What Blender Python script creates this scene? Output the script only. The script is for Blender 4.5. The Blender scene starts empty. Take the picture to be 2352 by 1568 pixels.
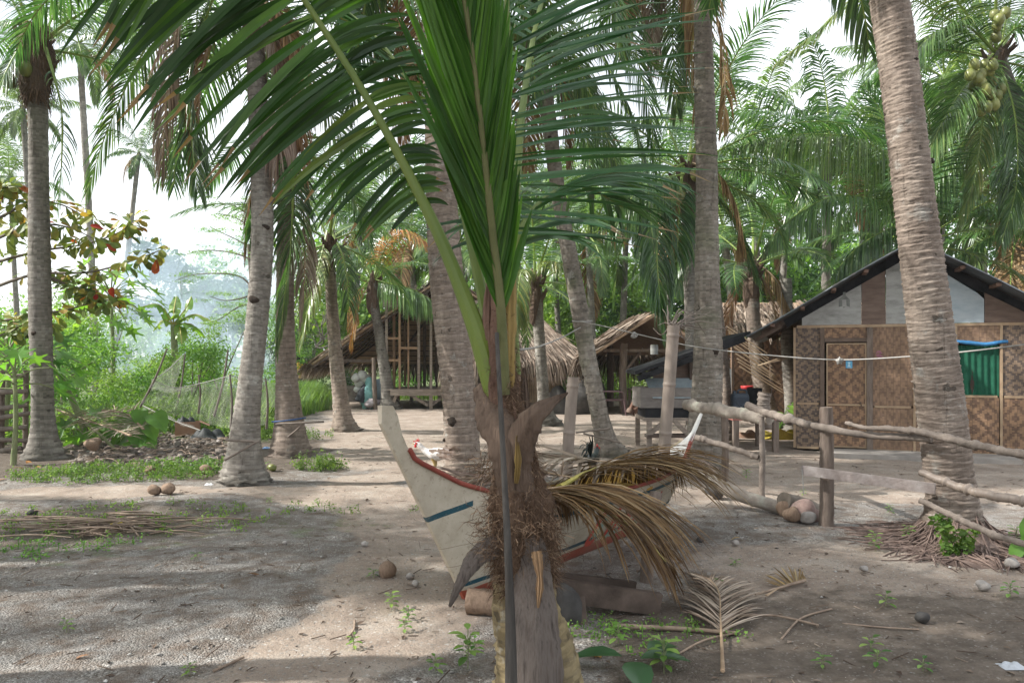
import bpy, math, random
import numpy as np
from mathutils import Vector, Matrix
SC = bpy.context.scene
COL = SC.collection
F = 1760.0; EYE = 1.55; HZ = 825.0; CX = 1176.0
rng = np.random.default_rng(7)
random.seed(7)
def V(*a): return np.array(a, float)
def at(px, py, Y): return V((px-CX)*Y/F, Y, EYE+(HZ-py)*Y/F)
def gh(x, y):
    return (0.016*np.sin(x*1.3+0.7*y)+0.012*np.sin(y*2.1-x*0.6+1)+0.008*np.sin(x*3.7+2)*np.sin(y*3.1)
            + 0.02*np.sin(x*.35+1)*np.sin(y*.3))
def G(px, py, dz=0.0):
    Y = EYE*F/(py-HZ); x = (px-CX)*Y/F
    return V(x, Y, float(gh(x, Y))+dz)
def nrm(a):
    a = np.asarray(a, float); n = np.linalg.norm(a, axis=-1, keepdims=True); return a/np.maximum(n, 1e-9)

# ------------------------------------------------------------------ mesh builder
class MB:
    def __init__(s): s.V=[]; s.n=0; s.F={3:[],4:[]}
    def add(s, v, f, mi=0, var=None):
        v = np.asarray(v, float).reshape(-1,3); f = np.asarray(f, int)
        if len(f)==0: return
        k = f.shape[1]
        if var is None: var = np.full(len(f), .5)
        elif np.isscalar(var): var = np.full(len(f), float(var))
        s.F[k].append((f+s.n, np.full(len(f), mi), np.asarray(var, float)))
        s.V.append(v); s.n += len(v)
    def build(s, name, mats, parent=None, smooth=False, local=False):
        me = bpy.data.meshes.new(name)
        v = np.concatenate(s.V) if s.V else np.zeros((0,3))
        if parent is not None and not local:
            p = parent; off = np.zeros(3)
            while p is not None: off += np.array(p.location); p = p.parent
            v = v-off
        loops=[]; tot=[]; mi=[]; va=[]
        for k in (3,4):
            for f,m,a in s.F[k]:
                loops.append(f.reshape(-1)); tot.append(np.full(len(f),k)); mi.append(m); va.append(a)
        loops=np.concatenate(loops).astype(np.int32); tot=np.concatenate(tot); mi=np.concatenate(mi).astype(np.int32); va=np.concatenate(va).astype(np.float32)
        st=np.concatenate([[0],np.cumsum(tot)[:-1]]).astype(np.int32)
        me.vertices.add(len(v)); me.vertices.foreach_set('co', v.astype(np.float32).reshape(-1))
        me.loops.add(len(loops)); me.loops.foreach_set('vertex_index', loops)
        me.polygons.add(len(tot)); me.polygons.foreach_set('loop_start', st)
        if not isinstance(mats,(list,tuple)): mats=[mats]
        for m in mats: me.materials.append(m)
        me.polygons.foreach_set('material_index', mi)
        me.polygons.foreach_set('use_smooth', np.full(len(tot), smooth))
        at_=me.attributes.new('var','FLOAT','FACE'); at_.data.foreach_set('value', va)
        me.update(calc_edges=True)
        o = bpy.data.objects.new(name, me); COL.objects.link(o)
        if parent is not None: o.parent = parent
        return o
def tag(o, label=None, cat=None, group=None, kind=None):
    if label: o['label']=label
    if cat: o['category']=cat
    if group: o['group']=group
    if kind: o['kind']=kind
    return o
def thing(name, label, cat, loc=(0,0,0), rz=0, group=None):
    o = bpy.data.objects.new(name, None); COL.objects.link(o)
    o.location = tuple(float(c) for c in loc); o.rotation_euler=(0,0,rz); o.empty_display_size=.1
    return tag(o,label,cat,group)
def copy_tree(o, parent=None):
    c = o.copy(); COL.objects.link(c); c.parent = parent
    for ch in list(o.children): copy_tree(ch, c)
    return c
def catmull(pts, n):
    P = np.asarray(pts, float)
    if len(P)==2: return P[0]+(P[1]-P[0])*np.linspace(0,1,n)[:,None]
    P = np.vstack([2*P[0]-P[1], P, 2*P[-1]-P[-2]])
    m = len(P)-3; u = np.linspace(0, m, n); i = np.minimum(u.astype(int), m-1); t=(u-i)[:,None]
    p0,p1,p2,p3 = P[i],P[i+1],P[i+2],P[i+3]
    return .5*((2*p1)+(-p0+p2)*t+(2*p0-5*p1+4*p2-p3)*t*t+(-p0+3*p1-3*p2+p3)*t**3)
def arclen(P): return np.concatenate([[0],np.cumsum(np.linalg.norm(np.diff(P,axis=0),axis=1))])
def resample(P, n):
    s=arclen(P); u=np.linspace(0,s[-1],n)
    return np.stack([np.interp(u,s,P[:,k]) for k in range(3)],1)
def frames(P):
    T = nrm(np.gradient(P,axis=0))
    ref = V(1,0,0) if abs(T[0][0])<.8 else V(0,1,0)
    S=[]; s=nrm(ref-T[0]*np.dot(ref,T[0]))
    for t in T:
        s=nrm(s-t*np.dot(s,t)); S.append(s)
    S=np.array(S); return T,S,np.cross(T,S)
def ringmesh(mb, rings, mi=0, var=None, cap=True):
    n,k,_=rings.shape
    i=np.arange(n-1)[:,None]*k; j=np.arange(k)[None]; j2=(j+1)%k
    f=np.stack([i+j,i+j2,i+k+j2,i+k+j],-1).reshape(-1,4)
    mb.add(rings.reshape(-1,3), f, mi, var)
    if cap:
        for r,rev in ((rings[0],True),(rings[-1],False)):
            c=np.vstack([r,r.mean(0)]); a=np.arange(k); b=(a+1)%k
            fs=np.stack([a,b,np.full(k,k)],1)
            if rev: fs=fs[:,[1,0,2]]
            mb.add(c,fs,mi, var if np.isscalar(var) else None)
def tube(mb, pts, r, sides=8, mi=0, var=None, n=None, cap=True, flat=1.0, rough=0, curve=True):
    P=np.asarray(pts,float)
    if n is None: n=max(len(P),2) if not curve or len(P)==2 else len(P)*5
    if curve and len(P)>2: P=resample(catmull(P,max(n*2,24)),n)
    elif len(P)==2 and n>2: P=catmull(P,n)
    r=np.interp(np.linspace(0,1,len(P)),np.linspace(0,1,np.size(r)),np.atleast_1d(r))
    T,S,U=frames(P); a=np.linspace(0,2*np.pi,sides,endpoint=False)
    rr=r[:,None]*np.ones((1,sides))
    if rough: rr=rr*(1+rough*rng.normal(size=rr.shape))
    rings=P[:,None]+rr[...,None]*(np.cos(a)[None,:,None]*S[:,None]+flat*np.sin(a)[None,:,None]*U[:,None])
    ringmesh(mb,rings,mi,var,cap)
BOXF=np.array([[0,3,2,1],[4,5,6,7],[0,1,5,4],[1,2,6,5],[2,3,7,6],[3,0,4,7]])
def box(mb, c, size, rot=None, mi=0, var=None):
    h=np.asarray(size,float)/2
    v=np.array([[-1,-1,-1],[1,-1,-1],[1,1,-1],[-1,1,-1],[-1,-1,1],[1,-1,1],[1,1,1],[-1,1,1]])*h
    if rot is not None: v=v@np.asarray(rot).T
    mb.add(v+np.asarray(c),BOXF,mi,var)
def rotz(a): c,s=math.cos(a),math.sin(a); return np.array([[c,-s,0],[s,c,0],[0,0,1.]])
def bar(mb, p, q, w, h, mi=0, var=None, up=(0,0,1)):
    p=np.asarray(p,float); q=np.asarray(q,float); T=nrm(q-p); up=np.asarray(up,float)
    if abs(np.dot(T,up))>.95: up=V(0,1,0)
    S=nrm(np.cross(T,up)); U=np.cross(S,T); L=np.linalg.norm(q-p)
    box(mb,(p+q)/2,(L,w,h),np.stack([T,S,U],1),mi,var)
def blob(mb, c, rad, noise=.06, nu=14, nv=9, mi=0, var=None, seed=0, rot=None):
    r_=np.random.default_rng(seed); rad=np.asarray(rad,float)*np.ones(3)
    th=np.linspace(0,np.pi,nv+1); ph=np.linspace(0,2*np.pi,nu,endpoint=False)
    a=np.sin(th)[:,None]*np.cos(ph); b=np.sin(th)[:,None]*np.sin(ph); z=np.cos(th)[:,None]*np.ones(nu)
    d=np.stack([a,b,z],-1); k=r_.normal(size=(5,3))*2.2; p=r_.uniform(0,6,5)
    d2=d*(1+noise*sum(np.sin(d@k[i]+p[i]) for i in range(5))[...,None])*rad
    if rot is not None: d2=d2@np.asarray(rot).T
    ringmesh(mb,d2[::-1]+np.asarray(c),mi,var,cap=False)

# ------------------------------------------------------------------ materials
def newmat(name):
    m=bpy.data.materials.new(name); m.use_nodes=True; nt=m.node_tree; nt.nodes.clear()
    return m,nt
class N:
    def __init__(s,nt): s.nt=nt
    def __call__(s,t,inp=None,**kw):
        n=s.nt.nodes.new(t)
        for k,v in kw.items(): setattr(n,k,v)
        for k,v in (inp or {}).items():
            sk=n.inputs[k]
            if isinstance(v,tuple) and len(v)==2 and hasattr(v[0],'outputs'): s.nt.links.new(v[0].outputs[v[1]],sk)
            elif hasattr(v,'outputs'): s.nt.links.new(v.outputs[0],sk)
            else:
                if sk.type=='RGBA' and len(v)==3: v=tuple(v)+(1,)
                sk.default_value=v
        return n
    def math(s,op,a,b=0.0,c=None):
        n=s.nt.nodes.new('ShaderNodeMath'); n.operation=op
        for i,v in enumerate((a,b)+((c,) if c is not None else ())):
            if isinstance(v,tuple): s.nt.links.new(v[0].outputs[v[1]],n.inputs[i])
            elif hasattr(v,'outputs'): s.nt.links.new(v.outputs[0],n.inputs[i])
            else: n.inputs[i].default_value=v
        return n
    def mix(s,fac,a,b,blend='MIX'):
        n=s.nt.nodes.new('ShaderNodeMix'); n.data_type='RGBA'; n.blend_type=blend
        for i,v in ((0,fac),(6,a),(7,b)):
            sk=n.inputs[i]
            if isinstance(v,tuple) and len(v)==2 and hasattr(v[0],'outputs'): s.nt.links.new(v[0].outputs[v[1]],sk)
            elif hasattr(v,'outputs'): s.nt.links.new(v.outputs[2] if v.bl_idname=='ShaderNodeMix' else v.outputs[0],sk)
            elif isinstance(v,(int,float)): sk.default_value=v
            else: sk.default_value=tuple(v)+(1,) if len(v)==3 else v
        return n
    def ramp(s,fac,stops,interp='LINEAR'):
        n=s.nt.nodes.new('ShaderNodeValToRGB'); n.color_ramp.interpolation=interp
        e=n.color_ramp.elements
        while len(e)<len(stops): e.new(.5)
        for el,(p,c) in zip(e,stops): el.position=p; el.color=tuple(c)+(1,) if len(c)==3 else c
        if isinstance(fac,tuple): s.nt.links.new(fac[0].outputs[fac[1]],n.inputs[0])
        else: s.nt.links.new(fac.outputs[2] if fac.bl_idname=='ShaderNodeMix' else fac.outputs[0],n.inputs[0])
        return n
def out(N_,sh): N_('ShaderNodeOutputMaterial',{0:sh})
def col_out(n): return (n,2) if n.bl_idname=='ShaderNodeMix' else (n,0)
def mat(name,c1,c2,scale=8,rough=.8,bump=.3,bscale=None,stretch=(1,1,1),spec=.25,c3=None,var=0.0,detail=6,transl=0.0,dist=.02,coord='Object'):
    m,nt=newmat(name); n=N(nt)
    tc=n('ShaderNodeTexCoord'); mp=n('ShaderNodeMapping',{0:(tc,3 if coord=='Object' else 0),3:stretch})
    nz=n('ShaderNodeTexNoise',{0:mp,'Scale':scale,'Detail':detail,'Roughness':.65})
    st=[(.3,c1),(.7,c2)] if c3 is None else [(.25,c1),(.5,c2),(.75,c3)]
    rp=n.ramp(nz,st); c=rp
    if var:
        at_=n('ShaderNodeAttribute',attribute_name='var')
        mr=n('ShaderNodeMapRange',{0:(at_,2),3:1-var,4:1+var})
        hs=n('ShaderNodeHueSaturation',{'Value':mr,'Color':c}); c=hs
    pb=n('ShaderNodeBsdfPrincipled',{'Base Color':c,'Roughness':rough,'Specular IOR Level':spec})
    if bump:
        nb=n('ShaderNodeTexNoise',{0:mp,'Scale':bscale or scale*3,'Detail':8,'Roughness':.7})
        bp=n('ShaderNodeBump',{'Strength':bump,'Distance':dist,'Height':nb}); nt.links.new(bp.outputs[0],pb.inputs['Normal'])
    sh=pb
    if transl:
        tr=n('ShaderNodeBsdfTranslucent',{0:c}); sh=n('ShaderNodeMixShader',{0:transl,1:pb,2:tr})
    out(n,sh); return m
def leafmat(name,stops,rough=.42,spec=.4,transl=.3,tcol=None,tint=(1,1,1),streak=0):
    m,nt=newmat(name); n=N(nt)
    at_=n('ShaderNodeAttribute',attribute_name='var')
    rp=n.ramp((at_,2),stops)
    tc=n('ShaderNodeTexCoord'); nz=n('ShaderNodeTexNoise',{0:(tc,3),'Scale':3.5,'Detail':3})
    mr=n('ShaderNodeMapRange',{0:nz,1:.3,2:.7,3:.72,4:1.25})
    hs=n('ShaderNodeHueSaturation',{'Value':mr,'Color':rp})
    oi=n('ShaderNodeObjectInfo'); h2=n('ShaderNodeMapRange',{0:(oi,5),3:.485,4:.515})
    nt.links.new(h2.outputs[0],hs.inputs['Hue'])
    pb=n('ShaderNodeBsdfPrincipled',{'Base Color':hs,'Roughness':rough,'Specular IOR Level':spec})
    tcx=n.mix(1.0,hs,tcol or (1.5,1.5,.6),'MULTIPLY')
    tr=n('ShaderNodeBsdfTranslucent',{0:(tcx,2)})
    out(n,n('ShaderNodeMixShader',{0:transl,1:pb,2:tr})); return m
MT={}
MT['leaf']=leafmat('palm_leaf_green',[(0,(.035,.085,.028)),(.5,(.065,.14,.042)),(.85,(.11,.195,.06)),(1,(.22,.21,.07))],rough=.28,spec=.75,transl=.36,tcol=(1.35,1.5,.75))
MT['leaflight']=leafmat('palm_leaf_light',[(0,(.06,.12,.035)),(.5,(.11,.195,.055)),(.85,(.16,.25,.08)),(1,(.28,.27,.1))],rough=.28,spec=.7,transl=.4,tcol=(1.4,1.5,.7))  # paler copy of the leaf green, sunlit look put into the colour
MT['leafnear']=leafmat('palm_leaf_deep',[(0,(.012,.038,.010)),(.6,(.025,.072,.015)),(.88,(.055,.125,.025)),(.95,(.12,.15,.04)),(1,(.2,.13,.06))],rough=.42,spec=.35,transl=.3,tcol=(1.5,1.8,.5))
MT['leafyoung']=leafmat('palm_leaf_young',[(0,(.02,.07,.01)),(.5,(.045,.125,.018)),(.8,(.075,.18,.025)),(1,(.12,.25,.035))],rough=.45,spec=.35,transl=.35,tcol=(1.5,1.8,.5))
MT['leafyellow']=leafmat('palm_leaf_yellow',[(0,(.08,.15,.045)),(.6,(.16,.21,.06)),(1,(.30,.27,.09))],rough=.32,spec=.6,transl=.35)
MT['dryleaf']=leafmat('palm_leaf_dry',[(0,(.13,.075,.035)),(.5,(.27,.165,.08)),(.85,(.38,.26,.14)),(1,(.52,.42,.3))],rough=.6,spec=.25,transl=.2,tcol=(1.3,1.1,.8))
MT['drygrey']=leafmat('palm_leaf_weathered',[(0,(.16,.11,.085)),(.5,(.30,.235,.185)),(1,(.45,.38,.32))],rough=.7,spec=.2,transl=.12,tcol=(1.2,1.1,.9))
MT['dryorange']=leafmat('palm_leaf_rust',[(0,(.24,.11,.04)),(.6,(.42,.22,.075)),(1,(.5,.36,.1))],rough=.55,spec=.25,transl=.3,tcol=(1.3,1.1,.8))
MT['litter']=leafmat('dry_litter',[(0,(.07,.05,.038)),(.6,(.16,.12,.09)),(1,(.28,.23,.18))],rough=.85,spec=.1,transl=.05,tcol=(1.1,1,.9))
MT['bush']=leafmat('bush_leaf',[(0,(.07,.16,.035)),(.5,(.15,.29,.06)),(1,(.28,.42,.12))],rough=.5,spec=.3,transl=.4)
MT['bushdark']=leafmat('bush_leaf_dark',[(0,(.025,.065,.02)),(.5,(.05,.11,.035)),(1,(.09,.17,.055))],rough=.5,spec=.3,transl=.3)
MT['bushlime']=leafmat('weed_leaf',[(0,(.06,.13,.03)),(.5,(.11,.21,.045)),(1,(.2,.3,.085))],rough=.5,spec=.3,transl=.4)
MT['papaya']=leafmat('papaya_leaf',[(0,(.06,.16,.03)),(.5,(.11,.26,.045)),(1,(.19,.36,.075))],rough=.4,spec=.35,transl=.45)
MT['banana']=leafmat('banana_leaf',[(0,(.14,.27,.05)),(1,(.3,.42,.1))],rough=.35,spec=.5,transl=.5)
MT['almond']=leafmat('almond_leaf',[(0,(.08,.15,.04)),(.45,(.16,.24,.06)),(.62,(.32,.33,.07)),(.75,(.36,.26,.05)),(.86,(.42,.08,.03)),(1,(.33,.03,.025))],rough=.45,spec=.35,transl=.4,tcol=(1.4,1.3,.7))
MT['rachis']=mat('rachis_green',(.13,.22,.04),(.24,.30,.07),6,.45,.1,spec=.4)
MT['rachisy']=mat('rachis_yellow',(.30,.28,.07),(.42,.36,.1),6,.5,.1)
MT['petiole']=mat('petiole_green',(.072,.12,.012),(.135,.18,.022),3,.45,.08,stretch=(1,1,.4),spec=.5)
MT['rachisdry']=mat('rachis_dry',(.24,.16,.1),(.4,.3,.2),10,.7,.2)
MT['fiber']=mat('palm_fibre',(.035,.021,.014),(.15,.095,.062),13,.98,1.0,38,stretch=(1.6,1.6,.35),var=.3,c3=(.08,.05,.034),dist=.04)
MT['boot']=mat('palm_boot',(.04,.026,.019),(.135,.095,.07),16,.9,.9,40,stretch=(2.2,2.2,.22),c3=(.085,.057,.042),var=.2)
MT['twig']=mat('dry_twig',(.17,.12,.09),(.36,.28,.21),12,.85,.3,var=.25)
MT['stick']=mat('weathered_stick',(.11,.09,.076),(.25,.21,.178),7,.85,.5,30,stretch=(1,1,1),var=.15)
MT['post']=mat('weathered_post',(.10,.075,.06),(.25,.20,.165),6,.9,.7,25,stretch=(3,3,.5))
MT['bamboo']=mat('old_bamboo',(.17,.135,.11),(.28,.23,.19),6,.5,.1,spec=.4,stretch=(2,2,.6))
MT['lichen']=mat('lichen_log',(.16,.135,.11),(.30,.26,.22),4,.9,.5,22,c3=(.5,.52,.42))
MT['plank']=mat('grey_plank',(.16,.13,.105),(.36,.30,.25),5,.85,.4,30,stretch=(1,4,6),var=.15)
MT['newwood']=mat('fresh_lumber',(.24,.15,.09),(.36,.24,.15),6,.7,.2,stretch=(2,2,.5),var=.15)
MT['thatch']=leafmat('thatch',[(0,(.085,.063,.048)),(.5,(.19,.148,.113)),(1,(.34,.285,.23))],rough=.85,spec=.1,transl=.08,tcol=(1.2,1.1,.9))
MT['thatchin']=mat('thatch_underside',(.27,.18,.12),(.46,.33,.23),7,.9,.5,30,stretch=(1,1,5))  # dry brown lifted brighter, standing in for light bounced under the roof
MT['stone']=mat('stone',(.2,.18,.165),(.42,.39,.36),9,.9,.6,30)
MT['coconut']=mat('coconut_green',(.10,.13,.03),(.21,.21,.06),5,.4,.1,spec=.45,var=.25)
MT['husk']=mat('coconut_husk',(.09,.06,.042),(.27,.19,.135),9,.9,.7,30,var=.25,stretch=(2.5,2.5,.7),c3=(.16,.11,.08))
def trunkmat(name,a,b,c,ringp=.1,moss=0):
    m,nt=newmat(name); n=N(nt)
    tc=n('ShaderNodeTexCoord'); sep=n('ShaderNodeSeparateXYZ',{0:(tc,3)})
    mp=n('ShaderNodeMapping',{0:(tc,3),3:(1,1,.35)})
    n1=n('ShaderNodeTexNoise',{0:mp,'Scale':5,'Detail':8,'Roughness':.7})
    base=n.ramp(n1,[(.28,a),(.5,b),(.75,c)])
    n2=n('ShaderNodeTexNoise',{0:(tc,3),'Scale':2.0,'Detail':3})
    wob=n.math('MULTIPLY_ADD',n2,.16,(sep,2))
    fr=n.math('FRACT',n.math('MULTIPLY',wob,1/ringp)); dk=n.math('LESS_THAN',fr,.16)
    c1=n.mix(n.math('MULTIPLY',dk,.28),base,(.07,.055,.045))
    mpv=n('ShaderNodeMapping',{0:(tc,3),3:(26,26,2.2)})
    n3=n('ShaderNodeTexNoise',{0:mpv,'Scale':1,'Detail':4})
    cr=n('ShaderNodeMapRange',{0:n3,1:.62,2:.72}); c2=n.mix(n.math('MULTIPLY',cr,.45),c1,(.06,.045,.035))
    vo=n('ShaderNodeTexNoise',{0:(tc,3),'Scale':7,'Detail':2}); sp=n('ShaderNodeMapRange',{0:vo,1:.70,2:.73})
    c3=n.mix(n.math('MULTIPLY',sp,.7),c2,(.035,.028,.022))
    lo=n('ShaderNodeTexNoise',{0:(tc,3),'Scale':1.1,'Detail':4}); lm=n('ShaderNodeMapRange',{0:lo,1:.52,2:.68})
    c4=n.mix(n.math('MULTIPLY',lm,moss),c3,(.10,.12,.06))
    l2=n('ShaderNodeTexNoise',{0:(tc,3),'Scale':4.2,'Detail':7,'Roughness':.75}); lm2=n('ShaderNodeMapRange',{0:l2,1:.57,2:.66}); c4=n.mix(n.math('MULTIPLY',lm2,.5),(c4,2),(.36,.36,.33))
    d2=n('ShaderNodeTexNoise',{0:mp,'Scale':1.7,'Detail':5}); dm2=n('ShaderNodeMapRange',{0:d2,1:.54,2:.72}); c4=n.mix(n.math('MULTIPLY',dm2,.55),(c4,2),(.07,.055,.045))
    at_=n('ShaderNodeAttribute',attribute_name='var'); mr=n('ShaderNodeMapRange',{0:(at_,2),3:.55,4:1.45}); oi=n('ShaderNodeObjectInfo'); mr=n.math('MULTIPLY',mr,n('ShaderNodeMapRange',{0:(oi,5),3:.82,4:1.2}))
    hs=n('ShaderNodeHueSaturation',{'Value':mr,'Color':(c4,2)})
    pb=n('ShaderNodeBsdfPrincipled',{'Base Color':hs,'Roughness':.85,'Specular IOR Level':.2})
    nb=n('ShaderNodeTexNoise',{0:mp,'Scale':40,'Detail':8,'Roughness':.7})
    h=n.math('SUBTRACT',n.math('MULTIPLY',nb,.6),n.math('ADD',n.math('MULTIPLY',cr,.5),n.math('MULTIPLY',sp,.6)))
    bp=n('ShaderNodeBump',{'Strength':.6,'Distance':.02,'Height':h}); nt.links.new(bp.outputs[0],pb.inputs['Normal'])
    out(n,pb); return m
MT['trunk']=trunkmat('palm_trunk_grey',(.11,.098,.085),(.195,.178,.155),(.31,.29,.26),.11,.15)
MT['trunkbrown']=trunkmat('palm_trunk_brown',(.115,.09,.073),(.205,.165,.135),(.315,.265,.22),.09,.05)
MT['trunkmoss']=trunkmat('palm_trunk_mossy',(.11,.095,.08),(.20,.175,.145),(.30,.27,.235),.13,.6)
MT['trunkyellow']=trunkmat('palm_trunk_young',(.13,.10,.055),(.21,.165,.09),(.27,.22,.13),.07,.3)
MT['wood']=mat('tree_bark',(.09,.075,.06),(.24,.205,.17),7,.9,.6,25,stretch=(1,1,.3))

# ------------------------------------------------------------------ generators
def frond(mb,pts,n=50,L=.8,w=.045,seg=4,t0=.16,a0=72,a1=24,vee=.25,grav=.5,r0=.03,r1=.004,fold=True,seed=0,up=(0,0,1),roll=0,sides=(1,-1),
          mi=0,mr=1,prof=None,jit=.035,vlo=.0,vhi=.9,rs=6,twist=.2,lenjit=.07,tipb=0,Ls=(1,1),tipvar=False,drop=0.0,rp=None):
    r_=np.random.default_rng(seed)
    P=resample(catmull(pts,60),28); T=nrm(np.gradient(P,axis=0)); up=nrm(V(*up))
    S=np.cross(T,up); bad=np.linalg.norm(S,axis=1)<.05; S[bad]=V(1,0,0); S=nrm(S); U=np.cross(S,T)
    if roll:
        c,s_=math.cos(roll),math.sin(roll); S,U=S*c+U*s_,U*c-S*s_
    rr=np.interp(np.linspace(0,1,28),[0,.12,.5,1],[r0,r0*.8,r0*.45,r1])
    if rp: rr=np.interp(np.linspace(0,1,28),*rp)
    a=np.linspace(0,2*np.pi,rs,endpoint=False)
    rings=P[:,None]+rr[:,None,None]*(np.cos(a)[None,:,None]*S[:,None]*1.25+.8*np.sin(a)[None,:,None]*U[:,None])
    ringmesh(mb,rings,mr)
    idx=np.linspace(0,1,28)
    for si,sd in enumerate(sides):
        t=np.linspace(t0,.995,n)+r_.normal(size=n)*.3/n; t=np.clip(t,t0,.998)
        if drop>0: t=t[r_.uniform(size=n)>drop]
        k=len(t); q=(t-t0)/(1-t0)
        ip=lambda A: np.stack([np.interp(t,idx,A[:,c]) for c in range(3)],1)
        B,TT,SS,UU=ip(P),nrm(ip(T)),nrm(ip(S)),nrm(ip(U))
        pf=np.interp(q,*(prof or ([0,.12,.4,.8,1],[.6,.85,1,.72,.35])))
        ln=L*Ls[si]*pf*(1+lenjit*r_.normal(size=k))
        ang=np.radians(a0+(a1-a0)*q+r_.normal(size=k)*2.2)[:,None]
        D=nrm(np.cos(ang)*TT+np.sin(ang)*(sd*SS+vee*UU)+jit*r_.normal(size=(k,3)))
        g=grav*(1+.13*r_.normal(size=(k,1)))
        pos=[B]; dr=[D]
        for j in range(seg):
            s=(j+.7)/seg
            d=nrm(D*(1-np.clip(g*s*.55,0,.92))+V(0,0,-1)*g*s)
            pos.append(pos[-1]+d*ln[:,None]/seg); dr.append(d)
        pos=np.stack(pos,1); dr=np.stack(dr,1)           # k,seg+1,3
        W=TT[:,None]-(TT[:,None]*dr).sum(-1,keepdims=True)*dr; W=nrm(W)
        Nn=np.cross(dr,W); tw=(r_.normal(size=k)*twist)[:,None,None]
        W,Nn=W*np.cos(tw)+Nn*np.sin(tw),Nn*np.cos(tw)-W*np.sin(tw)
        wp=np.interp(np.linspace(0,1,seg+1),[0,.2,.55,.85,1],[.45,1,.85,.45,.04])[None,:,None]*w*(.6+.4*pf)[:,None,None]
        va=np.clip(r_.uniform(vlo,vhi,k),0,1)
        if fold:
            X=np.stack([pos-W*wp*.5,pos-Nn*wp*.22*sd,pos+W*wp*.5],2); c=3
        else: X=np.stack([pos-W*wp*.5,pos+W*wp*.5],2); c=2
        i=(np.arange(k)*(seg+1)*c)[:,None,None]+(np.arange(seg)*c)[None,:,None]+np.arange(c-1)[None,None,:]
        f=np.stack([i,i+1,i+c+1,i+c],-1).reshape(-1,4)
        vv=np.repeat(va,seg*(c-1)).reshape(k,seg,c-1)
        if tipb: vv[r_.uniform(size=k)<tipb,-1]=1.0
        mb.add(X.reshape(-1,3),f,mi,vv.reshape(-1))
def autofrond(mb,o,az,el,FL,bend,seed,**kw):
    m=8; p=np.array(o,float); pts=[p.copy()]; e=el; r_=np.random.default_rng(seed+99)
    azd=r_.normal()*.06
    for i in range(m):
        d=V(math.cos(e)*math.cos(az),math.cos(e)*math.sin(az),math.sin(e)); p=p+d*FL/m; pts.append(p.copy())
        e-=bend/m*(.5+1.0*i/m); az+=azd
        e=max(e,-1.5)
    k=dict(n=46,L=.24*FL,grav=.55,seed=seed); k.update(kw)
    frond(mb,pts,**k)
def crown_specs(n,seed,L=3.6,lo=-45,hi=80,bend=75):
    r_=np.random.default_rng(seed); az0=r_.uniform(0,6.28); o=[]
    for i in range(n):
        q=i/(n-1); el=math.radians(hi+(lo-hi)*q**.85+r_.normal()*5)
        o.append((az0+i*2.39996+r_.normal()*.12,el,L*(.75+.25*math.sin(math.pi*min(1,q+.25)))*r_.uniform(.92,1.08),math.radians(bend*(.55+.6*q)*r_.uniform(.85,1.15))))
    return o
def trunk(mb,pts,r0,r1,flare=.7,fh=.3,period=.1,amp=.05,dh=.03,sides=20,seed=0,roots=True,mi=0):
    r_=np.random.default_rng(seed)
    P=catmull(pts,200); Ln=arclen(P)[-1]; n=max(8,int(Ln/dh)); P=resample(P,n); h=np.linspace(0,Ln,n)
    T,S,U=frames(P); a=np.linspace(0,2*np.pi,sides,endpoint=False)
    ph=r_.uniform(0,6,8)
    R=(r0+(r1-r0)*(h/Ln))[:,None]*np.ones(sides)
    R=R*(1+flare*np.exp(-(h/fh)**1.3))[:,None]
    R=R*(1+.04*np.sin(h*1.7+ph[0]))[:,None]*(1+.03*np.sin(2*a+ph[1]+h[:,None]*.6)+.02*np.sin(3*a+ph[2]-h[:,None]))
    hh=h[:,None]/period+.28*np.sin(a+ph[3]+h[:,None]*.8)+.12*np.sin(2*a+ph[4]+h[:,None]*2.1)+.5*np.sin(h[:,None]*.9+ph[6])
    fr=hh-np.floor(hh); R=R*(1+amp*(fr**2.2-.4)*(.55+.45*np.sin(h[:,None]*5.3+2*a+ph[7])*np.sin(h[:,None]*2.2+a+ph[2])+.3*np.sin(3*a+h[:,None]*31)))
    R=R+.0035*r_.normal(size=R.shape)
    if roots:
        k=np.exp(-(h/.2)**2)[:,None]; R=R+k*(.03+.025*np.sin(a*11+ph[5])+.035*r_.normal(size=R.shape))
    rings=P[:,None]+R[...,None]*(np.cos(a)[None,:,None]*S[:,None]+np.sin(a)[None,:,None]*U[:,None])
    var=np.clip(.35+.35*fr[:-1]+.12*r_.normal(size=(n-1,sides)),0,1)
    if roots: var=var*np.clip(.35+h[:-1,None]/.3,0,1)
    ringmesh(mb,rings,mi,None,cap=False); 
    f,m_,va=mb.F[4][-1]; mb.F[4][-1]=(f,m_,var.reshape(-1))
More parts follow.
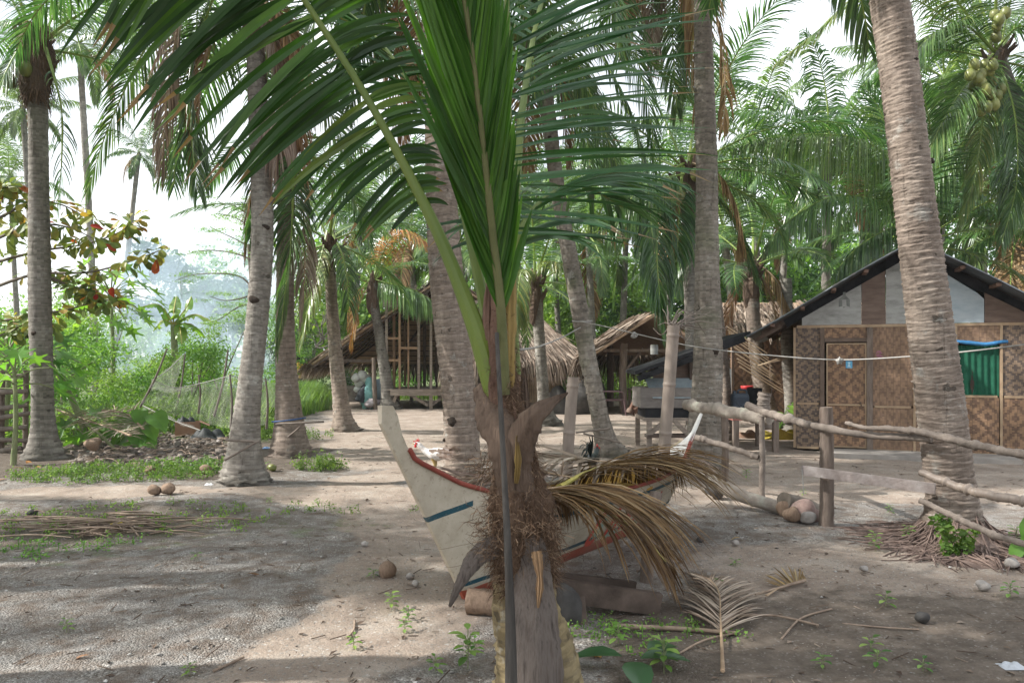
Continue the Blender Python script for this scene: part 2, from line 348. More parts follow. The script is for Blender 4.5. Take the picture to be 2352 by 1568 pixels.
def leafcloud(mb,clumps,n,size,aspect=.5,seed=0,mi=0,flat=0,vr=(0,1),fold=.25,droop=0):
    r_=np.random.default_rng(seed); vol=np.array([np.prod(c[1])**.67 for c in clumps]); idx=r_.choice(len(clumps),n,p=vol/vol.sum())
    C=np.array([c[0] for c in clumps],float)[idx]; Rd=np.array([c[1] for c in clumps],float)[idx]
    d=nrm(r_.normal(size=(n,3))); rr=r_.uniform(0,1,(n,1))**.45
    p=C+d*rr*Rd
    nn=nrm(r_.normal(size=(n,3))+d*.5+V(0,0,flat+.4)); D=nrm(np.cross(nn,r_.normal(size=(n,3))))
    D=nrm(D+V(0,0,-droop)); S=nrm(np.cross(D,nn)); s=size*r_.uniform(.55,1.3,(n,1))
    b=p; tip=p+D*s; mid=p+D*s*.45-nn*s*fold*.25
    l=mid+S*s*aspect*.5+nn*s*fold*.3; r=mid-S*s*aspect*.5+nn*s*fold*.3
    X=np.stack([b,l,tip,r],1); i=np.arange(n)*4
    cv=r_.uniform(vr[0],vr[1],len(clumps))[idx]; va=np.clip(.5*cv+.5*r_.uniform(vr[0],vr[1],n),0,1)
    mb.add(X.reshape(-1,3),np.stack([i,i+1,i+2,i+3],1),mi,va)
def shapeleaf(mb,shape,p,D,Nn,size,mi=0,var=.5,curl=.25):
    """one leaf of a 2-d outline (x across, y along) bent a little along its length"""
    D=nrm(D); Nn=nrm(Nn-D*np.dot(Nn,D)); S=np.cross(D,Nn); sh=np.asarray(shape,float)
    c=sh.mean(0)*V(0,1,0)[:2] if False else np.array([0,.45])
    a=np.vstack([sh,c]); x,y=a[:,0:1]*size,a[:,1:2]*size
    v=p+S*x+D*y-Nn*(curl*y*y/size)+Nn*np.abs(x)*.22
    k=len(sh); i=np.arange(k); mb.add(v,np.stack([i,(i+1)%k,np.full(k,k)],1),mi,var)
OV=[(0,0),(.16,.18),(.27,.42),(.25,.66),(.12,.9),(0,1),(-.12,.9),(-.25,.66),(-.27,.42),(-.16,.18)]
OB=[(0,0),(.1,.2),(.22,.5),(.27,.75),(.17,.95),(0,1.02),(-.17,.95),(-.27,.75),(-.22,.5),(-.1,.2)]
HEART=[(0,.05),(.18,-.04),(.38,.1),(.42,.35),(.3,.68),(0,1.05),(-.3,.68),(-.42,.35),(-.38,.1),(-.18,-.04)]
def lobed(k=7):
    o=[]
    for i in range(k):
        a=math.radians(-150+300*i/(k-1)); r=1-.25*abs(i-(k-1)/2)/((k-1)/2)
        am=a-math.radians(300/(k-1)/2)
        o.append((.22*math.sin(am),.45+.22*math.cos(am)))
        for da,q in ((-.16,.55),(-.1,.8),(0,1),(.1,.8),(.16,.55)):
            o.append((.62*r*q*math.sin(a+da),.45+.62*r*q*math.cos(a+da)))
    a=math.radians(150+25); o.append((.22*math.sin(a),.45+.22*math.cos(a)))
    return o
LOB=lobed()
def thatch(mb,A,B,C,D,n,ln=.7,w=.03,seed=0,lift=.06,hang=.35,mi=0,sheet=1,fringe=0,thick=.1):
    """A,B top edge; D,C bottom edge. strands run from AB towards DC"""
    r_=np.random.default_rng(seed); A,B,C,D=[np.asarray(x,float) for x in (A,B,C,D)]
    u=r_.uniform(0,1,(n,1)); v=r_.uniform(0,1,(n,1))**.85
    if fringe: v[:fringe]=1-r_.uniform(0,.06,(fringe,1))
    top=A+(B-A)*u; bot=D+(C-D)*u; p=top+(bot-top)*v; d0=nrm(bot-top)
    Nn=nrm(np.cross(B-A,D-A)+np.cross(B-C,D-C)*-1); Nn=np.broadcast_to(Nn if Nn[2]>0 else -Nn,(n,3)) 
    S=nrm(np.cross(d0,Nn)); p=p+Nn*r_.uniform(.01,lift,(n,1))
    l=ln*r_.uniform(.5,1.2,(n,1)); d=nrm(d0+S*r_.normal(size=(n,1))*.14+Nn*r_.normal(size=(n,1))*.04)
    q=p+d*l*.6; over=np.clip(v+.6*l/np.linalg.norm(bot-top,axis=1,keepdims=True)-1,0,1)>0
    d2=nrm(d+V(0,0,-1)*(hang*np.where(over,2.2,.25))+S*r_.normal(size=(n,1))*.1)
    e=q+d2*l*.5; ww=w*r_.uniform(.4,1.2,(n,1)); tl=S*np.cos(.6)+Nn*np.sin(r_.normal(size=(n,1))*.5)
    X=np.stack([p-tl*ww*.5,p+tl*ww*.5,q-tl*ww*.5,q+tl*ww*.5,e-tl*ww*.1,e+tl*ww*.1],1)
    i=(np.arange(n)*6)[:,None]; f=np.concatenate([i+np.array([[0,1,3,2]]),i+np.array([[2,3,5,4]])])
    va=r_.uniform(0,1,n); mb.add(X.reshape(-1,3),f,mi,np.concatenate([va,va]))
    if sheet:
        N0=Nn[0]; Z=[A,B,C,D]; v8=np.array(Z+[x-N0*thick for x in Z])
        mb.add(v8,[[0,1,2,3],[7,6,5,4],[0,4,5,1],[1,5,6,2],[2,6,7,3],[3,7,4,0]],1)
# ------------------------------------------------------------------ camera, world, sun
cam=bpy.data.cameras.new('camera'); co=bpy.data.objects.new('camera',cam); COL.objects.link(co)
co.location=(0,0,EYE); co.rotation_euler=(math.pi/2,0,0); cam.sensor_width=36; cam.lens=36*F/2352; cam.shift_y=(HZ-784)/2352
cam.clip_end=2000; cam.clip_start=.05; SC.camera=co
EL=math.radians(40); AZ=math.radians(4)
SUN=V(-math.cos(EL)*math.cos(AZ),-math.cos(EL)*math.sin(AZ),math.sin(EL))
w=bpy.data.worlds.new('World'); SC.world=w; w.use_nodes=True; nt=w.node_tree; nt.nodes.clear(); n=N(nt)
sky=n('ShaderNodeTexSky',sky_type='NISHITA',sun_disc=False,sun_elevation=EL,sun_rotation=math.atan2(SUN[0],SUN[1]),air_density=1.2,dust_density=3.0,ozone_density=1.0)
tc=n('ShaderNodeTexCoord'); nz=n('ShaderNodeTexNoise',{0:(tc,0),'Scale':2.2,'Detail':6})
cm=n('ShaderNodeMapRange',{0:nz,1:.40,2:.62,3:.45,4:.9})
cl=n.mix(cm,(sky,0),(14.5,15.,15.6))
bg=n('ShaderNodeBackground',{0:(cl,2),1:.075}); n('ShaderNodeOutputWorld',{0:bg})
sl=bpy.data.lights.new('sun','SUN'); sl.energy=5.0; sl.angle=math.radians(.5); sl.color=(1,.965,.91)
so=bpy.data.objects.new('sun',sl); COL.objects.link(so); so.rotation_euler=Vector(SUN).to_track_quat('Z','Y').to_euler(); so.location=(-8,0,12)
SC.view_settings.view_transform='Standard'; SC.view_settings.look='None'; SC.view_settings.gamma=1; SC.view_settings.exposure=.82
SC.render.engine='CYCLES'
cy=SC.cycles; cy.use_denoising=True; cy.max_bounces=7; cy.diffuse_bounces=3; cy.glossy_bounces=2; cy.transmission_bounces=4; cy.transparent_max_bounces=12; cy.volume_bounces=1
try: cy.denoiser='OPENIMAGEDENOISE'; cy.denoising_input_passes='RGB_ALBEDO_NORMAL'
except Exception: pass

# ------------------------------------------------------------------ ground
def seg_dist(x,y,poly):
    d=np.full(np.shape(x),1e9)
    for (ax,ay),(bx,by) in zip(poly[:-1],poly[1:]):
        ux,uy=bx-ax,by-ay; t=np.clip(((x-ax)*ux+(y-ay)*uy)/(ux*ux+uy*uy),0,1)
        d=np.minimum(d,np.hypot(x-ax-t*ux,y-ay-t*uy))
    return d
def sst(e0,e1,x): t=np.clip((x-e0)/(e1-e0),0,1); return t*t*(3-2*t)
PATH=[(-.9,2.5),(-1.0,3.6),(-.95,4.3),(-.75,5.1),(-.65,6.2),(-1.1,7.8),(-1.8,9.5),(-1.2,11.5),(0,14)]
PATH2=[(-1.1,7.9),(-2.6,8.9),(-4.5,9.0),(-8,9.2)]
def wob(x,y): return .22*np.sin(x*2.3+y*1.1)+.16*np.sin(y*3.7-x*1.7+1)+.1*np.sin(x*7.1+2)*np.sin(y*6.3)
def zones(x,y):
    wb=wob(x,y); d=seg_dist(x,y,PATH)+wb*.6; d2=seg_dist(x,y,PATH2)+wb*.6
    sand=np.maximum(1-sst(.28,.75,d),1-sst(.2,.6,d2))
    clear=sst(10.2,12.0,y+wb)*sst(-3.4,-2.4,x+wb+.3*np.clip(y-13,0,14))
    yard=sst(.9,1.8,x+wb*.6-.12*(y-6))*(1-sst(6.1,6.6,y))*.75*(1-.0*x)+sst(7.6,9.0,y+wb)*sst(.8,1.6,x)
    sand=np.clip(np.maximum(sand,np.maximum(clear,yard)),0,1)
    dirt=(1-sst(-3.6,-2.7,x+wb))*sst(9.6,10.6,y+wb)*(1-sst(14.0,15.5,y))
    dirt=np.maximum(dirt,.9*sst(.1,.8,x+wb*.5)*(1-sst(4.6,5.4,y+wb*.4)))
    dirt=np.maximum(dirt,.65*(1-sst(.5,1.5,np.hypot((x+3.9)/1.9,(y-7.3)/1.0)+wb*.4)))
    green=(1-sst(-4.9,-3.6,x+wb+.3*np.clip(y-13,0,15)))*sst(13,15.5,y)+sst(27,31,y+wb)+.35*(1-sst(.5,1.3,np.hypot((x+3.5)/2.2,(y-7.0)/1.3)+wb))
    return np.clip(sand,0,1),np.clip(dirt,0,1),np.clip(green,0,1)
def ground():
    xs=np.concatenate([-np.geomspace(400,12.5,24),np.arange(-12,13,.075),np.geomspace(13.2,400,24)])
    ys=np.concatenate([-np.geomspace(120,1,14),np.arange(-.5,2.4,.3),np.arange(2.4,17,.07),np.geomspace(17.2,900,70)])
    X,Y=np.meshgrid(xs,ys); Z=gh(X,Y)*np.exp(-(np.hypot(X,Y)/60)**2)
    Z=Z+.006*np.sin(X*9+Y*4)*np.sin(Y*8-X*3)+np.where((abs(X)<13)&(Y<17)&(Y>2),.0025*rng.normal(size=X.shape),0)
    nx,ny=len(xs),len(ys); mb=MB(); i=(np.arange(ny-1)*nx)[:,None]+np.arange(nx-1)[None]
    f=np.stack([i,i+1,i+nx+1,i+nx],-1).reshape(-1,4); v=np.stack([X,Y,Z],-1).reshape(-1,3); mb.add(v,f)
    m,nt=newmat('sand_and_gravel'); n=N(nt)
    tc=n('ShaderNodeTexCoord')
    A=lambda k:n('ShaderNodeAttribute',attribute_name=k)
    def noise(s,d=6,r=.6,st=(1,1,1)):
        mp=n('ShaderNodeMapping',{0:(tc,3),3:st}); return n('ShaderNodeTexNoise',{0:mp,'Scale':s,'Detail':d,'Roughness':r})
    vor=n('ShaderNodeTexVoronoi',{0:(tc,3),'Scale':85.0}); vor2=n('ShaderNodeTexVoronoi',{0:(tc,3),'Scale':190.0})
    sepc=n('ShaderNodeSeparateColor',{0:(vor,1)}); sepc2=n('ShaderNodeSeparateColor',{0:(vor2,1)})
    grav=n.ramp((sepc,0),[(0,(.105,.094,.083)),(.4,(.215,.2,.18)),(.75,(.31,.293,.267)),(1,(.5,.48,.445))])
    grav2=n.ramp((sepc2,0),[(0,(.14,.128,.118)),(.5,(.26,.245,.228)),(1,(.44,.42,.39))])
    g=n.mix(n('ShaderNodeMapRange',{0:noise(3),1:.4,2:.6}),grav,grav2)
    gd=n.mix(n('ShaderNodeMapRange',{0:noise(5.5,8,.7),1:.40,2:.62}),g,(.165,.132,.107))
    sandc=n.ramp(noise(2.2,8,.7),[(.3,(.205,.16,.128)),(.5,(.29,.235,.19)),(.7,(.375,.325,.275))])
    fine=n('ShaderNodeMapRange',{0:noise(160,3),1:.3,2:.7,3:.78,4:1.22}); sandf=n('ShaderNodeHueSaturation',{'Value':fine,'Color':sandc})
    pe=n('ShaderNodeMapRange',{0:(sepc,1),1:.86,2:.9}); sandp=n.mix(n.math('MULTIPLY',pe,.7),sandf,grav)
    dirtc=n.ramp(noise(6,8,.75),[(.3,(.075,.06,.048)),(.55,(.145,.118,.095)),(.75,(.215,.182,.152))])
    dirtp=n.mix(n.math('MULTIPLY',pe,.3),dirtc,grav)
    grn=n.ramp(noise(3,8,.7),[(.3,(.06,.10,.03)),(.6,(.13,.19,.06)),(.8,(.22,.24,.1))])
    nm=n('ShaderNodeMapRange',{0:noise(4,8,.75),1:.3,2:.7,3:-.28,4:.28})
    def fac(k): return n('ShaderNodeMapRange',{0:n.math('ADD',(A(k),2),nm),1:.35,2:.65})
    c=n.mix(fac('sand'),(gd,2),(sandp,2)); c=n.mix(fac('dirt'),(c,2),(dirtp,2)); c=n.mix(n.math('MULTIPLY',fac('green'),.8),(c,2),grn)
    lf=n('ShaderNodeMapRange',{0:noise(24,2,.5,(1,.55,1)),1:.70,2:.735}); c=n.mix(n.math('MULTIPLY',lf,.45),(c,2),(.12,.085,.06))
    pb=n('ShaderNodeBsdfPrincipled',{'Base Color':(c,2),'Roughness':.95,'Specular IOR Level':.15})
    gm=n.math('SUBTRACT',1.0,fac('sand'))
    h=n.math('ADD',n.math('MULTIPLY',n.math('MULTIPLY',(vor,0),-1.0),n.math('ADD',gm,.15)),n.math('MULTIPLY',noise(45,8,.75),.9))
    bp=n('ShaderNodeBump',{'Strength':.8,'Distance':.016,'Height':n.math('ADD',h,n.math('MULTIPLY',noise(7,4,.6),2.5))}); nt.links.new(bp.outputs[0],pb.inputs['Normal'])
    out(n,pb)
    o=mb.build('ground',m,smooth=True); o['kind']='structure'
    for k,a in zip(('sand','dirt','green'),zones(v[:,0],v[:,1])):
        at_=o.data.attributes.new(k,'FLOAT','POINT'); at_.data.foreach_set('value',a.astype(np.float32))
ground()
def pebbles():
    n_=70000; Y=rng.uniform(0,1,n_)**1.8*9+2.9; hw=.75*Y+.3; x=rng.uniform(-1,1,n_)*hw
    s,d,g=zones(x,Y); keep=rng.uniform(size=n_)<np.clip(1.0-.93*s-.75*d,.05,1)*np.clip(.35+.5*np.sin(x*1.9+Y*2.7)+.4*np.sin(x*4.1-Y*1.3)+.3,.12,1)
    x,Y=x[keep],Y[keep]; k=len(x); sz=.0024+.0055*rng.uniform(size=k)**3+np.where(rng.uniform(size=k)<.012,rng.uniform(.005,.016,k),0)
    base=np.array([[1,0,0],[0,1,0],[-1,0,0],[0,-1,0],[0,0,.8],[0,0,-.6]],float)
    a=rng.uniform(0,6.28,k); R=np.stack([np.stack([np.cos(a),-np.sin(a),0*a],1),np.stack([np.sin(a),np.cos(a),0*a],1),np.stack([0*a,0*a,1+0*a],1)],1)
    v=base[None]*(sz[:,None,None]*rng.uniform(.55,1.3,(k,6,1)))*np.stack([rng.uniform(.8,1.5,k),rng.uniform(.7,1.1,k),rng.uniform(.5,.85,k)],1)[:,None]
    v=np.einsum('kij,kvj->kvi',R,v)+np.stack([x,Y,gh(x,Y)+.35*sz],1)[:,None]
    f=np.array([[0,1,4],[1,2,4],[2,3,4],[3,0,4],[1,0,5],[2,1,5],[3,2,5],[0,3,5]])
    mb=MB(); mb.add(v.reshape(-1,3),(f[None]+6*np.arange(k)[:,None,None]).reshape(-1,3),0,np.repeat(rng.uniform(0,1,k),8))
    m,nt=newmat('pebble'); n=N(nt); at_=n('ShaderNodeAttribute',attribute_name='var')
    rp=n.ramp((at_,2),[(0,(.10,.09,.08)),(.35,(.21,.195,.178)),(.7,(.33,.315,.29)),(1,(.55,.53,.5))])
    out(n,n('ShaderNodeBsdfPrincipled',{'Base Color':rp,'Roughness':.9,'Specular IOR Level':.15}))
    o=mb.build('gravel',m,smooth=True); o['kind']='stuff'; o['label']='pale coral gravel scattered over the sandy ground'
pebbles()
def litter():
    mb=MB(); n_=1900
    Y=rng.uniform(0,1,n_)**1.5*13+3; x=rng.uniform(-.72,.72,n_)*Y
    for i in range(n_):
        z=gh(x[i],Y[i])+.006; a=rng.uniform(0,6.28); L=rng.uniform(.012,.05)*(1+.09*Y[i]); d=V(math.cos(a),math.sin(a),rng.normal()*.15)
        if rng.uniform()<.55:
            p=V(x[i],Y[i],z); s=V(-d[1],d[0],0)*L*.22; v=[p-d*L*.5,p+s+V(0,0,.008),p+d*L*.5,p-s+V(0,0,.004)]
            mb.add(v,[[0,1,2,3]],0,rng.uniform(0,1))
        else:
            p=V(x[i],Y[i],z); q=p+d*L*1.8; bar(mb,p,q,.004,.004,0,rng.uniform(0,1))
    o=mb.build('leaf_litter',MT['litter']); o['kind']='stuff'; o['label']='scraps of dry leaf and twig strewn on the ground'
litter()

# ------------------------------------------------------------------ palms
def boots(mb,top,r,seed,n=9,ln=.4,mi=0,spread=.9):
    r_=np.random.default_rng(seed)
    for i in range(n):
        a=i*2.4+r_.normal()*.2; z=-r_.uniform(.0,.55); d=V(math.cos(a),math.sin(a),0); p=top+d*r*.7+V(0,0,z)
        q=p+d*ln*spread*r_.uniform(.4,.8)+V(0,0,ln*r_.uniform(.3,.9)); tube(mb,[p,(p+q)/2+d*.03,q],[.07,.05,.025],6,mi,r_.uniform(.2,.8),n=5,flat=.5)
    k=60
    for i in range(k):
        a=r_.uniform(0,6.28); d=V(math.cos(a),math.sin(a),0); p=top+d*r*r_.uniform(.8,1.2)+V(0,0,r_.uniform(-.5,.2)); q=p+d*r_.uniform(.02,.15)+V(0,0,-r_.uniform(.15,.5))
        s=np.cross(d,V(0,0,1))*.012*r_.uniform(.5,1.6); mb.add([p-s,p+s,q+s*.4,q-s*.4],[[0,1,2,3]],mi,r_.uniform(0,1))
def palm(label,pts,Y,r0,r1,seed=1,tm='trunk',flare=.6,fh=.3,period=.1,amp=.05,dh=.03,sides=20,cr=None,group='coconut palms',cat='palm tree',coco=0,dry=0,name='coconut_palm',notches=(),indiv=True,bootn=9):
    P=[p if len(p)==3 and not isinstance(p,tuple) else at(p[0],p[1],p[2] if len(p)>2 else Y) for p in pts]
    base=P[0].copy(); base[2]=gh(base[0],base[1])-.05; P[0]=base
    root=thing(name,label,cat,base,group=group)
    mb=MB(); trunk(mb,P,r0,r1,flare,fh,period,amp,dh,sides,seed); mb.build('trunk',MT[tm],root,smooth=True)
    for (px,py,s) in notches:
        q=at(px,py,Y); nb=MB(); Pc=catmull(P,200); j=np.argmin(abs(Pc[:,2]-q[2])); c=Pc[j]; rr=r0+(r1-r0)*j/200
        x=np.clip(q[0]-c[0],-rr*.95,rr*.95); yy=-math.sqrt(max(rr*rr-x*x,0)); blob(nb,(c[0]+x,c[1]+yy+.012,q[2]),(s,.035,s*.7),.15,seed=int(px)); nb.build('notch',MT['darkhole'],root,smooth=True)
    top=P[-1]
    if bootn:
        bb=MB(); boots(bb,top,r1,seed,bootn); blob(bb,top+V(0,0,-.5),(r1*1.35,r1*1.35,.55),.14,seed=seed); bb.build('leaf_base',MT['boot'],root)
    if cr:
        c=dict(n=20,L=3.6,lo=-50,hi=80,bend=75,leaf='leaf',nl=76,w=.03,seg=3,fold=False,grav=.6,skip=None); c.update(cr)
        one=MB()
        for i,(az,el,L,bd) in enumerate(crown_specs(c['n'],seed*7+1,c['L'],c['lo'],c['hi'],c['bend'])):
            d=V(math.cos(az),math.sin(az),0)
            if c['skip'] and c['skip'](math.degrees(math.atan2(d[1],d[0])),math.degrees(el)): continue
            mbf=MB() if indiv else one
            last=i>=c['n']-dry
            autofrond(mbf,top+d*r1*.6+V(0,0,.05-.25*i/c['n']),az,el if not last else math.radians(-55),L*(1 if not last else .8),bd,seed*100+i,n=int(c['nl']*1.35) if c['nl']<70 else c['nl'],L=L*.23,w=c['w'],seg=c['seg'],fold=c['fold'],grav=c['grav']*(1 if not last else 1.6),r0=.032,mi=2 if (last and not indiv) else 0)
            if indiv: mbf.build('dry_frond' if last else 'frond',[MT['dryleaf' if last else c['leaf']],MT['rachisdry' if last else 'rachis']],root)
        if not indiv: one.build('crown',[MT[c['leaf']],MT['rachis'],MT['dryleaf']],root)
    if coco:
        r_=np.random.default_rng(seed)
        for i in range(coco):
            a=r_.uniform(0,6.28) if not isinstance(coco,tuple) else 0; p=top+V(math.cos(a)*r_.uniform(.2,.4),math.sin(a)*r_.uniform(.2,.4),-r_.uniform(.1,.7))
            cb=MB(); blob(cb,p,(.105,.105,.13),.03,10,7,seed=i,var=r_.uniform(0,1)); cb.build('coconut',MT['coconut'],root,smooth=True)
    return root,top
def addfrond(root,pts,dry=None,**kw):
    kw['n']=int(kw.get('n',50)*1.5); kw['w']=kw.get('w',.045)*.72
    lf=kw.pop('leafm',None) or dry or 'leaf'
    mb=MB(); P=[at(*p) for p in pts]; frond(mb,P,**kw)
    return mb.build('dry_frond' if dry else 'frond',[MT[lf],MT['rachisdry' if dry else 'rachis']],root)
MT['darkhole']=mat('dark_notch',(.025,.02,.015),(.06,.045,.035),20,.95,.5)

# --- foreground young palm
def foreground_palm():
    base=at(1245,1640,3.42); base[2]=gh(base[0],base[1])-.05
    R=thing('young_coconut_palm','young coconut palm in front of the boat, huge dark green fronds over brown fibrous boots','palm tree',base)
    mb=MB(); trunk(mb,[base,at(1232,1500,3.42),at(1208,1400,3.42),at(1200,1250,3.42),at(1180,1050,3.42)],.19,.06,.1,.3,.075,.1,.012,28,3,roots=False); mb.build('trunk',MT['trunkyellow'],R,smooth=True)
    # shaggy fibre wrapped round the stem
    fb=MB(); P=resample(catmull([at(1205,1345,3.4),at(1200,1230,3.38),at(1190,1120,3.4),at(1180,1000,3.42),at(1158,860,3.42),at(1150,700,3.43)],60),60)
    T,S,U=frames(P); a=np.linspace(0,2*np.pi,30,endpoint=False); t=np.linspace(0,1,60)
    rr=np.interp(t,[0,.12,.3,.42,.6,.8,1],[.115,.14,.13,.088,.072,.05,.035])[:,None]*np.ones(30)
    rr=rr*(1+.12*np.sin(3*a+t[:,None]*7)+.07*np.sin(5*a-t[:,None]*12+1)+.05*np.sin(11*a+t[:,None]*19)+.06*np.sin(23*a+t[:,None]*5)+.07*rng.normal(size=rr.shape))
    ringmesh(fb,P[:,None]+rr[...,None]*(np.cos(a)[None,:,None]*S[:,None]+np.sin(a)[None,:,None]*U[:,None]),0)
    fb.build('fibre_sheath',MT['fiber'],R,smooth=True)
    hb=MB()
    for i in range(9000):
        t=rng.uniform()**1.25; j=int(t*59); a_=rng.uniform(0,6.28); d=S[j]*math.cos(a_)+U[j]*math.sin(a_); r=np.interp(t,[0,.12,.3,.42,.6,.8,1],[.115,.14,.13,.088,.072,.05,.035])
        p=P[j]+d*r*(rng.uniform(.92,1.10)+.12*math.sin(3*a_+t*59*.12)); ln=rng.uniform(.03,.10)*(1.2-.4*t); tdir=nrm(d*rng.uniform(.0,.8)*(1.3 if rng.uniform()<.12 else .35)+V(*rng.normal(size=3))*.5+V(0,0,-.6)); q=p+tdir*ln*.5; e=q+nrm(tdir+V(*rng.normal(size=3))*.9+V(0,0,-.5))*ln*.6
        s=nrm(np.cross(tdir,V(*rng.normal(size=3))))*rng.uniform(.0006,.0014)
        hb.add([p-s,p+s,q-s,q+s,e],[[0,1,3,2]],0,rng.uniform()); hb.add([q-s,q+s,e],[[0,1,2]],0,rng.uniform())
    for (px,py,Y,k,sp) in ((1110,1075,3.32,120,.03),(1118,1200,3.28,160,.035),(1130,1260,3.26,150,.035),(1258,1215,3.26,160,.03),(1255,1280,3.28,120,.03),(1195,1215,3.22,200,.05)):
        cc=at(px,py,Y)
        for i in range(k):
            p=cc+V(*rng.normal(size=3))*sp; q0=at(1190,py-30,3.36); dd=nrm(cc-q0); tdir=nrm(dd*.5+V(*rng.normal(size=3))*.7); ln=rng.uniform(.03,.10); q=p+tdir*ln*.5; e=q+nrm(tdir+V(*rng.normal(size=3))*1.0+V(0,0,-.6))*ln*.6; s=nrm(np.cross(tdir,V(*rng.normal(size=3))))*rng.uniform(.0007,.0016)
            hb.add([p-s,p+s,q-s,q+s,e],[[0,1,3,2]],0,rng.uniform()); hb.add([q-s,q+s,e],[[0,1,2]],0,rng.uniform())
    hb.build('fibre_hair',MT['fiberhair'],R)
    def ribbon(name,pts,wid,face,m,cup=.35,thick=.012,var=.5,edge=.1,seed=0,nx=9,nn=40):
        r_=np.random.default_rng(seed); P=resample(catmull([at(*p) for p in pts],60),nn); T=nrm(np.gradient(P,axis=0)); fc=V(*face)
        S=nrm(np.cross(T,fc)); Nn=np.cross(S,T); t=np.linspace(0,1,nn); w=np.interp(t,np.linspace(0,1,len(wid)),wid)
        x=np.linspace(-1,1,nx); nzz=np.convolve(r_.normal(size=nn+8),np.ones(5)/5,'same')[4:-4]; ed=1+edge*(.5*np.sin(t*9+seed)+1.6*nzz+.35*r_.normal(size=nn))
        f=P[:,None]+S[:,None]*(x[None,:]*w[:,None]*ed[:,None])[...,None]-Nn[:,None]*(cup*(x**2)[None,:]*w[:,None])[...,None]+Nn[:,None]*(.006*np.sin(x*17+seed)[None,:]*np.ones((nn,1)))[...,None]
        b=f-Nn[:,None]*thick; ring=np.concatenate([f,b[:,::-1]],1); mb=MB(); ringmesh(mb,ring,0,var); return mb.build(name,m,R,smooth=True)
    FC=(0,-1,.15)
    ribbon('leaf_boot',[(1190,1180,3.3),(1180,1090,3.27),(1156,1005,3.28),(1126,935,3.36),(1104,880,3.46)],[.07,.085,.09,.075,.05],FC,MT['boot'],.5,seed=1)
    ribbon('leaf_boot',[(1165,1100,3.3),(1188,1015,3.26),(1222,955,3.22),(1262,923,3.24),(1304,902,3.3)],[.065,.08,.06,.032,.003],(-.2,-1,.35),MT['boot'],.45,seed=2)
    ribbon('leaf_boot',[(1195,1160,3.34),(1182,1040,3.33),(1178,950,3.35),(1180,895,3.38),(1182,868,3.42)],[.05,.06,.055,.045,.02],FC,MT['bootred'],.6,seed=3)
    ribbon('leaf_boot',[(1205,1080,3.38),(1208,1000,3.38),(1205,920,3.42),(1203,845,3.44)],[.03,.034,.026,.008],FC,MT['boot'],.6,seed=4)
    ribbon('leaf_boot',[(1160,1240,3.3),(1100,1270,3.26),(1060,1330,3.22),(1032,1392,3.2)],[.05,.045,.03,.006],(0,-1,.6),MT['drywood'],.4,seed=5)
    ribbon('old_petiole',[(1238,1660,3.12),(1232,1500,3.14),(1228,1380,3.18),(1226,1270,3.24),(1218,1200,3.3)],[.125,.115,.10,.085,.03],(.1,-1,0),MT['drywood'],.55,.03,edge=.05,seed=9)
    ribbon('old_petiole',[(1280,1660,3.2),(1268,1500,3.2),(1258,1380,3.22),(1252,1290,3.28)],[.045,.04,.04,.02],(.4,-1,0),MT['drywood'],.55,.03,edge=.08,seed=10)
    ribbon('split_fibre',[(1236,1395,3.15),(1240,1330,3.16),(1232,1265,3.2)],[.006,.018,.022],FC,MT['thatchgold'],.2,.008,edge=.2,seed=11)
    ribbon('leaf_sheath',[(1160,960,3.36),(1152,850,3.36),(1146,700,3.37),(1148,560,3.38),(1152,500,3.4)],[.05,.045,.042,.04,.015],FC,MT['bootred'],.5,seed=12)
    ribbon('leaf_sheath',[(1168,900,3.36),(1170,800,3.36),(1172,690,3.38),(1170,560,3.4)],[.025,.026,.028,.02],FC,MT['yellowbrown'],.6,seed=13)
    ribbon('leaf_sheath',[(1130,1010,3.36),(1138,900,3.38),(1122,760,3.4),(1125,620,3.42)],[.03,.035,.03,.015],FC,MT['bootred'],.6,seed=15)
    ribbon('leaf_sheath',[(1186,1110,3.26),(1190,1060,3.25),(1187,1000,3.26)],[.008,.016,.003],FC,MT['yellowbrown'],.3,seed=14)
    kw=dict(seg=7,fold=True,rs=10,r1=.006,tipb=.4)
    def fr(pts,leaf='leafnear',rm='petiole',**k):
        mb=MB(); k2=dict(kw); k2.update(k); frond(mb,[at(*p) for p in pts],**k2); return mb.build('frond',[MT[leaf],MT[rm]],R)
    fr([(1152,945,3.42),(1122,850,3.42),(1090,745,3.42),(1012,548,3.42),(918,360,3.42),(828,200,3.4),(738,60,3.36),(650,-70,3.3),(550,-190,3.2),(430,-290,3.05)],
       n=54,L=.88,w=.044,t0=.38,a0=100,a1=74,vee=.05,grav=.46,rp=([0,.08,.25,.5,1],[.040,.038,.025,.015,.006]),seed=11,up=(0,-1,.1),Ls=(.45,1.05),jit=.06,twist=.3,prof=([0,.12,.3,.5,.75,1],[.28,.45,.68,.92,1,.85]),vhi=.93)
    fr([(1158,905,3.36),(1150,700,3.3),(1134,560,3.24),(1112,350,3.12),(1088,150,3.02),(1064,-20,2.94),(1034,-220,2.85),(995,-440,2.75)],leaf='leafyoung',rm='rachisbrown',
       n=66,L=.92,w=.046,t0=.16,a0=16,a1=12,vee=.14,grav=.02,r0=.022,seed=12,up=(.1,-1,0),Ls=(.62,1.0),jit=.006,twist=.3,lenjit=.03,tipb=0,prof=([0,.3,1],[.8,1,.9]))
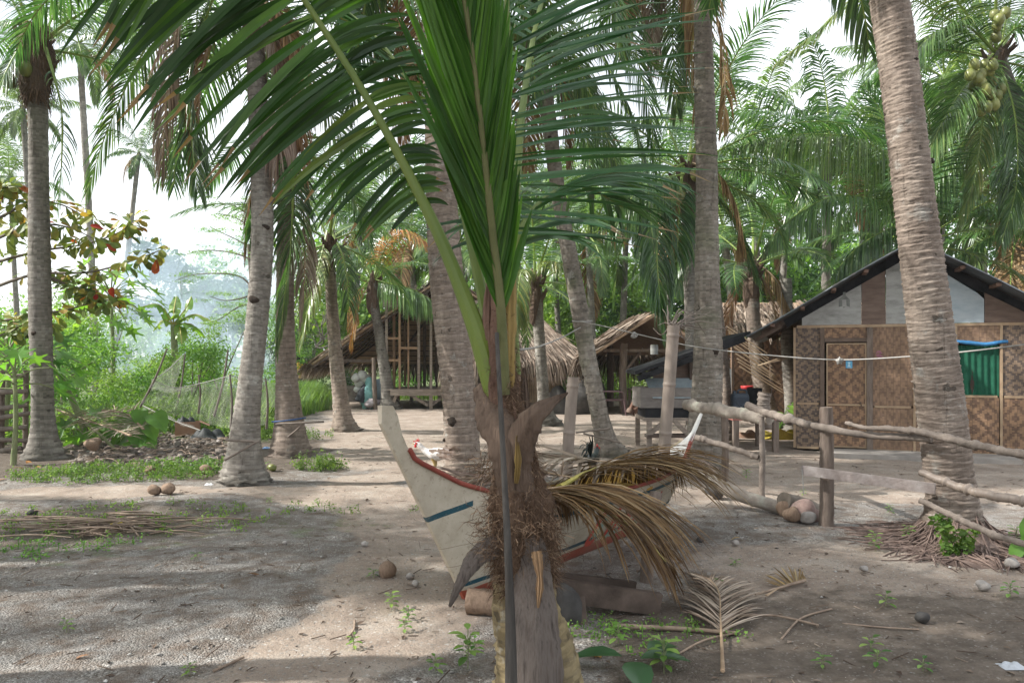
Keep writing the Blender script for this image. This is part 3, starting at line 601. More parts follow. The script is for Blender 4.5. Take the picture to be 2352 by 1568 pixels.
    fr([(1178,860,3.52),(1170,600,3.52),(1167,350,3.52),(1166,100,3.5),(1160,-120,3.47),(1150,-380,3.4)],leaf='leafdeep',
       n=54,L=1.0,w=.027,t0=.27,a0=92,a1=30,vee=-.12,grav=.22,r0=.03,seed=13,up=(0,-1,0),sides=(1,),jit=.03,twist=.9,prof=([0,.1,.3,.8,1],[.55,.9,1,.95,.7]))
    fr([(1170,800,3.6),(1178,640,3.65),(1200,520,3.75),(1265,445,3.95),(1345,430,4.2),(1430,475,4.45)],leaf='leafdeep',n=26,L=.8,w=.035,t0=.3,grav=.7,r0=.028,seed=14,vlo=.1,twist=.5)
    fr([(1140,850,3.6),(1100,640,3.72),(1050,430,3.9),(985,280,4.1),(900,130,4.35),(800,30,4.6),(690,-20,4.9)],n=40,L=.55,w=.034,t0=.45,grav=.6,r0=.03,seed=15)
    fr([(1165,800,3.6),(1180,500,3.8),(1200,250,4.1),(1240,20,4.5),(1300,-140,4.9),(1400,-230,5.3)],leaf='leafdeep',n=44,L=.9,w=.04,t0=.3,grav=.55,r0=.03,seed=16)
    return R
MT['fiberhair']=leafmat('fibre_hair',[(0,(.035,.021,.014)),(.5,(.115,.07,.046)),(1,(.28,.195,.135))],rough=.9,spec=.1,transl=.1,tcol=(1.2,1,.8))
MT['bootred']=mat('red_brown_sheath',(.075,.04,.028),(.2,.12,.085),14,.7,.4,30,stretch=(1,1,.25))
MT['drywood']=mat('split_dry_petiole',(.04,.03,.024),(.19,.16,.14),5,.85,.9,22,stretch=(11,11,.55),c3=(.10,.075,.06))
MT['thatchgold']=mat('split_fibre',(.13,.075,.04),(.34,.22,.12),20,.8,.4,stretch=(2,2,.2))
MT['yellowbrown']=mat('yellow_sheath',(.13,.085,.03),(.29,.2,.06),8,.6,.2,stretch=(1,1,.3))
MT['rachisbrown']=mat('brown_rachis',(.075,.085,.03),(.13,.13,.055),6,.6,.2)
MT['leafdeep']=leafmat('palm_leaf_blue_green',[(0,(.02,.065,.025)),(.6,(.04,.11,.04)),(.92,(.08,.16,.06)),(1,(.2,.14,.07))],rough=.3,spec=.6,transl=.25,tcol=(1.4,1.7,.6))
MT['drybrown']=leafmat('palm_leaf_brown',[(0,(.06,.034,.017)),(.5,(.145,.082,.034)),(.85,(.25,.155,.07)),(1,(.36,.28,.17))],rough=.5,spec=.3,transl=.2,tcol=(1.3,1.1,.7))
foreground_palm()
def hose():
    mb=MB(); tube(mb,[at(1141,765,3.3),at(1148,900,3.16),at(1156,1050,3.08),at(1166,1250,3.0),at(1172,1420,2.98),G(1176,1745,.0)],[.009,.010,.012,.016,.023,.028],14,n=60,rough=.01)
    o=mb.build('old_pipe',mat('grey_black_pipe',(.018,.017,.016),(.06,.055,.05),5,.8,.4,30,stretch=(3,3,.4),spec=.12,c3=(.095,.088,.08)),smooth=True); tag(o,'dark grey pipe leaning upright against the fibrous palm boots','pipe')
hose()
# --- trunks and crowns (pixel path, depth)
CK=dict
NB=lambda lo,hi: (lambda a,e: lo<a<hi)      # leaves growing towards the camera are left out
r,t=palm('straight grey palm with a dark hairy crown at the far left, beside a papaya sapling',[(102,1052),(98,940),(92,700),(90,500),(88,300),(82,90)],12.1,.165,.14,1,period=.12,flare=.95,fh=.32,cr=CK(n=13,L=3.4,lo=0,bend=75,nl=52,skip=lambda a,e:-165<a<-15 and e<55),coco=3,notches=((92,765,.05),))
addfrond(r,[(105,110,12.0),(128,190,11.9),(142,260,11.9),(141,380,11.9),(130,490,11.9)],n=26,L=.5,w=.03,grav=1.3,seed=5,drop=.35)
addfrond(r,[(80,90,12.0),(40,120,11.8),(0,200,11.6),(-40,330,11.5)],n=46,L=.8,grav=1.0,seed=6)
r,t=palm('leaning grey palm with a stick perch low on its trunk, left of the clearing',[(560,1112),(563,1010),(575,880),(592,720),(602,560),(600,400),(592,240),(586,60),(585,-70)],9.6,.155,.112,2,period=.085,flare=.85,fh=.5,sides=26,dh=.02,cr=CK(n=20,L=4.3,lo=-45,bend=80,nl=60,seg=4,skip=lambda a,e:-150<a<-40 and e<48),notches=((592,688,.06),(615,525,.05)),dry=2)
for k,(pp,kk) in enumerate([([(570,-40,9.5),(470,-90,9.4),(420,20,9.3),(385,200,9.3),(372,380,9.3)],dict(dry='drygrey',n=60,L=.95,grav=1.5,w=.04)),
      ([(570,-60,9.6),(450,-60,9.8),(340,100,10),(250,290,10.1),(200,440,10.1)],dict(n=56,L=.7,grav=.9)),
      ([(575,-60,9.6),(500,-20,9.4),(455,120,9.3),(440,300,9.25),(455,440,9.2)],dict(n=60,L=.85,grav=1.0)),
      ([(575,-60,9.9),(520,80,10.6),(470,220,11),(420,330,11.2),(360,420,11.3)],dict(n=50,L=.7,grav=1.1)),
      ([(590,-50,9.5),(625,60,9.4),(640,250,9.4),(632,420,9.4)],dict(dry='drygrey',n=60,L=.7,grav=1.6)),
      ([(590,-60,9.7),(640,20,10),(670,160,10.3),(672,330,10.5)],dict(dry='dryleaf',n=50,L=.7,grav=1.6))]):
    kk=dict(seg=4,w=.04,**{}) | kk; addfrond(r,pp,seed=20+k,**kk)
r,t=palm('thick palm tied with blue cord behind the leaning palm, with a stick perch',[(668,1048),(664,960),(656,800),(655,640),(657,480),(655,300)],12.4,.175,.125,3,period=.09,flare=.85,fh=.6,tm='trunkbrown',cr=CK(n=12,L=3.4,lo=-20,bend=75,nl=52,seg=4,skip=lambda a,e:-140<a<-40 and e<48),dry=1)
for k,(pp,kk) in enumerate([([(655,290,12.2),(672,400,11.9),(668,560,11.8),(652,690,11.8),(638,800,11.8)],dict(n=70,L=.75,grav=1.1,w=.042)),
      ([(650,300,12.2),(610,330,12),(590,440,11.9),(575,540,11.9)],dict(n=46,L=.7,grav=1.0)),
      ([(660,300,12.3),(690,420,12.2),(700,600,12.2),(690,740,12.2)],dict(dry='drygrey',n=50,L=.6,grav=1.6))]): addfrond(r,pp,seed=40+k,seg=4,**kk)
r,t=palm('slim palm with a low crown and brown boots in front of the unfinished hut',[(792,992),(785,940),(770,800),(760,660),(757,545)],16.5,.17,.115,4,period=.08,flare=.8,fh=.35,tm='trunkbrown',cr=CK(n=11,L=3.0,lo=-30,bend=75,nl=46,skip=lambda a,e:-130<a<-50 and e<48),dry=1,notches=((800,800,.03),))
addfrond(r,[(752,530,16.4),(735,600,16.2),(712,690,16.0),(690,790,15.9)],n=54,L=.75,grav=1.1,seed=51,w=.05,leafm='leafyellow')
addfrond(r,[(762,530,16.4),(790,600,16.1),(800,690,16.0),(790,760,16)],n=40,L=.6,grav=1.2,seed=52)
r,t=palm('crooked palm with blue paint scrawl standing at the hut platform',[(897,938),(888,880),(870,760),(860,700),(857,640)],24,.2,.125,5,flare=1.0,fh=.4,cr=CK(n=15,L=3.0,lo=-30,bend=70,nl=40,skip=lambda a,e:-120<a<-60 and e<48),dry=1)
for k,(pp,kk) in enumerate([([(858,640,23.9),(890,650,23.5),(950,665,23.2),(1010,700,23)],dict(n=50,L=1.2,grav=2.4,w=.09,leafm='leaflight')),
      ([(858,640,23.9),(890,560,23.6),(930,530,23.3),(985,560,23)],dict(n=50,L=1.0,grav=1.1,leafm='dryorange')),
      ([(850,640,23.9),(820,680,23.6),(812,740,23.5),(808,800,23.5)],dict(n=40,L=.6,grav=1.1,leafm='dryorange')),
      ([(850,640,23.9),(820,600,23.6),(790,620,23.4),(765,690,23.3)],dict(n=44,L=.8,grav=1.1))]): addfrond(r,pp,seed=60+k,**kk)
r,t=palm('stout brown palm with cracked bark rising just behind the boat',[(1066,1120),(1062,1050),(1053,900),(1042,800),(1026,640),(1014,450),(1010,300),(1002,0),(998,-300)],9.5,.225,.17,6,period=.105,amp=.07,flare=.2,fh=.3,tm='trunkbrown',sides=30,dh=.015,cr=CK(n=22,L=4.2,lo=-50,bend=85,nl=60,seg=4,skip=lambda a,e:-150<a<-30 and e<30),dry=2,notches=((1040,965,.07),(1022,1008,.025)))
for k,(pp,kk) in enumerate([([(1010,-290,9.6),(1150,-200,10),(1290,60,10.4),(1400,330,10.6),(1440,470,10.7)],dict(n=60,L=.85,grav=1.0)),
      ([(1010,-280,9.7),(1180,-100,10.5),(1260,120,11),(1330,290,11.2),(1425,440,11.3)],dict(n=50,L=.6,grav=1.2,drop=.2)),
      ([(1010,-280,9.7),(1220,-280,10.5),(1400,-60,11),(1480,200,11.3),(1510,400,11.4)],dict(n=60,L=.9,grav=1.1)),
      ([(990,-280,9.7),(880,-160,10.2),(830,60,10.5),(800,260,10.7)],dict(n=56,L=.8,grav=1.0)),
      ([(990,-280,9.7),(860,-100,10.8),(900,130,11.5),(930,330,11.8)],dict(n=50,L=.8,grav=1.1,dry='dryleaf'))]): addfrond(r,pp,seed=70+k,seg=4,**kk)
r,t=palm('mossy grey palm leaning left with a rope tied round it',[(1405,1048),(1385,985),(1350,820),(1318,640),(1290,490),(1272,370),(1254,220),(1225,60)],12.4,.15,.105,7,period=.13,flare=.75,fh=.35,tm='trunkmoss',cr=CK(n=20,L=3.8,lo=-50,bend=80,nl=54,seg=4,skip=lambda a,e:-140<a<-40 and e<48),dry=3,coco=4,notches=((1340,865,.035),(1318,905,.02),(1262,320,.03)))
for k,(pp,kk) in enumerate([([(1235,60,12.3),(1330,60,12),(1420,200,11.8),(1480,380,11.7),(1500,560,11.7)],dict(n=64,L=.85,grav=1.2)),
      ([(1240,70,12.5),(1320,150,12.8),(1380,300,13),(1420,450,13.1)],dict(n=54,L=.7,grav=1.2)),
      ([(1220,60,12.4),(1180,140,12.6),(1150,300,12.7),(1170,420,12.7)],dict(n=54,L=.7,grav=1.2))]): addfrond(r,pp,seed=80+k,seg=4,**kk)
r,t=palm('short palm with scarred root collar in front of the slatted hut',[(1258,977),(1250,930),(1242,820),(1235,720),(1230,640)],18,.15,.12,8,flare=1.0,fh=.3,cr=CK(n=14,L=2.7,lo=-25,bend=75,nl=40,skip=lambda a,e:-130<a<-50 and e<48),period=.11)
for k,pp in enumerate([[(1232,640,17.9),(1270,600,17.5),(1310,640,17.3),(1330,720,17.2)],[(1228,640,17.9),(1200,620,17.5),(1190,680,17.3),(1195,750,17.2)]]): addfrond(r,pp,seed=90+k,n=44,L=.7,grav=1.2,leafm='leafyellow')
r,t=palm('tall straight palm with mossy foot behind the log rail, right of the boat',[(1612,1090),(1616,1000),(1625,850),(1624,600),(1624,400),(1618,200),(1614,0),(1612,-240)],10.3,.205,.095,9,period=.1,flare=.45,fh=.5,tm='trunkmoss',sides=26,dh=.02,cr=CK(n=20,L=4.0,lo=-5,bend=75,nl=60,seg=4,skip=lambda a,e:-180<a<25),dry=0,notches=((1632,805,.07),(1600,880,.03),(1640,1000,.03),(1612,45,.035)))
for k,(pp,kk) in enumerate([([(1600,-220,10.4),(1570,-160,10.6),(1590,0,10.7),(1605,180,10.7),(1625,330,10.5)],dict(dry='dryleaf',n=70,L=.8,grav=1.7)),
      ([(1600,-220,10.6),(1520,-180,11.3),(1450,-40,11.8),(1430,120,12)],dict(dry='dryleaf',n=60,L=.8,grav=1.8)),
      ([(1600,-220,10.6),(1540,-160,11.5),(1500,-20,12.2),(1500,150,12.5)],dict(dry='drygrey',n=60,L=.8,grav=1.8)),
      ([(1600,-220,10.8),(1560,-120,11.8),(1545,60,12.4),(1555,260,12.6)],dict(n=60,L=.9,grav=1.5)),
      ([(1605,-200,10.1),(1640,0,9.9),(1665,180,9.9),(1660,300,10)],dict(dry='dryleaf',n=40,L=.6,grav=1.7,drop=.3))]): addfrond(r,pp,seed=100+k,seg=4,**kk)
r,t=palm('big curved brown palm with spreading red roots in front of the bamboo house',[(2192,1240),(2186,1150),(2168,1000),(2140,780),(2112,560),(2085,330),(2062,130),(2040,-20),(1985,-380)],6.4,.185,.132,10,period=.066,amp=.07,flare=.75,fh=.22,tm='trunkbrown',sides=34,dh=.008,cr=CK(n=18,L=3.4,lo=15,bend=60,nl=60,seg=4,skip=lambda a,e:-180<a<35),notches=((2128,372,.03),(2085,150,.02)))
bigpalm=r
addfrond(r,[(1990,-360,6.4),(1900,-330,6.9),(1960,-80,7.4),(1990,60,7.6),(1995,110,7.7)],n=44,L=.7,grav=1.2,seed=110,seg=4)
r,t=palm('young palm with shaggy brown boots standing behind the outdoor table',[(1772,990),(1752,900),(1737,800),(1728,700),(1728,600)],17,.19,.15,11,flare=.6,fh=.4,period=.1,tm='trunkbrown',cr=CK(n=14,L=3.2,lo=-10,bend=75,nl=46,skip=lambda a,e:-120<a<-60 and e<48),dry=2,bootn=14)
addfrond(r,[(1735,600,16.9),(1780,640,16.6),(1810,700,16.4),(1822,760,16.4)],dry='dryleaf',n=50,L=.7,grav=1.5,seed=121)
r,t=palm('palm with coconuts and hanging brown fronds, half hidden by the tall straight palm',[(1600,1005),(1594,900),(1590,700),(1584,500),(1578,385)],14.5,.16,.13,12,cr=CK(n=18,L=3.6,lo=-40,bend=85,nl=54,seg=4,skip=lambda a,e:-120<a<-55 and e<48),dry=2,coco=7,bootn=14)
for k,(pp,kk) in enumerate([([(1570,375,14.3),(1510,420,14),(1508,560,13.8),(1515,680,13.7),(1525,760,13.7)],dict(n=64,L=.95,grav=1.6,w=.055)),
      ([(1570,400,14.2),(1510,415,13.8),(1450,455,13.6),(1400,540,13.5)],dict(n=64,L=1.1,grav=1.8,w=.05,leafm='leaflight')),
      ([(1590,375,14.3),(1650,400,14.1),(1690,480,14),(1700,580,14)],dict(dry='dryleaf',n=50,L=.8,grav=1.6)),
      ([(1570,370,14.4),(1560,470,14.1),(1555,580,14),(1545,700,14)],dict(n=60,L=.8,grav=1.2)),
      ([(1590,380,14.4),(1680,500,14.2),(1740,640,14.2)],dict(n=44,L=.6,grav=.9))]): addfrond(r,pp,seed=130+k,seg=4,**kk)
r,t=palm('palm whose long arching frond hangs over the house roof, crown just above the ridge',[(2150,960),(2140,800),(2125,650),(2112,545)],16.5,.17,.14,13,cr=CK(n=16,L=3.8,lo=-10,bend=70,nl=56,seg=4,skip=lambda a,e:-125<a<-55 and e<48))
for k,(pp,kk) in enumerate([([(2105,530,16.3),(2065,400,15.8),(1990,325,15.4),(1870,308,15.0),(1760,318,14.8),(1690,335,14.7)],dict(n=84,L=1.3,grav=2.8,w=.055,leafm='leaflight',jit=.03,twist=.5,a0=62)),
      ([(2108,540,16.3),(2040,470,15.7),(1920,450,15.2),(1820,500,15),(1760,560,14.9)],dict(n=70,L=1.15,grav=2.4,w=.05,leafm='leaflight',jit=.04)),
      ([(2115,530,16.3),(2180,380,16),(2260,300,15.8),(2370,280,15.6)],dict(n=70,L=1.1,grav=2.2,w=.05,leafm='leaflight')),
      ([(2110,540,16.3),(2060,520,15.9),(1980,560,15.6),(1920,620,15.5)],dict(n=60,L=1.0,grav=2.2,w=.05))]): addfrond(r,pp,seed=140+k,seg=4,t0=.1,**kk)
# coconut palm at the upper right
r,t=palm('palm heavy with clusters of yellow green coconuts at the upper right corner',[(2440,990),(2420,700),(2380,420),(2330,240),(2288,120)],15.5,.18,.14,14,cr=CK(n=18,L=4.0,lo=0,bend=80,nl=60,seg=4,skip=lambda a,e:-175<a<-5 and e<60),bootn=16)
cbs=[(2238,150),(2252,172),(2262,150),(2245,180),(2272,165),(2228,172),(2255,192),(2235,198),(2280,150),(2280,185),(2265,205),(2246,240),(2262,225),(2275,215),(2290,220),(2268,245),(2252,255),(2300,205),(2285,240),(2285,35),(2295,45),(2290,60),(2288,85),(2310,30)]
for i,(px,py) in enumerate(cbs):
    mb=MB(); p=at(px,py,14.35+.35*((i*7)%5)/5); blob(mb,p,(.098,.098,.118),.03,12,8,seed=i,var=rng.uniform(),rot=rotz(i)); mb.build('coconut',MT['coconut'],r,smooth=True)
for k,(pp,kk) in enumerate([([(2285,120,15.4),(2215,60,15),(2130,90,14.8),(2050,200,14.6)],dict(n=90,L=1.1,grav=.9)),
      ([(2280,125,15.4),(2230,180,15),(2170,270,14.8),(2110,400,14.7)],dict(n=90,L=1.2,grav=.8,leafm='leaflight')),
      ([(2290,130,15.4),(2330,260,15),(2335,420,14.9),(2300,560,14.8)],dict(n=90,L=1.0,grav=1.1)),
      ([(2280,115,15.4),(2150,-40,15.2),(2000,-30,15),(1880,70,14.9),(1790,140,14.8)],dict(n=90,L=1.0,grav=.8,leafm='leafyellow')),
      ([(2290,110,15.3),(2350,60,15),(2400,150,14.8),(2420,300,14.7)],dict(n=80,L=1.1,grav=1.0)),
      ([(2285,130,15.4),(2260,260,15.1),(2240,400,15),(2200,520,15)],dict(n=60,L=.8,grav=1.4,leafm='leafyellow'))]): addfrond(r,pp,seed=150+k,seg=4,t0=.12,**kk)
# --- unseen palms added past the left edge to shade the yard
for k,(x,y,h,sd,L,nn) in enumerate([(-5.2,3.4,6.6,31,3.9,26),(-9.8,5.6,7.6,32,3.8,18),(-7.6,4.9,6.8,33,3.2,16),(-11.6,6.4,6.6,34,3.4,22)]):
    palm(['grey palm just outside the left edge that shades the foreground','tall palm beyond the left edge shading the gravel','palm out of sight left of the stick fence','palm outside the lower left corner of the view'][k],[V(x,y,0),V(x+.15,y+.1,h*.5),V(x+.35,y,h)],y,.18,.14,sd,dh=.08,sides=12,cr=CK(n=nn,L=L,nl=44,lo=-20),indiv=False,group='coconut palms')
# --- background palms
BG=[(1905,335,22,6,'tall palm with upright pale spear fronds against the white sky'),(1722,330,28,5,'distant palm with dark crown between the straight palm and the house'),
(1440,470,31,4,'hazy palm behind the small thatched shelter'),(1350,540,29,3.5,'mid green palm over the slatted hut ridge'),(1180,500,33,4,'far palm showing behind the foreground boots'),
(1990,470,24,5,'palm crown right of the arching frond'),(2235,430,20,4.6,'palm crown above the right roof slope'),(2345,520,18,3.6,'bright green palm at the right edge above the roof'),
(2310,330,23,5,'palm behind the coconut clusters'),(1660,520,24,4,'palm behind the shaggy boots'),(1810,450,28,5,'palm half hidden under the arching frond'),(1540,520,30,4,'palm behind the hanging green frond at the shelter'),
(945,540,31,4,'palm behind the rust coloured frond'),(830,500,34,4.5,'faint palm above the hut eave'),(1060,560,30,4,'palm seen between the brown trunk and the green petiole'),(2110,330,27,6,'tall palm behind the curved brown trunk'),
(2170,180,24,6,'lofty palm beside the coconut palm'),(1270,470,36,5,'hazy palm behind the rope tied palm')]
protos=[]
for k in range(5):
    mb=MB(); sp=crown_specs(15,300+k,3.7,-40,82,75)
    for i,(az,el,L,bd) in enumerate(sp): autofrond(mb,V(0,0,0),az,el,L,bd,500+40*k+i,n=58,L=L*.27,w=.055,seg=3,fold=False,grav=1.15,mi=2 if i>=14 else 0)
    protos.append(mb)
pmesh=[]
def bgpalm(px,py,Y,h,label,k,r=.15,leaf='leaf',sc=1.0,tm='trunk',lean=.5):
    top=at(px,py,Y); base=V(top[0]+lean*math.sin(k*2.3),Y+lean*math.cos(k*1.7),-.05)
    root=thing('coconut_palm',label,'palm tree',base,group='coconut palms')
    mb=MB(); trunk(mb,[base,base*.6+top*.4+V(.1*math.sin(k),0,0),top],r,r*.75,.6,.35,.11,.05,.09,10,k,roots=False); mb.build('trunk',MT[tm],root,smooth=True)
    j=k%5
    if len(pmesh)<=j:
        c=protos[j].build('crown',[MT[('leaf','leaflight','leaf','leaflight','leaflight')[j]],MT['rachis'],MT['dryleaf']],root,local=True); pmesh.append(c.data)
    else:
        c=bpy.data.objects.new('crown',pmesh[j]); COL.objects.link(c); c.parent=root
    c.location=tuple(top-base); c.rotation_euler=(0,0,k*1.37); c.scale=(sc,)*3
for k,(px,py,Y,h,lb) in enumerate(BG): bgpalm(px,py,Y,h,lb,k,sc=1.0 if Y<27 else 1.15)
for k,(px,py,Y,lb,r,sc) in enumerate([(182,100,31,'slender tall palm against white sky, right of the hairy crowned palm',.15,1.0),(319,352,38,'slender pale palm in the smoke gap, right of the taller slender palm',.14,.62),(52,245,34,'pale far palm behind the left edge of the hairy crowned palm',.15,.8),(22,405,46,'faint distant palm low at the left edge',.16,1.0)]):
    bgpalm(px,py,Y,0,lb,k+1,r=r,sc=sc,lean=1.0)

mb=MB(); tp=at(84,120,12.1); blob(mb,tp+V(0,0,-.1),(.2,.2,.5),.16,20,14,seed=5)
for k in range(900):
    a=rng.uniform(0,6.28); z=rng.uniform(-.75,.45); d=V(math.cos(a),math.sin(a),0); p=tp+d*rng.uniform(.13,.24)+V(0,0,z); q=p+d*rng.uniform(.0,.14)+V(rng.normal()*.04,rng.normal()*.04,-rng.uniform(.06,.32)); s=np.cross(d,V(0,0,1))*rng.uniform(.003,.02); mb.add([p-s,p+s,q+s*.3,q-s*.3],[[0,1,2,3]],0,rng.uniform())
mb.build('hairy_sheath',MT['fiber'],[o for o in COL.objects if o.get('label','').startswith('straight grey palm with a dark hairy')][0],smooth=True)
# ------------------------------------------------------------------ bamboo house
def prism(mb,poly,y0,y1,mi=0,var=None):
    p=np.asarray(poly,float); k=len(p); a=np.stack([p[:,0],np.full(k,y0),p[:,1]],1); b=a.copy(); b[:,1]=y1
    v=np.vstack([a,b,a.mean(0)[None],b.mean(0)[None]]); i=np.arange(k); j=(i+1)%k
    mb.add(v,np.concatenate([np.stack([i,j,np.full(k,2*k)],1),np.stack([j+k,i+k,np.full(k,2*k+1)],1)]),mi,var)
    mb.add(v,np.stack([j,i,i+k,j+k],1),mi,var)
def amakan(name,light,light2,dark,P,herring=False,vert=False,cell=.034):
    m,nt=newmat(name); n=N(nt); tc=n('ShaderNodeTexCoord'); s=n('ShaderNodeSeparateXYZ',{0:(tc,3)})
    nz=n('ShaderNodeTexNoise',{0:(tc,3),'Scale':2.0}); X=n.math('MULTIPLY_ADD',nz,.03,(s,0)); Z=n.math('MULTIPLY_ADD',nz,.03,(s,2))
    a_,b_=(X,Z) if not vert else (Z,X)
    row=n.math('FLOOR',n.math('DIVIDE',b_,.023)); xs=n.math('MULTIPLY',n.math('FLOOR',n.math('DIVIDE',a_,cell)),cell); zs=n.math('MULTIPLY',row,.023)
    tri=lambda q,p: n.math('MULTIPLY',n.math('ABSOLUTE',n.math('SUBTRACT',n.math('FRACT',n.math('DIVIDE',q,p)),.5)),2.0)
    if herring: d=n.math('FRACT',n.math('ADD',n.math('DIVIDE',zs,.2),n.math('MULTIPLY',tri(xs,P),1.5)))
    else: d=n.math('FRACT',n.math('MULTIPLY',n.math('ADD',tri(xs,P),tri(zs,P*1.1)),1.3))
    mask=n.math('GREATER_THAN',d,.46)
    cb=n('ShaderNodeCombineXYZ',{0:n.math('ADD',xs,n.math('MULTIPLY',n.math('MODULO',row,2.0),cell*.5)),1:zs})
    wn=n('ShaderNodeTexWhiteNoise',{0:cb}); 
    lt=n.mix((wn,0),light,light2); dk=n.mix((wn,0),dark,tuple(c*1.5 for c in dark))
    c=n.mix(mask,(dk,2),(lt,2))
    gap=n.math('LESS_THAN',n.math('FRACT',n.math('DIVIDE',b_,.023)),.16); gp2=n.math('LESS_THAN',n.math('FRACT',n.math('DIVIDE',a_,cell*3)),.07)
    c=n.mix(n.math('MULTIPLY',n.math('MAXIMUM',gap,gp2),.55),(c,2),tuple(x*.55 for x in dark))
    st=n('ShaderNodeTexNoise',{0:(tc,3),'Scale':3.0,'Detail':5}); hv=n('ShaderNodeMapRange',{0:st,1:.3,2:.7,3:.75,4:1.2}); hs=n('ShaderNodeHueSaturation',{'Value':hv,'Color':(c,2)})
    pb=n('ShaderNodeBsdfPrincipled',{'Base Color':hs,'Roughness':.65,'Specular IOR Level':.3})
    bp=n('ShaderNodeBump',{'Strength':.5,'Distance':.006,'Height':n.math('SUBTRACT',n.math('MULTIPLY',mask,.5),gap)}); nt.links.new(bp.outputs[0],pb.inputs['Normal'])
    out(n,pb); return m
AM={'d':amakan('woven_bamboo_diamond',(.335,.205,.12),(.26,.16,.095),(.135,.083,.055),.38),'dv':amakan('woven_bamboo_grey_diamond',(.26,.185,.125),(.21,.15,.105),(.09,.068,.056),.31,vert=True),
    'h':amakan('woven_bamboo_zigzag',(.295,.19,.12),(.25,.16,.10),(.165,.105,.07),.30,herring=True)}
paint=lambda nm,c1,c2,c3: mat(nm,c1,c2,3,.8,.25,30,stretch=(1,1,3),c3=c3)
MT['whitew']=paint('worn_white_paint',(.17,.17,.155),(.33,.33,.31),(.42,.42,.40)); MT['bluew']=paint('worn_blue_white_paint',(.27,.34,.38),(.40,.46,.49),(.47,.51,.53)); MT['brownply']=mat('brown_plywood',(.11,.075,.06),(.2,.145,.115),3,.8,.2,20,stretch=(1,1,4))
MT['frameb']=mat('split_bamboo_trim',(.28,.19,.12),(.42,.31,.2),5,.6,.2,stretch=(1,1,1)); MT['framed']=mat('dark_door_post',(.09,.065,.05),(.18,.13,.1),5,.8,.3)
def metal(name,a,b,rust=0.0):
    m,nt=newmat(name); n=N(nt); tc=n('ShaderNodeTexCoord'); nz=n('ShaderNodeTexNoise',{0:(tc,3),'Scale':2.5,'Detail':7,'Roughness':.7})
    c=n.ramp(nz,[(.35,a),(.65,b)]); n2=n('ShaderNodeTexNoise',{0:(tc,3),'Scale':6,'Detail':5}); rm=n('ShaderNodeMapRange',{0:n2,1:.55,2:.68}); c2=n.mix(n.math('MULTIPLY',rm,rust),c,(.16,.08,.045))
    out(n,n('ShaderNodeBsdfPrincipled',{'Base Color':(c2,2),'Roughness':.5,'Metallic':.35,'Specular IOR Level':.4})); return m
MT['roofmetal']=metal('corrugated_iron',(.10,.115,.125),(.22,.24,.255),.3); MT['tin']=metal('grey_blue_tin',(.22,.27,.29),(.36,.41,.43),.25)
MT['darkroof']=mat('tar_dark_roof',(.010,.011,.012),(.035,.035,.038),5,.85,.3,spec=.1)  # black of the coop roof, also painted shade in gaps and hut interior
MT['curtain']=mat('green_mesh_curtain',(.008,.075,.042),(.02,.13,.075),10,.85,.2,transl=.25); MT['bluecloth']=mat('blue_tarp',(.03,.16,.36),(.08,.28,.55),8,.6,.5,transl=.1)
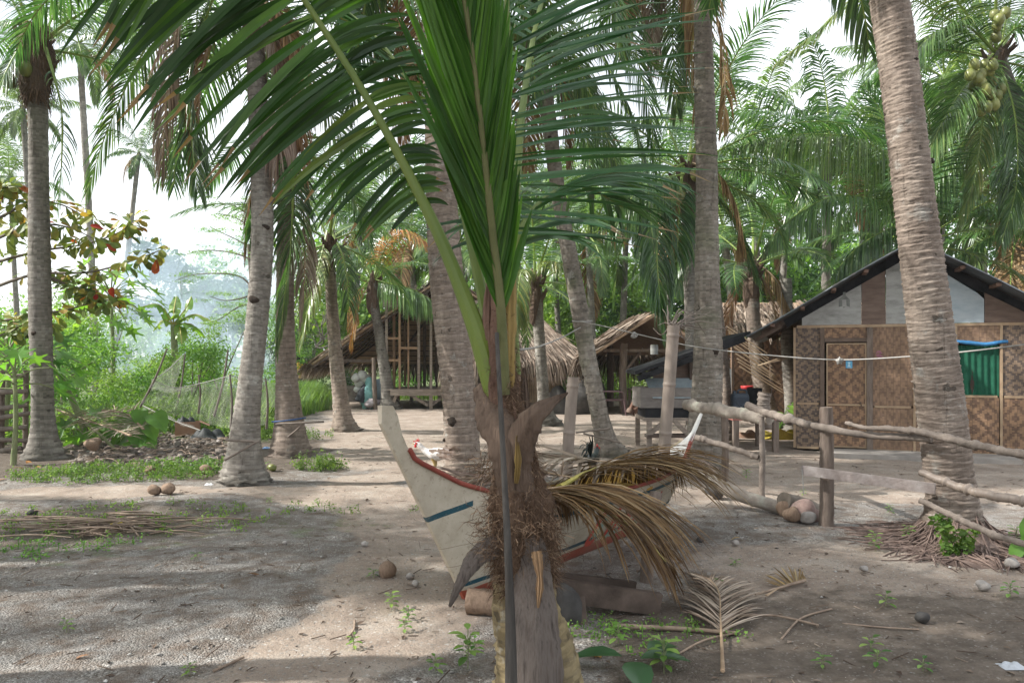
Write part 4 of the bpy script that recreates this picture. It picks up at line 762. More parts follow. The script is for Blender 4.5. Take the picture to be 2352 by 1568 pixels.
def house():
    ang=math.atan2(-.359,.933); R=thing('bamboo_house','woven bamboo house with a corrugated iron gable roof and painted panels','house',(4.83,13.1,.02),ang)
    rr=lambda px:(px-CX)/F
    hs=lambda px:(13.1*rr(px)-4.83)/(.933+.359*rr(px))
    def hz(px,py): s=hs(px); return EYE+(HZ-py)*(13.1-.359*s)/F-.02
    def panel(nm,x0,x1,z0,z1,m,y0=-.02,y1=.02,lab=None):
        mb=MB(); prism(mb,[(x0,z0),(x1,z0),(x1,z1),(x0,z1)],y0,y1); o=mb.build(nm,m,R,local=True)
        if lab: o['label']=lab
        return o
    top=2.07; seam=hz(1950,930); S=hs
    # wall panels
    panel('wall_panel',S(1825),S(1884),.05,seam,AM['dv'],lab='grey diamond weave panel at the corner'); panel('wall_panel',S(1825),S(1884),seam+.03,top,AM['dv'])
    panel('wall_panel',S(1893),S(1992),hz(1940,776),top,AM['d'])
    panel('wall_panel',S(2004),S(2098),.05,seam-.03,AM['h']); panel('wall_panel',S(2004),S(2098),seam,top,AM['h'])
    panel('wall_panel',S(2102),S(2193),.05,seam-.03,AM['h']); panel('wall_panel',S(2102),S(2193),seam,top,AM['h'])
    zt,zb=hz(2240,790),hz(2240,910)
    panel('wall_panel',S(2197),S(2296),zt+.02,top,AM['h']); panel('wall_panel',S(2197),S(2294),.05,zb-.02,AM['d'],lab='diamond weave panel under the window')
    panel('wall_panel',S(2302),3.6,.05,zb-.02,AM['d']); panel('wall_panel',S(2302),3.6,zb+.02,top,AM['dv'])
    # trim
    mb=MB()
    for px in (1825,2100,2195,2299): prism(mb,[(S(px)-.018,.03),(S(px)+.018,.03),(S(px)+.018,top),(S(px)-.018,top)],-.036,.036,0,.5)
    prism(mb,[(3.58,.03),(3.62,.03),(3.62,top),(3.58,top)],-.036,.036)
    for a,b,z in ((1830,1880,seam+.015),(2008,2092,seam-.015),(2105,2190,seam-.015),(2203,2290,zb),(2305,2370,zb),(1830,1880,.035),(2008,2092,.035),(2105,2190,.035),(2203,2290,.035)): prism(mb,[(S(a),z-.018),(S(b),z-.018),(S(b),z+.018),(S(a),z+.018)],-.03,.03)
    prism(mb,[(S(1830),top-.01),(3.56,top-.01),(3.56,top+.035),(S(1830),top+.035)],-.033,.033)
    mb.build('bamboo_trim',MT['frameb'],R,local=True)
    for px,w,m in ((1888.5,.034,'framed'),(1997.5,.045,'post')):
        mb=MB(); prism(mb,[(S(px)-w,-.02),(S(px)+w,-.02),(S(px)+w,top-.02),(S(px)-w,top-.02)],-.05,.04); mb.build('door_post',MT[m],R,local=True)
    mb=MB(); prism(mb,[(S(1893)+.008,hz(1940,785)),(S(1992),hz(1940,785)),(S(1992),hz(1940,776)),(S(1893)+.008,hz(1940,776))],-.045,.04); mb.build('door_lintel',MT['framed'],R,local=True)
    # door
    d0,d1,dz0,dz1=S(1898),S(1990),.06,hz(1940,788)
    D=panel('door',d0,d1,dz0,dz1,AM['d'],-.015,.025); mb=MB(); w=.022
    for p in ([(d0,dz0),(d0+w,dz0),(d0+w,dz1),(d0,dz1)],[(d1-w,dz0),(d1,dz0),(d1,dz1),(d1-w,dz1)],[(d0+w,dz0),(d1-w,dz0),(d1-w,dz0+w),(d0+w,dz0+w)],[(d0+w,dz1-w),(d1-w,dz1-w),(d1-w,dz1),(d0+w,dz1)],[(d0+w,seam-.01),(d1-w,seam-.01),(d1-w,seam+.02),(d0+w,seam+.02)]): prism(mb,p,-.03,-.017)
    mb.build('door_frame',MT['frameb'],D,local=True)
    mb=MB(); sx,sz=S(1950),hz(1950,837); prism(mb,[(sx-.05,sz-.06),(sx+.05,sz-.06),(sx+.05,sz+.06),(sx-.05,sz+.06)],-.019,-.016); st=mb.build('sticker',mat('blue_sticker',(.07,.28,.5),(.13,.42,.62),9,.5,0),D,local=True)
    mb=MB(); prism(mb,[(sx-.025,sz-.035),(sx+.025,sz-.035),(sx+.012,sz),(sx-.012,sz)],-.0215,-.0195); prism(mb,[(sx-.01,sz+.004),(sx+.01,sz+.004),(sx+.022,sz+.04),(sx-.022,sz+.04)],-.0215,-.0195); prism(mb,[(sx-.03,sz-.052),(sx+.03,sz-.052),(sx+.03,sz-.044),(sx-.03,sz-.044)],-.0215,-.0195); mb.build('sticker_emblem',mat('pale_blue_print',(.4,.6,.7),(.5,.68,.76),9,.5,0),D,local=True)
    mb=MB(); blob(mb,(d1-.09,-.035,seam+.04),(.016,.018,.022),.05); blob(mb,(d1-.08,-.03,seam-.0),(.012,.014,.016),.05,seed=2); mb.build('door_latch',MT['framed'],D,local=True)
    # pink scribble on the panel right of the door
    mb=MB(); x,z=S(2018),hz(2018,815)
    for k,(dx,dz,l,t) in enumerate([(-.03,.05,.06,.006),(.0,.038,.05,-.01),(-.035,.0,.07,.004),(-.03,-.022,.03,0),(.008,-.03,.05,.01),(-.012,-.05,.035,0),(-.04,.022,.02,.02)]): prism(mb,[(x+dx,z+dz),(x+dx+l,z+dz+t),(x+dx+l,z+dz+t+.009),(x+dx,z+dz+.009)],-.0235,-.0215)
    mb.build('pink_scribble',mat('pink_marker',(.4,.1,.27),(.45,.14,.32),9,.7,0),R,local=True)
    # window with curtain
    x0,x1=S(2198),S(2294)
    mb=MB()
    nx=70; xs=np.linspace(x0,x1,nx); ys=.012*np.sin(xs*70)+.006*np.sin(xs*31); v=np.concatenate([np.stack([xs,ys,np.full(nx,zb+.01)],1),np.stack([xs,ys*.6,np.full(nx,zt-.02)],1)])
    gapx=(xs-x0)/(x1-x0); i=np.arange(nx-1); mb.add(v,np.stack([i,i+1,i+nx+1,i+nx],1),0,.5); W=mb.build('curtain',MT['curtain'],R,smooth=True,local=True); W['label']='green mesh curtain with a torn slit'
    mb=MB(); gx=x0+.36*(x1-x0)
    for k in range(9): z0=zb+.03+k*.045; wd=.03*math.sin(math.pi*(k+.6)/9.5)*(1 if k<5 else .35); prism(mb,[(gx-wd+.01*math.sin(k*2),z0),(gx+wd,z0),(gx+wd*.9+.006*math.sin(k*3),z0+.045),(gx-wd*.9,z0+.045)],-.026,-.022)
    mb.build('curtain_slit',MT['darkhole'],W,local=True)
    mb=MB(); prism(mb,[(x0-.02,zb-.02),(x1+.02,zb-.02),(x1+.02,zt+.02),(x0-.02,zt+.02)],.06,.07); mb.build('window_shade',MT['darkhole'],R,local=True)  # dark sheet stands in for the unlit room behind the curtain
    mb=MB(); tube(mb,[(x0-.06,-.05,zt+.05),(x0+.2,-.06,zt+.015),(x0+.4,-.055,zt-.005),(x1+.02,-.05,zt+.03),(x1+.11,-.04,zt+.035)],[.02,.034,.03,.032,.025],10,n=40,rough=.05); mb.build('rolled_tarp',MT['bluecloth'],R,smooth=True,local=True)
    mb=MB()
    for k in range(14):
        for j in range(15): pass
    # gable
    rx,rz=1.76,3.40; sl=.592
    rl=lambda x: rz-.20-sl*abs(x-rx)
    def gp(nm,x0,x1,m,z0=top+.04,lab=None,cut=None):
        mb=MB(); pl=[(x0,z0),(x1,z0),(x1,rl(x1))]+([(rx,rl(rx))] if x0<rx<x1 else [])+[(x0,max(rl(x0),z0+.02))]
        prism(mb,cut or pl,-.025,.02); o=mb.build(nm,MT[m],R,local=True)
        if lab: o['label']=lab
    a,b,c,d,e,f=S(1842),S(1978.5),S(2034),S(2125),S(2172),S(2260)
    gp('gable_panel',a,b-.004,'whitew',lab='dirty white painted gable panel with a faint grey bottle stencil'); gp('gable_panel',b+.004,c-.004,'brownply',lab='bare brown plywood gable panel'); gp('gable_panel',c+.004,d,'whitew'); gp('gable_panel',d+.006,e-.006,'brownply')
    gp('gable_panel',e,f-.004,'bluew',lab='blue white painted gable panel',cut=[(e,top+.04),(f-.004,top+.04),(f-.004,rl(f)-.10),(f-.1,rl(f)-.0),(e,rl(e))]); gp('gable_panel',f+.004,3.62,'brownply')
    mb=MB(); x,z=S(1939),hz(1939,693)
    q=lambda p: prism(mb,[(x+u,z+v) for u,v in p],-.0285,-.0265)
    q([(-.02,.16),(.02,.16),(.022,.1),(-.022,.1)]); q([(-.022,.1),(.022,.1),(.085,.035),(-.085,.035)]); q([(-.085,.03),(-.035,.03),(-.03,-.075),(-.085,-.085)]); q([(.03,.03),(.085,.03),(.085,-.09),(.035,-.07)]); q([(-.025,-.085),(.02,-.085),(.012,-.1),(-.018,-.105)])
    mb.build('grey_stencil',mat('grey_stencil_paint',(.14,.15,.14),(.25,.26,.24),12,.8,0),R,local=True)
    # roof sheets, rafters, purlins
    for sgn,xe,nm in ((-1,-.75,'left'),(1,4.27,'right')):
        mb=MB(); ny=150; ys=np.linspace(-.55,4.4,ny); L=abs(xe-rx); zc=.012*np.sin(ys*2*np.pi/.076); V4=[]
        ns=12
        for s in np.linspace(0,1,ns): V4.append(np.stack([np.full(ny,rx+sgn*L*s),ys,rz-sl*L*s+zc+.012*np.sin(ys*1.3+s*7)],1))
        g=np.array(V4); i=np.arange(ns-1)[:,None]*ny+np.arange(ny-1)[None]; fq=np.stack([i,i+1,i+ny+1,i+ny],-1).reshape(-1,4); mb.add(g.reshape(-1,3),fq); g2=g.copy(); g2[...,2]-=.006; mb.add(g2.reshape(-1,3),fq[:,::-1])
        mb.build('roof_sheet',MT['roofmetal'],R,smooth=True,local=True)
        for y in (.10,1.9,4.1):
            mb=MB(); bar(mb,(rx+sgn*.05,y,rz-.075-sl*.05),(xe-sgn*.22,y,rz-.075-sl*(L-.22)),.05,.09,0,.5); mb.build('rafter',MT['framed'],R,local=True)
        for s in (.06,.27,.46,.65,.84):
            mb=MB(); x=rx+sgn*L*s; bar(mb,(x,-.47,rz-.05-sl*L*s),(x,4.3,rz-.05-sl*L*s),.07,.045,0,.5); mb.build('purlin',MT['newbrown'],R,local=True)
        mb=MB(); bar(mb,(rx+sgn*.02,.05,rz-.125),(xe-sgn*.6,.05,rz-.125-sl*(L-.6)),.02,.14,0,.5); mb.build('gable_gap_board',MT['darkroof'],R,local=True)  # near-black strip stands in for the shade under the roof sheet
        mb=MB(); bar(mb,(xe-sgn*.55,-.12,top+.02 if sgn<0 else top+.02),(xe-sgn*.1,-.12,rz-.12-sl*(L-.1)),.05,.06); mb.build('eave_brace',MT['framed'],R,local=True)
    # other walls and slab
    for nm,p,q in (('side',(0,0),(0,4.2)),('side',(3.6,0),(3.6,4.2)),('back',(0,4.2),(3.6,4.2))):
        mb=MB(); bar(mb,(p[0],p[1]+(.04 if nm=='side' else .02),1.05),(q[0],q[1]-(.0 if nm=='side' else .0),1.05),.03,2.05); mb.build('wall_panel',AM['h'],R,local=True)
    mb=MB(); box(mb,(1.85,-.42,.0),(2.6,.76,.09),rotz(.02)); o=mb.build('door_step',mat('worn_concrete',(.24,.22,.2),(.36,.33,.3),4,.9,.3),R,local=True)
MT['newbrown']=mat('brown_purlin',(.16,.10,.075),(.26,.17,.13),6,.8,.3,stretch=(3,1,3))
house()
# ------------------------------------------------------------------ boat
def boat():
    O=V(-.30,4.72,0); u=V(.596,.803,0); ang=math.atan2(u[1],u[0])
    R=thing('outrigger_canoe','white wooden canoe with red bottom and tall pointed bow, heaped with dead fronds','boat',(O[0],O[1],0),ang)
    A=np.array([-.70,-.66,-.62,-.585,-.55,-.5,-.45,-.38,-.3,-.2,-.1,0,.12,.25,.45,.7,1,1.35,1.7,2.1,2.5,2.8,2.95,3.08,3.2,3.3,3.4,3.5])
    ip=lambda x,y:np.interp(A,x,y)
    zk=ip([-.70,-.4,0,.3,2,2.5,2.8,3.0,3.25,3.5],[1.20,.72,.075,.06,.07,.11,.2,.32,.52,.80]); 
    zs=ip([-.70,-.62,-.585,-.55,-.5,-.45,-.3,-.1,.25,.7,1.2,2,2.5,2.8,3.0,3.2,3.35,3.5],[1.30,1.295,1.24,1.13,1.04,.975,.90,.80,.68,.61,.575,.56,.58,.62,.66,.71,.77,.85])
    hb=ip([-.70,-.45,-.2,0,.25,.6,1.1,1.8,2.3,2.7,3.0,3.2,3.35,3.5],[.018,.024,.05,.085,.15,.22,.285,.30,.27,.205,.13,.07,.03,.018])
    t=np.linspace(0,1,14); 
    def shell(hb,zk,zs,sgn): 
        y=sgn*(.012+(hb[:,None]-.012)*t[None]**.62); z=zk[:,None]+(zs-zk)[:,None]*t[None]; return np.stack([A[:,None]*np.ones(14),y,z],-1)
    def grid(mb,g,flip=False,mi=0):
        a,b,_=g.shape; i=np.arange(a-1)[:,None]*b+np.arange(b-1)[None]; f=np.stack([i,i+b,i+b+1,i+1],-1).reshape(-1,4); mb.add(g.reshape(-1,3),f[:,::-1] if flip else f,mi)
    hm,nt=newmat('painted_hull'); n=N(nt); tc=n('ShaderNodeTexCoord'); s=n('ShaderNodeSeparateXYZ',{0:(tc,3)})
    wn=n('ShaderNodeTexNoise',{0:(tc,3),'Scale':9}); wz=n.math('MULTIPLY_ADD',n.math('SUBTRACT',wn,.5),.008,(s,2))
    rel=n.math('SUBTRACT',wz,n.math('MULTIPLY',n.math('MAXIMUM',(s,0),0.0),.035))
    nz=n('ShaderNodeTexNoise',{0:(tc,3),'Scale':5,'Detail':8,'Roughness':.7}); cream=n.ramp(nz,[(.3,(.33,.285,.215)),(.55,(.46,.41,.325)),(.75,(.52,.47,.385))])
    red=n.ramp(nz,[(.3,(.24,.055,.035)),(.7,(.36,.095,.06))]); blue=n.ramp(nz,[(.3,(.01,.045,.065)),(.7,(.02,.08,.105))])
    band=lambda v,lo,hi: n.math('MULTIPLY',n.math('GREATER_THAN',v,lo),n.math('LESS_THAN',v,hi))
    c=n.mix(n.math('LESS_THAN',rel,.135),cream,red); c=n.mix(band(rel,.16,.188),(c,2),blue)
    bz=n.math('SUBTRACT',wz,n.math('MULTIPLY',(s,0),.16))
    c=n.mix(n.math('MULTIPLY',band(bz,.657,.692),n.math('LESS_THAN',(s,0),.0)),(c,2),blue)
    c=n.mix(n.math('MULTIPLY',band(wz,.47,.50),n.math('GREATER_THAN',(s,0),.55)),(c,2),blue)
    c=n.mix(n.math('MULTIPLY',n.math('GREATER_THAN',wz,.565),n.math('GREATER_THAN',(s,0),.7)),(c,2),red)
    sc=n('ShaderNodeTexNoise',{0:(tc,3),'Scale':38,'Detail':5}); sm=n('ShaderNodeMapRange',{0:sc,1:.60,2:.66}); c=n.mix(n.math('MULTIPLY',sm,.5),(c,2),(.25,.21,.16))
    gr=n('ShaderNodeTexNoise',{0:(tc,3),'Scale':2.2,'Detail':6}); gm=n('ShaderNodeMapRange',{0:gr,1:.5,2:.75}); c=n.mix(n.math('MULTIPLY',gm,.5),(c,2),(.24,.2,.15))
    c=n.mix(n.math('MULTIPLY',n.math('MAXIMUM',band(rel,.30,.3045),band(rel,.425,.429)),.6),(c,2),(.13,.10,.07))
    pb=n('ShaderNodeBsdfPrincipled',{'Base Color':(c,2),'Roughness':.6,'Specular IOR Level':.3}); bp=n('ShaderNodeBump',{'Strength':.2,'Distance':.01,'Height':nz}); nt.links.new(bp.outputs[0],pb.inputs['Normal']); out(n,pb)
    mb=MB(); grid(mb,shell(hb,zk,zs,-1)); grid(mb,shell(hb,zk,zs,1),True)
    k=len(A); sn=shell(hb,zk,zs,-1); sf=shell(hb,zk,zs,1); i=np.arange(k-1)
    v=np.concatenate([sn[:,0],sf[:,0]]); mb.add(v,np.stack([i,i+k,i+k+1,i+1],1))
    m=10; v=np.concatenate([sn[:m,-1],sf[:m,-1]]); i=np.arange(m-1); mb.add(v,np.stack([i,i+1,i+m+1,i+m],1))
    v=np.concatenate([sn[0],sf[0]]); i=np.arange(13); mb.add(v,np.stack([i,i+1,i+15,i+14],1))
    mb.build('hull',hm,R,smooth=False,local=True)
    mb=MB(); g=shell(np.maximum(hb-.018,.004),zk+.02,zs-.004,-1)[9:26]; grid(mb,g,True); g=shell(np.maximum(hb-.018,.004),zk+.02,zs-.004,1)[9:26]; grid(mb,g)
    MT['ochre']=mat('ochre_inside',(.35,.2,.04),(.5,.32,.08),6,.7,.2); mb.build('inner_planking',MT['ochre'],R,smooth=True,local=True)
    for sg in (-1,1):
        mb=MB(); pts=np.stack([A,sg*(hb+.006),zs+.006],1)[5:26]; tube(mb,pts,.015,8,n=60,flat=1.0); o=mb.build('gunwale',mat('red_gunwale' if sg<0 else 'bare_gunwale',*(((.17,.04,.03),(.28,.07,.05)) if sg<0 else ((.34,.27,.17),(.5,.42,.3))),12,.7,.3),R,smooth=True,local=True)
    for a in np.arange(.6,3.2,.33):
        h,k_,z=[np.interp(a,A,q) for q in (hb,zk,zs)]
        for sg in (-1,1):
            mb=MB(); pts=[(a,sg*(.012+(h-.03)*q**.62),k_+.03+(z-k_-.03)*q) for q in (0,.25,.5,.75,.97)]; tube(mb,pts,.014,4,n=12); mb.build('rib',MT['ochre'],R,local=True)
    for a in (.9,2.0,2.85):
        h,z=np.interp(a,A,hb),np.interp(a,A,zs); mb=MB(); box(mb,(a,0,z-.05),(.1,2*h-.03,.025)); mb.build('thwart',MT['ochre'],R,local=True)
    j=[q for q in range(len(A)) if A[q]>=2.95]; mb=MB(); L_=np.stack([A[j],-hb[j]+.01,zs[j]+.012],1); R_=np.stack([A[j],hb[j]-.01,zs[j]+.012],1); q=len(j); i=np.arange(q-1); mb.add(np.concatenate([L_,R_]),np.stack([i,i+1,i+q+1,i+q],1)); Lb=np.concatenate([L_,R_])-V(0,0,.015); mb.add(Lb,np.stack([i,i+q,i+q+1,i+1],1)); mb.build('stern_deck',MT['whitedeck'],R,local=True)
    mb=MB(); tube(mb,[(3.3,0,.70),(3.45,0,.80),(3.6,.0,.93),(3.68,0,1.0)],[.028,.026,.022,.018],8,n=14,rough=.04); mb.build('stern_post',MT['whitedeck'],R,smooth=True,local=True)
    # brushed red lettering with grey green shadow blocks on the near side
    def onhull(a,z,off=.006):
        h,k_,zz=[np.interp(a,A,q) for q in (hb,zk,zs)]; q=np.clip((z-k_)/(zz-k_),0,1); return V(a,-(.012+(h-.012)*q**.62)-off,z)
    def stroke(mb,pts,w,off=.007):
        P=resample(catmull([(p[0],p[1],0) for p in pts],20),12); T=nrm(np.gradient(P,axis=0)); S=np.stack([-T[:,1],T[:,0],0*T[:,0]],1); ww=w*np.interp(np.linspace(0,1,12),[0,.15,.85,1],[.6,1,1,.7])[:,None]
        l=[onhull(*(p[:2]),off) for p in P+S*ww*.5]; r=[onhull(*(p[:2]),off) for p in P-S*ww*.5]; i=np.arange(11); mb.add(np.array(l+r),np.stack([i,i+1,i+13,i+12],1))
    mb=MB(); x0=1.22
    for q in ([(0,.2),(.06,.33),(.14,.44)],[(.0,.2),(.07,.19),(.12,.22)],[(.24,.2),(.30,.33),(.36,.46)],[(.30,.33),(.38,.36),(.36,.27),(.33,.21)],[(.46,.22),(.50,.30),(.53,.36)],[(.50,.30),(.57,.34),(.56,.26),(.54,.22)],[(.66,.24),(.70,.31),(.74,.37)],[(.70,.33),(.78,.36),(.76,.25)],[(.88,.25),(.92,.33),(.95,.38)],[(1.02,.26),(1.06,.33),(1.12,.44)]): stroke(mb,[(x0+a,z) for a,z in q],.045)
    mb.build('lettering',mat('red_sign_paint',(.36,.06,.045),(.46,.10,.07),14,.7,0),R,local=True)
    mb=MB()
    for q in ([(.55,.30),(.66,.33)],[(.58,.24),(.68,.26)],[(1.9,.23),(2.05,.24)],[(1.55,.21),(1.66,.215)],[(2.2,.25),(2.3,.26)],[(1.30,.2),(1.36,.30),(1.42,.41)],[(1.52,.19),(1.59,.31),(1.62,.36)]): stroke(mb,q,.05,.0045)
    mb.build('painted_shadow',mat('grey_green_paint',(.19,.27,.22),(.27,.35,.29),14,.7,0),R,local=True)
MT['whitedeck']=paint('flaking_white_paint',(.45,.42,.37),(.66,.64,.6),(.74,.73,.7))
boat()
def frondthing(label,pts,leaf,rm,name='dead_frond',cat='palm frond',group='dead fronds',**kw):
    mb=MB(); P=[p if isinstance(p,np.ndarray) else at(*p) for p in pts]; frond(mb,P,**kw)
    o=mb.build(name,[MT[leaf],MT[rm]]); return tag(o,label,cat,group)
kw=dict(seg=6,fold=True,seed=1,vlo=.05,vhi=.95)
frondthing('brown dead frond with pale green stalk draped over the middle of the canoe',[(1285,1118,5.15),(1345,1085,5.5),(1413,1064,5.9),(1512,1062,6.4),(1560,1075,6.6)],'drybrown','rachisy',n=120,L=1.2,w=.018,t0=.12,a0=50,a1=25,vee=.1,grav=.72,r0=.024,up=(-.3,.2,1),jit=.10,Ls=(1,.8),**kw)
frondthing('dark brown dead frond hanging down the canoe side next to the fibrous stem',[(1195,1135,4.75),(1260,1122,4.85),(1318,1114,4.95),(1350,1112,5.02)],'drybrown','rachisdry',n=120,L=1.1,w=.017,t0=.05,a0=55,a1=28,vee=.05,grav=.95,r0=.02,up=(0,.2,1),jit=.07,Ls=(1,.55),**(kw|dict(seed=2)))
frondthing('straw coloured dead frond lying flat along the top of the canoe',[(1470,1072,6.2),(1400,1062,6.0),(1300,1054,5.75),(1200,1062,5.5),(1120,1080,5.3)],'drygrey','rachisdry',n=44,L=.75,w=.03,t0=.05,a0=40,a1=15,vee=.05,grav=.25,r0=.02,up=(0,0,1),jit=.10,**(kw|dict(seed=3)))
frondthing('green stalked dead frond trailing from the canoe to the sand',[(1290,1118,5.3),(1330,1142,5.1),(1400,1180,5.0),(1470,1222,4.95),(1530,1290,4.9)],'drybrown','rachisy',n=30,L=.6,w=.02,t0=.25,a0=35,a1=15,vee=.0,grav=.7,r0=.016,up=(0,-.2,1),jit=.12,drop=.3,**(kw|dict(seed=4)))
frondthing('curled dry frond hanging over the stern of the canoe',[(1470,1075,6.7),(1520,1060,6.9),(1570,1045,7.1),(1600,1060,7.1)],'drygrey','rachisdry',n=26,L=.6,w=.018,t0=.1,a0=50,a1=25,vee=.1,grav=.8,r0=.014,up=(0,0,1),jit=.16,**(kw|dict(seed=5)))
frondthing('grey dead frond poking out between the bow and the fibrous stem',[(1330,1100,5.4),(1230,1082,5.2),(1150,1090,5.05),(1090,1098,4.95),(1050,1095,4.9)],'drygrey','rachisdry',n=26,L=.5,w=.018,t0=.1,a0=45,a1=20,vee=.2,grav=.2,r0=.014,up=(0,0,1),jit=.16,**(kw|dict(seed=6)))
MT['drybrown'] if 'drybrown' in MT else None
# ------------------------------------------------------------------ huts
def post(mb,p,q,r,rough=.05,sides=9): tube(mb,[p,(np.asarray(p)+q)/2+V(*rng.normal(size=3))*r*.3,q],[r*1.05,r,r*.95],sides,n=10,rough=rough)
def hut_open():
    Y=24.0; X=lambda px,y=Y:(px-CX)*y/F; Z=lambda py,y=Y:EYE+(HZ-py)*y/F
    R=thing('thatched_hut','unfinished thatched hut with bare stud walls on a raised plank platform','hut',(-2.4,24,0))
    rf,rb=V(-2.1,23.8,4.15),V(-2.1,26.6,4.15); el0,el1=V(-6.35,24.2,1.42),V(-6.3,28.6,1.42); er1,er0=V(2.3,28.6,1.4),V(2.3,24.2,1.4)
    for nm,q,n_ in (('roof_slope',(rf,rb,el1,el0),2600),('roof_slope',(rb,rb+V(.02,0,0),er1,el1),2600),('roof_slope',(rb,rf,er0,er1),1500)):
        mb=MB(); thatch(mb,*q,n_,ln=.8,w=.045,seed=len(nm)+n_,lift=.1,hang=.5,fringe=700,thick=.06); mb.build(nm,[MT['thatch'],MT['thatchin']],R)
    mb=MB()
    for k in range(16):
        s=k/15; a=rf+(el0-rf)*s; b=rb+(el1-rb)*s; dn=V(.03,0,-.1); bar(mb,a+dn,b+dn,.03,.03,0,rng.uniform(.3,.7)); 
        a=rb+(el1-rb)*s; b=rb+(er1-rb)*s; bar(mb,a+V(0,-.03,-.1),b+V(0,-.03,-.1),.03,.03,0,rng.uniform(.3,.7))
    for k in range(6):
        s=k/5; bar(mb,rf+(rb-rf)*s+V(0,0,-.15),el0+(el1-el0)*s+V(0,0,-.15),.05,.06,0,.4); bar(mb,rb+V(0,0,-.15),el1+(er1-el1)*s+V(0,0,-.15),.05,.06,0,.4)
    mb.build('roof_batten',MT['darkpole'],R)
    fl=Z(893)
    for px,y,w,m in ((888,24,.05,'plank'),(905,24.4,.05,'newwood'),(918,24,.04,'newwood'),(938,24.2,.035,'newwood'),(962,24,.05,'plank'),(990,24,.05,'plank'),(975,26.2,.06,'darkpole'),(1003,26.0,.05,'darkpole'),(930,27,.05,'newwood'),(1040,24,.05,'plank')):
        mb=MB(); bar(mb,V(X(px,y),y,fl),V(X(px,y),y,Z(703,y)),w*1.6,w*1.6,0,rng.uniform(.2,.8),up=(0,1,0)); mb.build('stud',MT[m],R)
    for a,b,py in ((886,917,777),(919,962,799),(886,919,827)): 
        mb=MB(); bar(mb,V(X(a),24,Z(py)),V(X(b),24,Z(py)),.06,.07,0,.6); mb.build('cross_rail',MT['newwood'],R)
    mb=MB(); bar(mb,V(X(880),23.95,Z(698)),V(X(1100),23.95,Z(698)),.14,.22); mb.build('tie_beam',MT['plank'],R)
    for px in (925,945,985,1005):
        mb=MB(); bar(mb,V(X(px),23.95,Z(690)),V(X(px+(-12 if px in(925,985) else 12)),23.95,Z(655)),.07,.07); mb.build('truss_strut',MT['plank'],R)
    mb=MB(); bar(mb,V(X(900),23.7,Z(900)),V(X(1110),23.7,Z(900)),.06,.2); mb.build('platform_edge',MT['plank'],R)
    mb=MB(); 
    for k in range(18): box(mb,(-1.9+.0,23.75+.14*k,fl-.02),(3.9,.13,.03),None,0,rng.uniform())
    mb.build('platform_floor',MT['plank'],R)
    for px,y in ((914,24.4),(990,23.75),(1085,23.75),(945,26),(1010,26)):
        mb=MB(); bar(mb,V(X(px,y),y,-.05),V(X(px,y),y,fl-.06),.11,.11,up=(0,1,0)); mb.build('platform_leg',MT['plank'],R)
    for a,b in ((938,985),(915,903),(1030,992)): 
        mb=MB(); bar(mb,V(X(a),23.8,fl-.12),V(X(b),23.8,.12),.07,.09); mb.build('leg_brace',MT['plank'],R)
    mb=MB(); post(mb,V(X(863),24,-.05),V(X(857),24.1,1.6),.07); mb.build('eave_post',MT['post'],R,smooth=True)
    mb=MB(); bar(mb,V(X(770),24.2,Z(828)),V(X(885),24.2,Z(828)),.07,.1); mb.build('eave_beam',MT['darkpole'],R)
    mb=MB()
    for k in range(26):
        x=X(890)+.105*k*1.25; bar(mb,V(x,27.2,.75),V(x,27.2,1.35+.08*rng.normal()),.05,.03,0,rng.uniform(),up=(0,1,0))
    mb.build('slat_wall',MT['darkpole'],R)
MT['darkpole']=mat('smoked_pole',(.055,.04,.032),(.14,.105,.085),6,.85,.3,var=.3)  # darker brown wood for battens, rear studs and planks
hut_open()
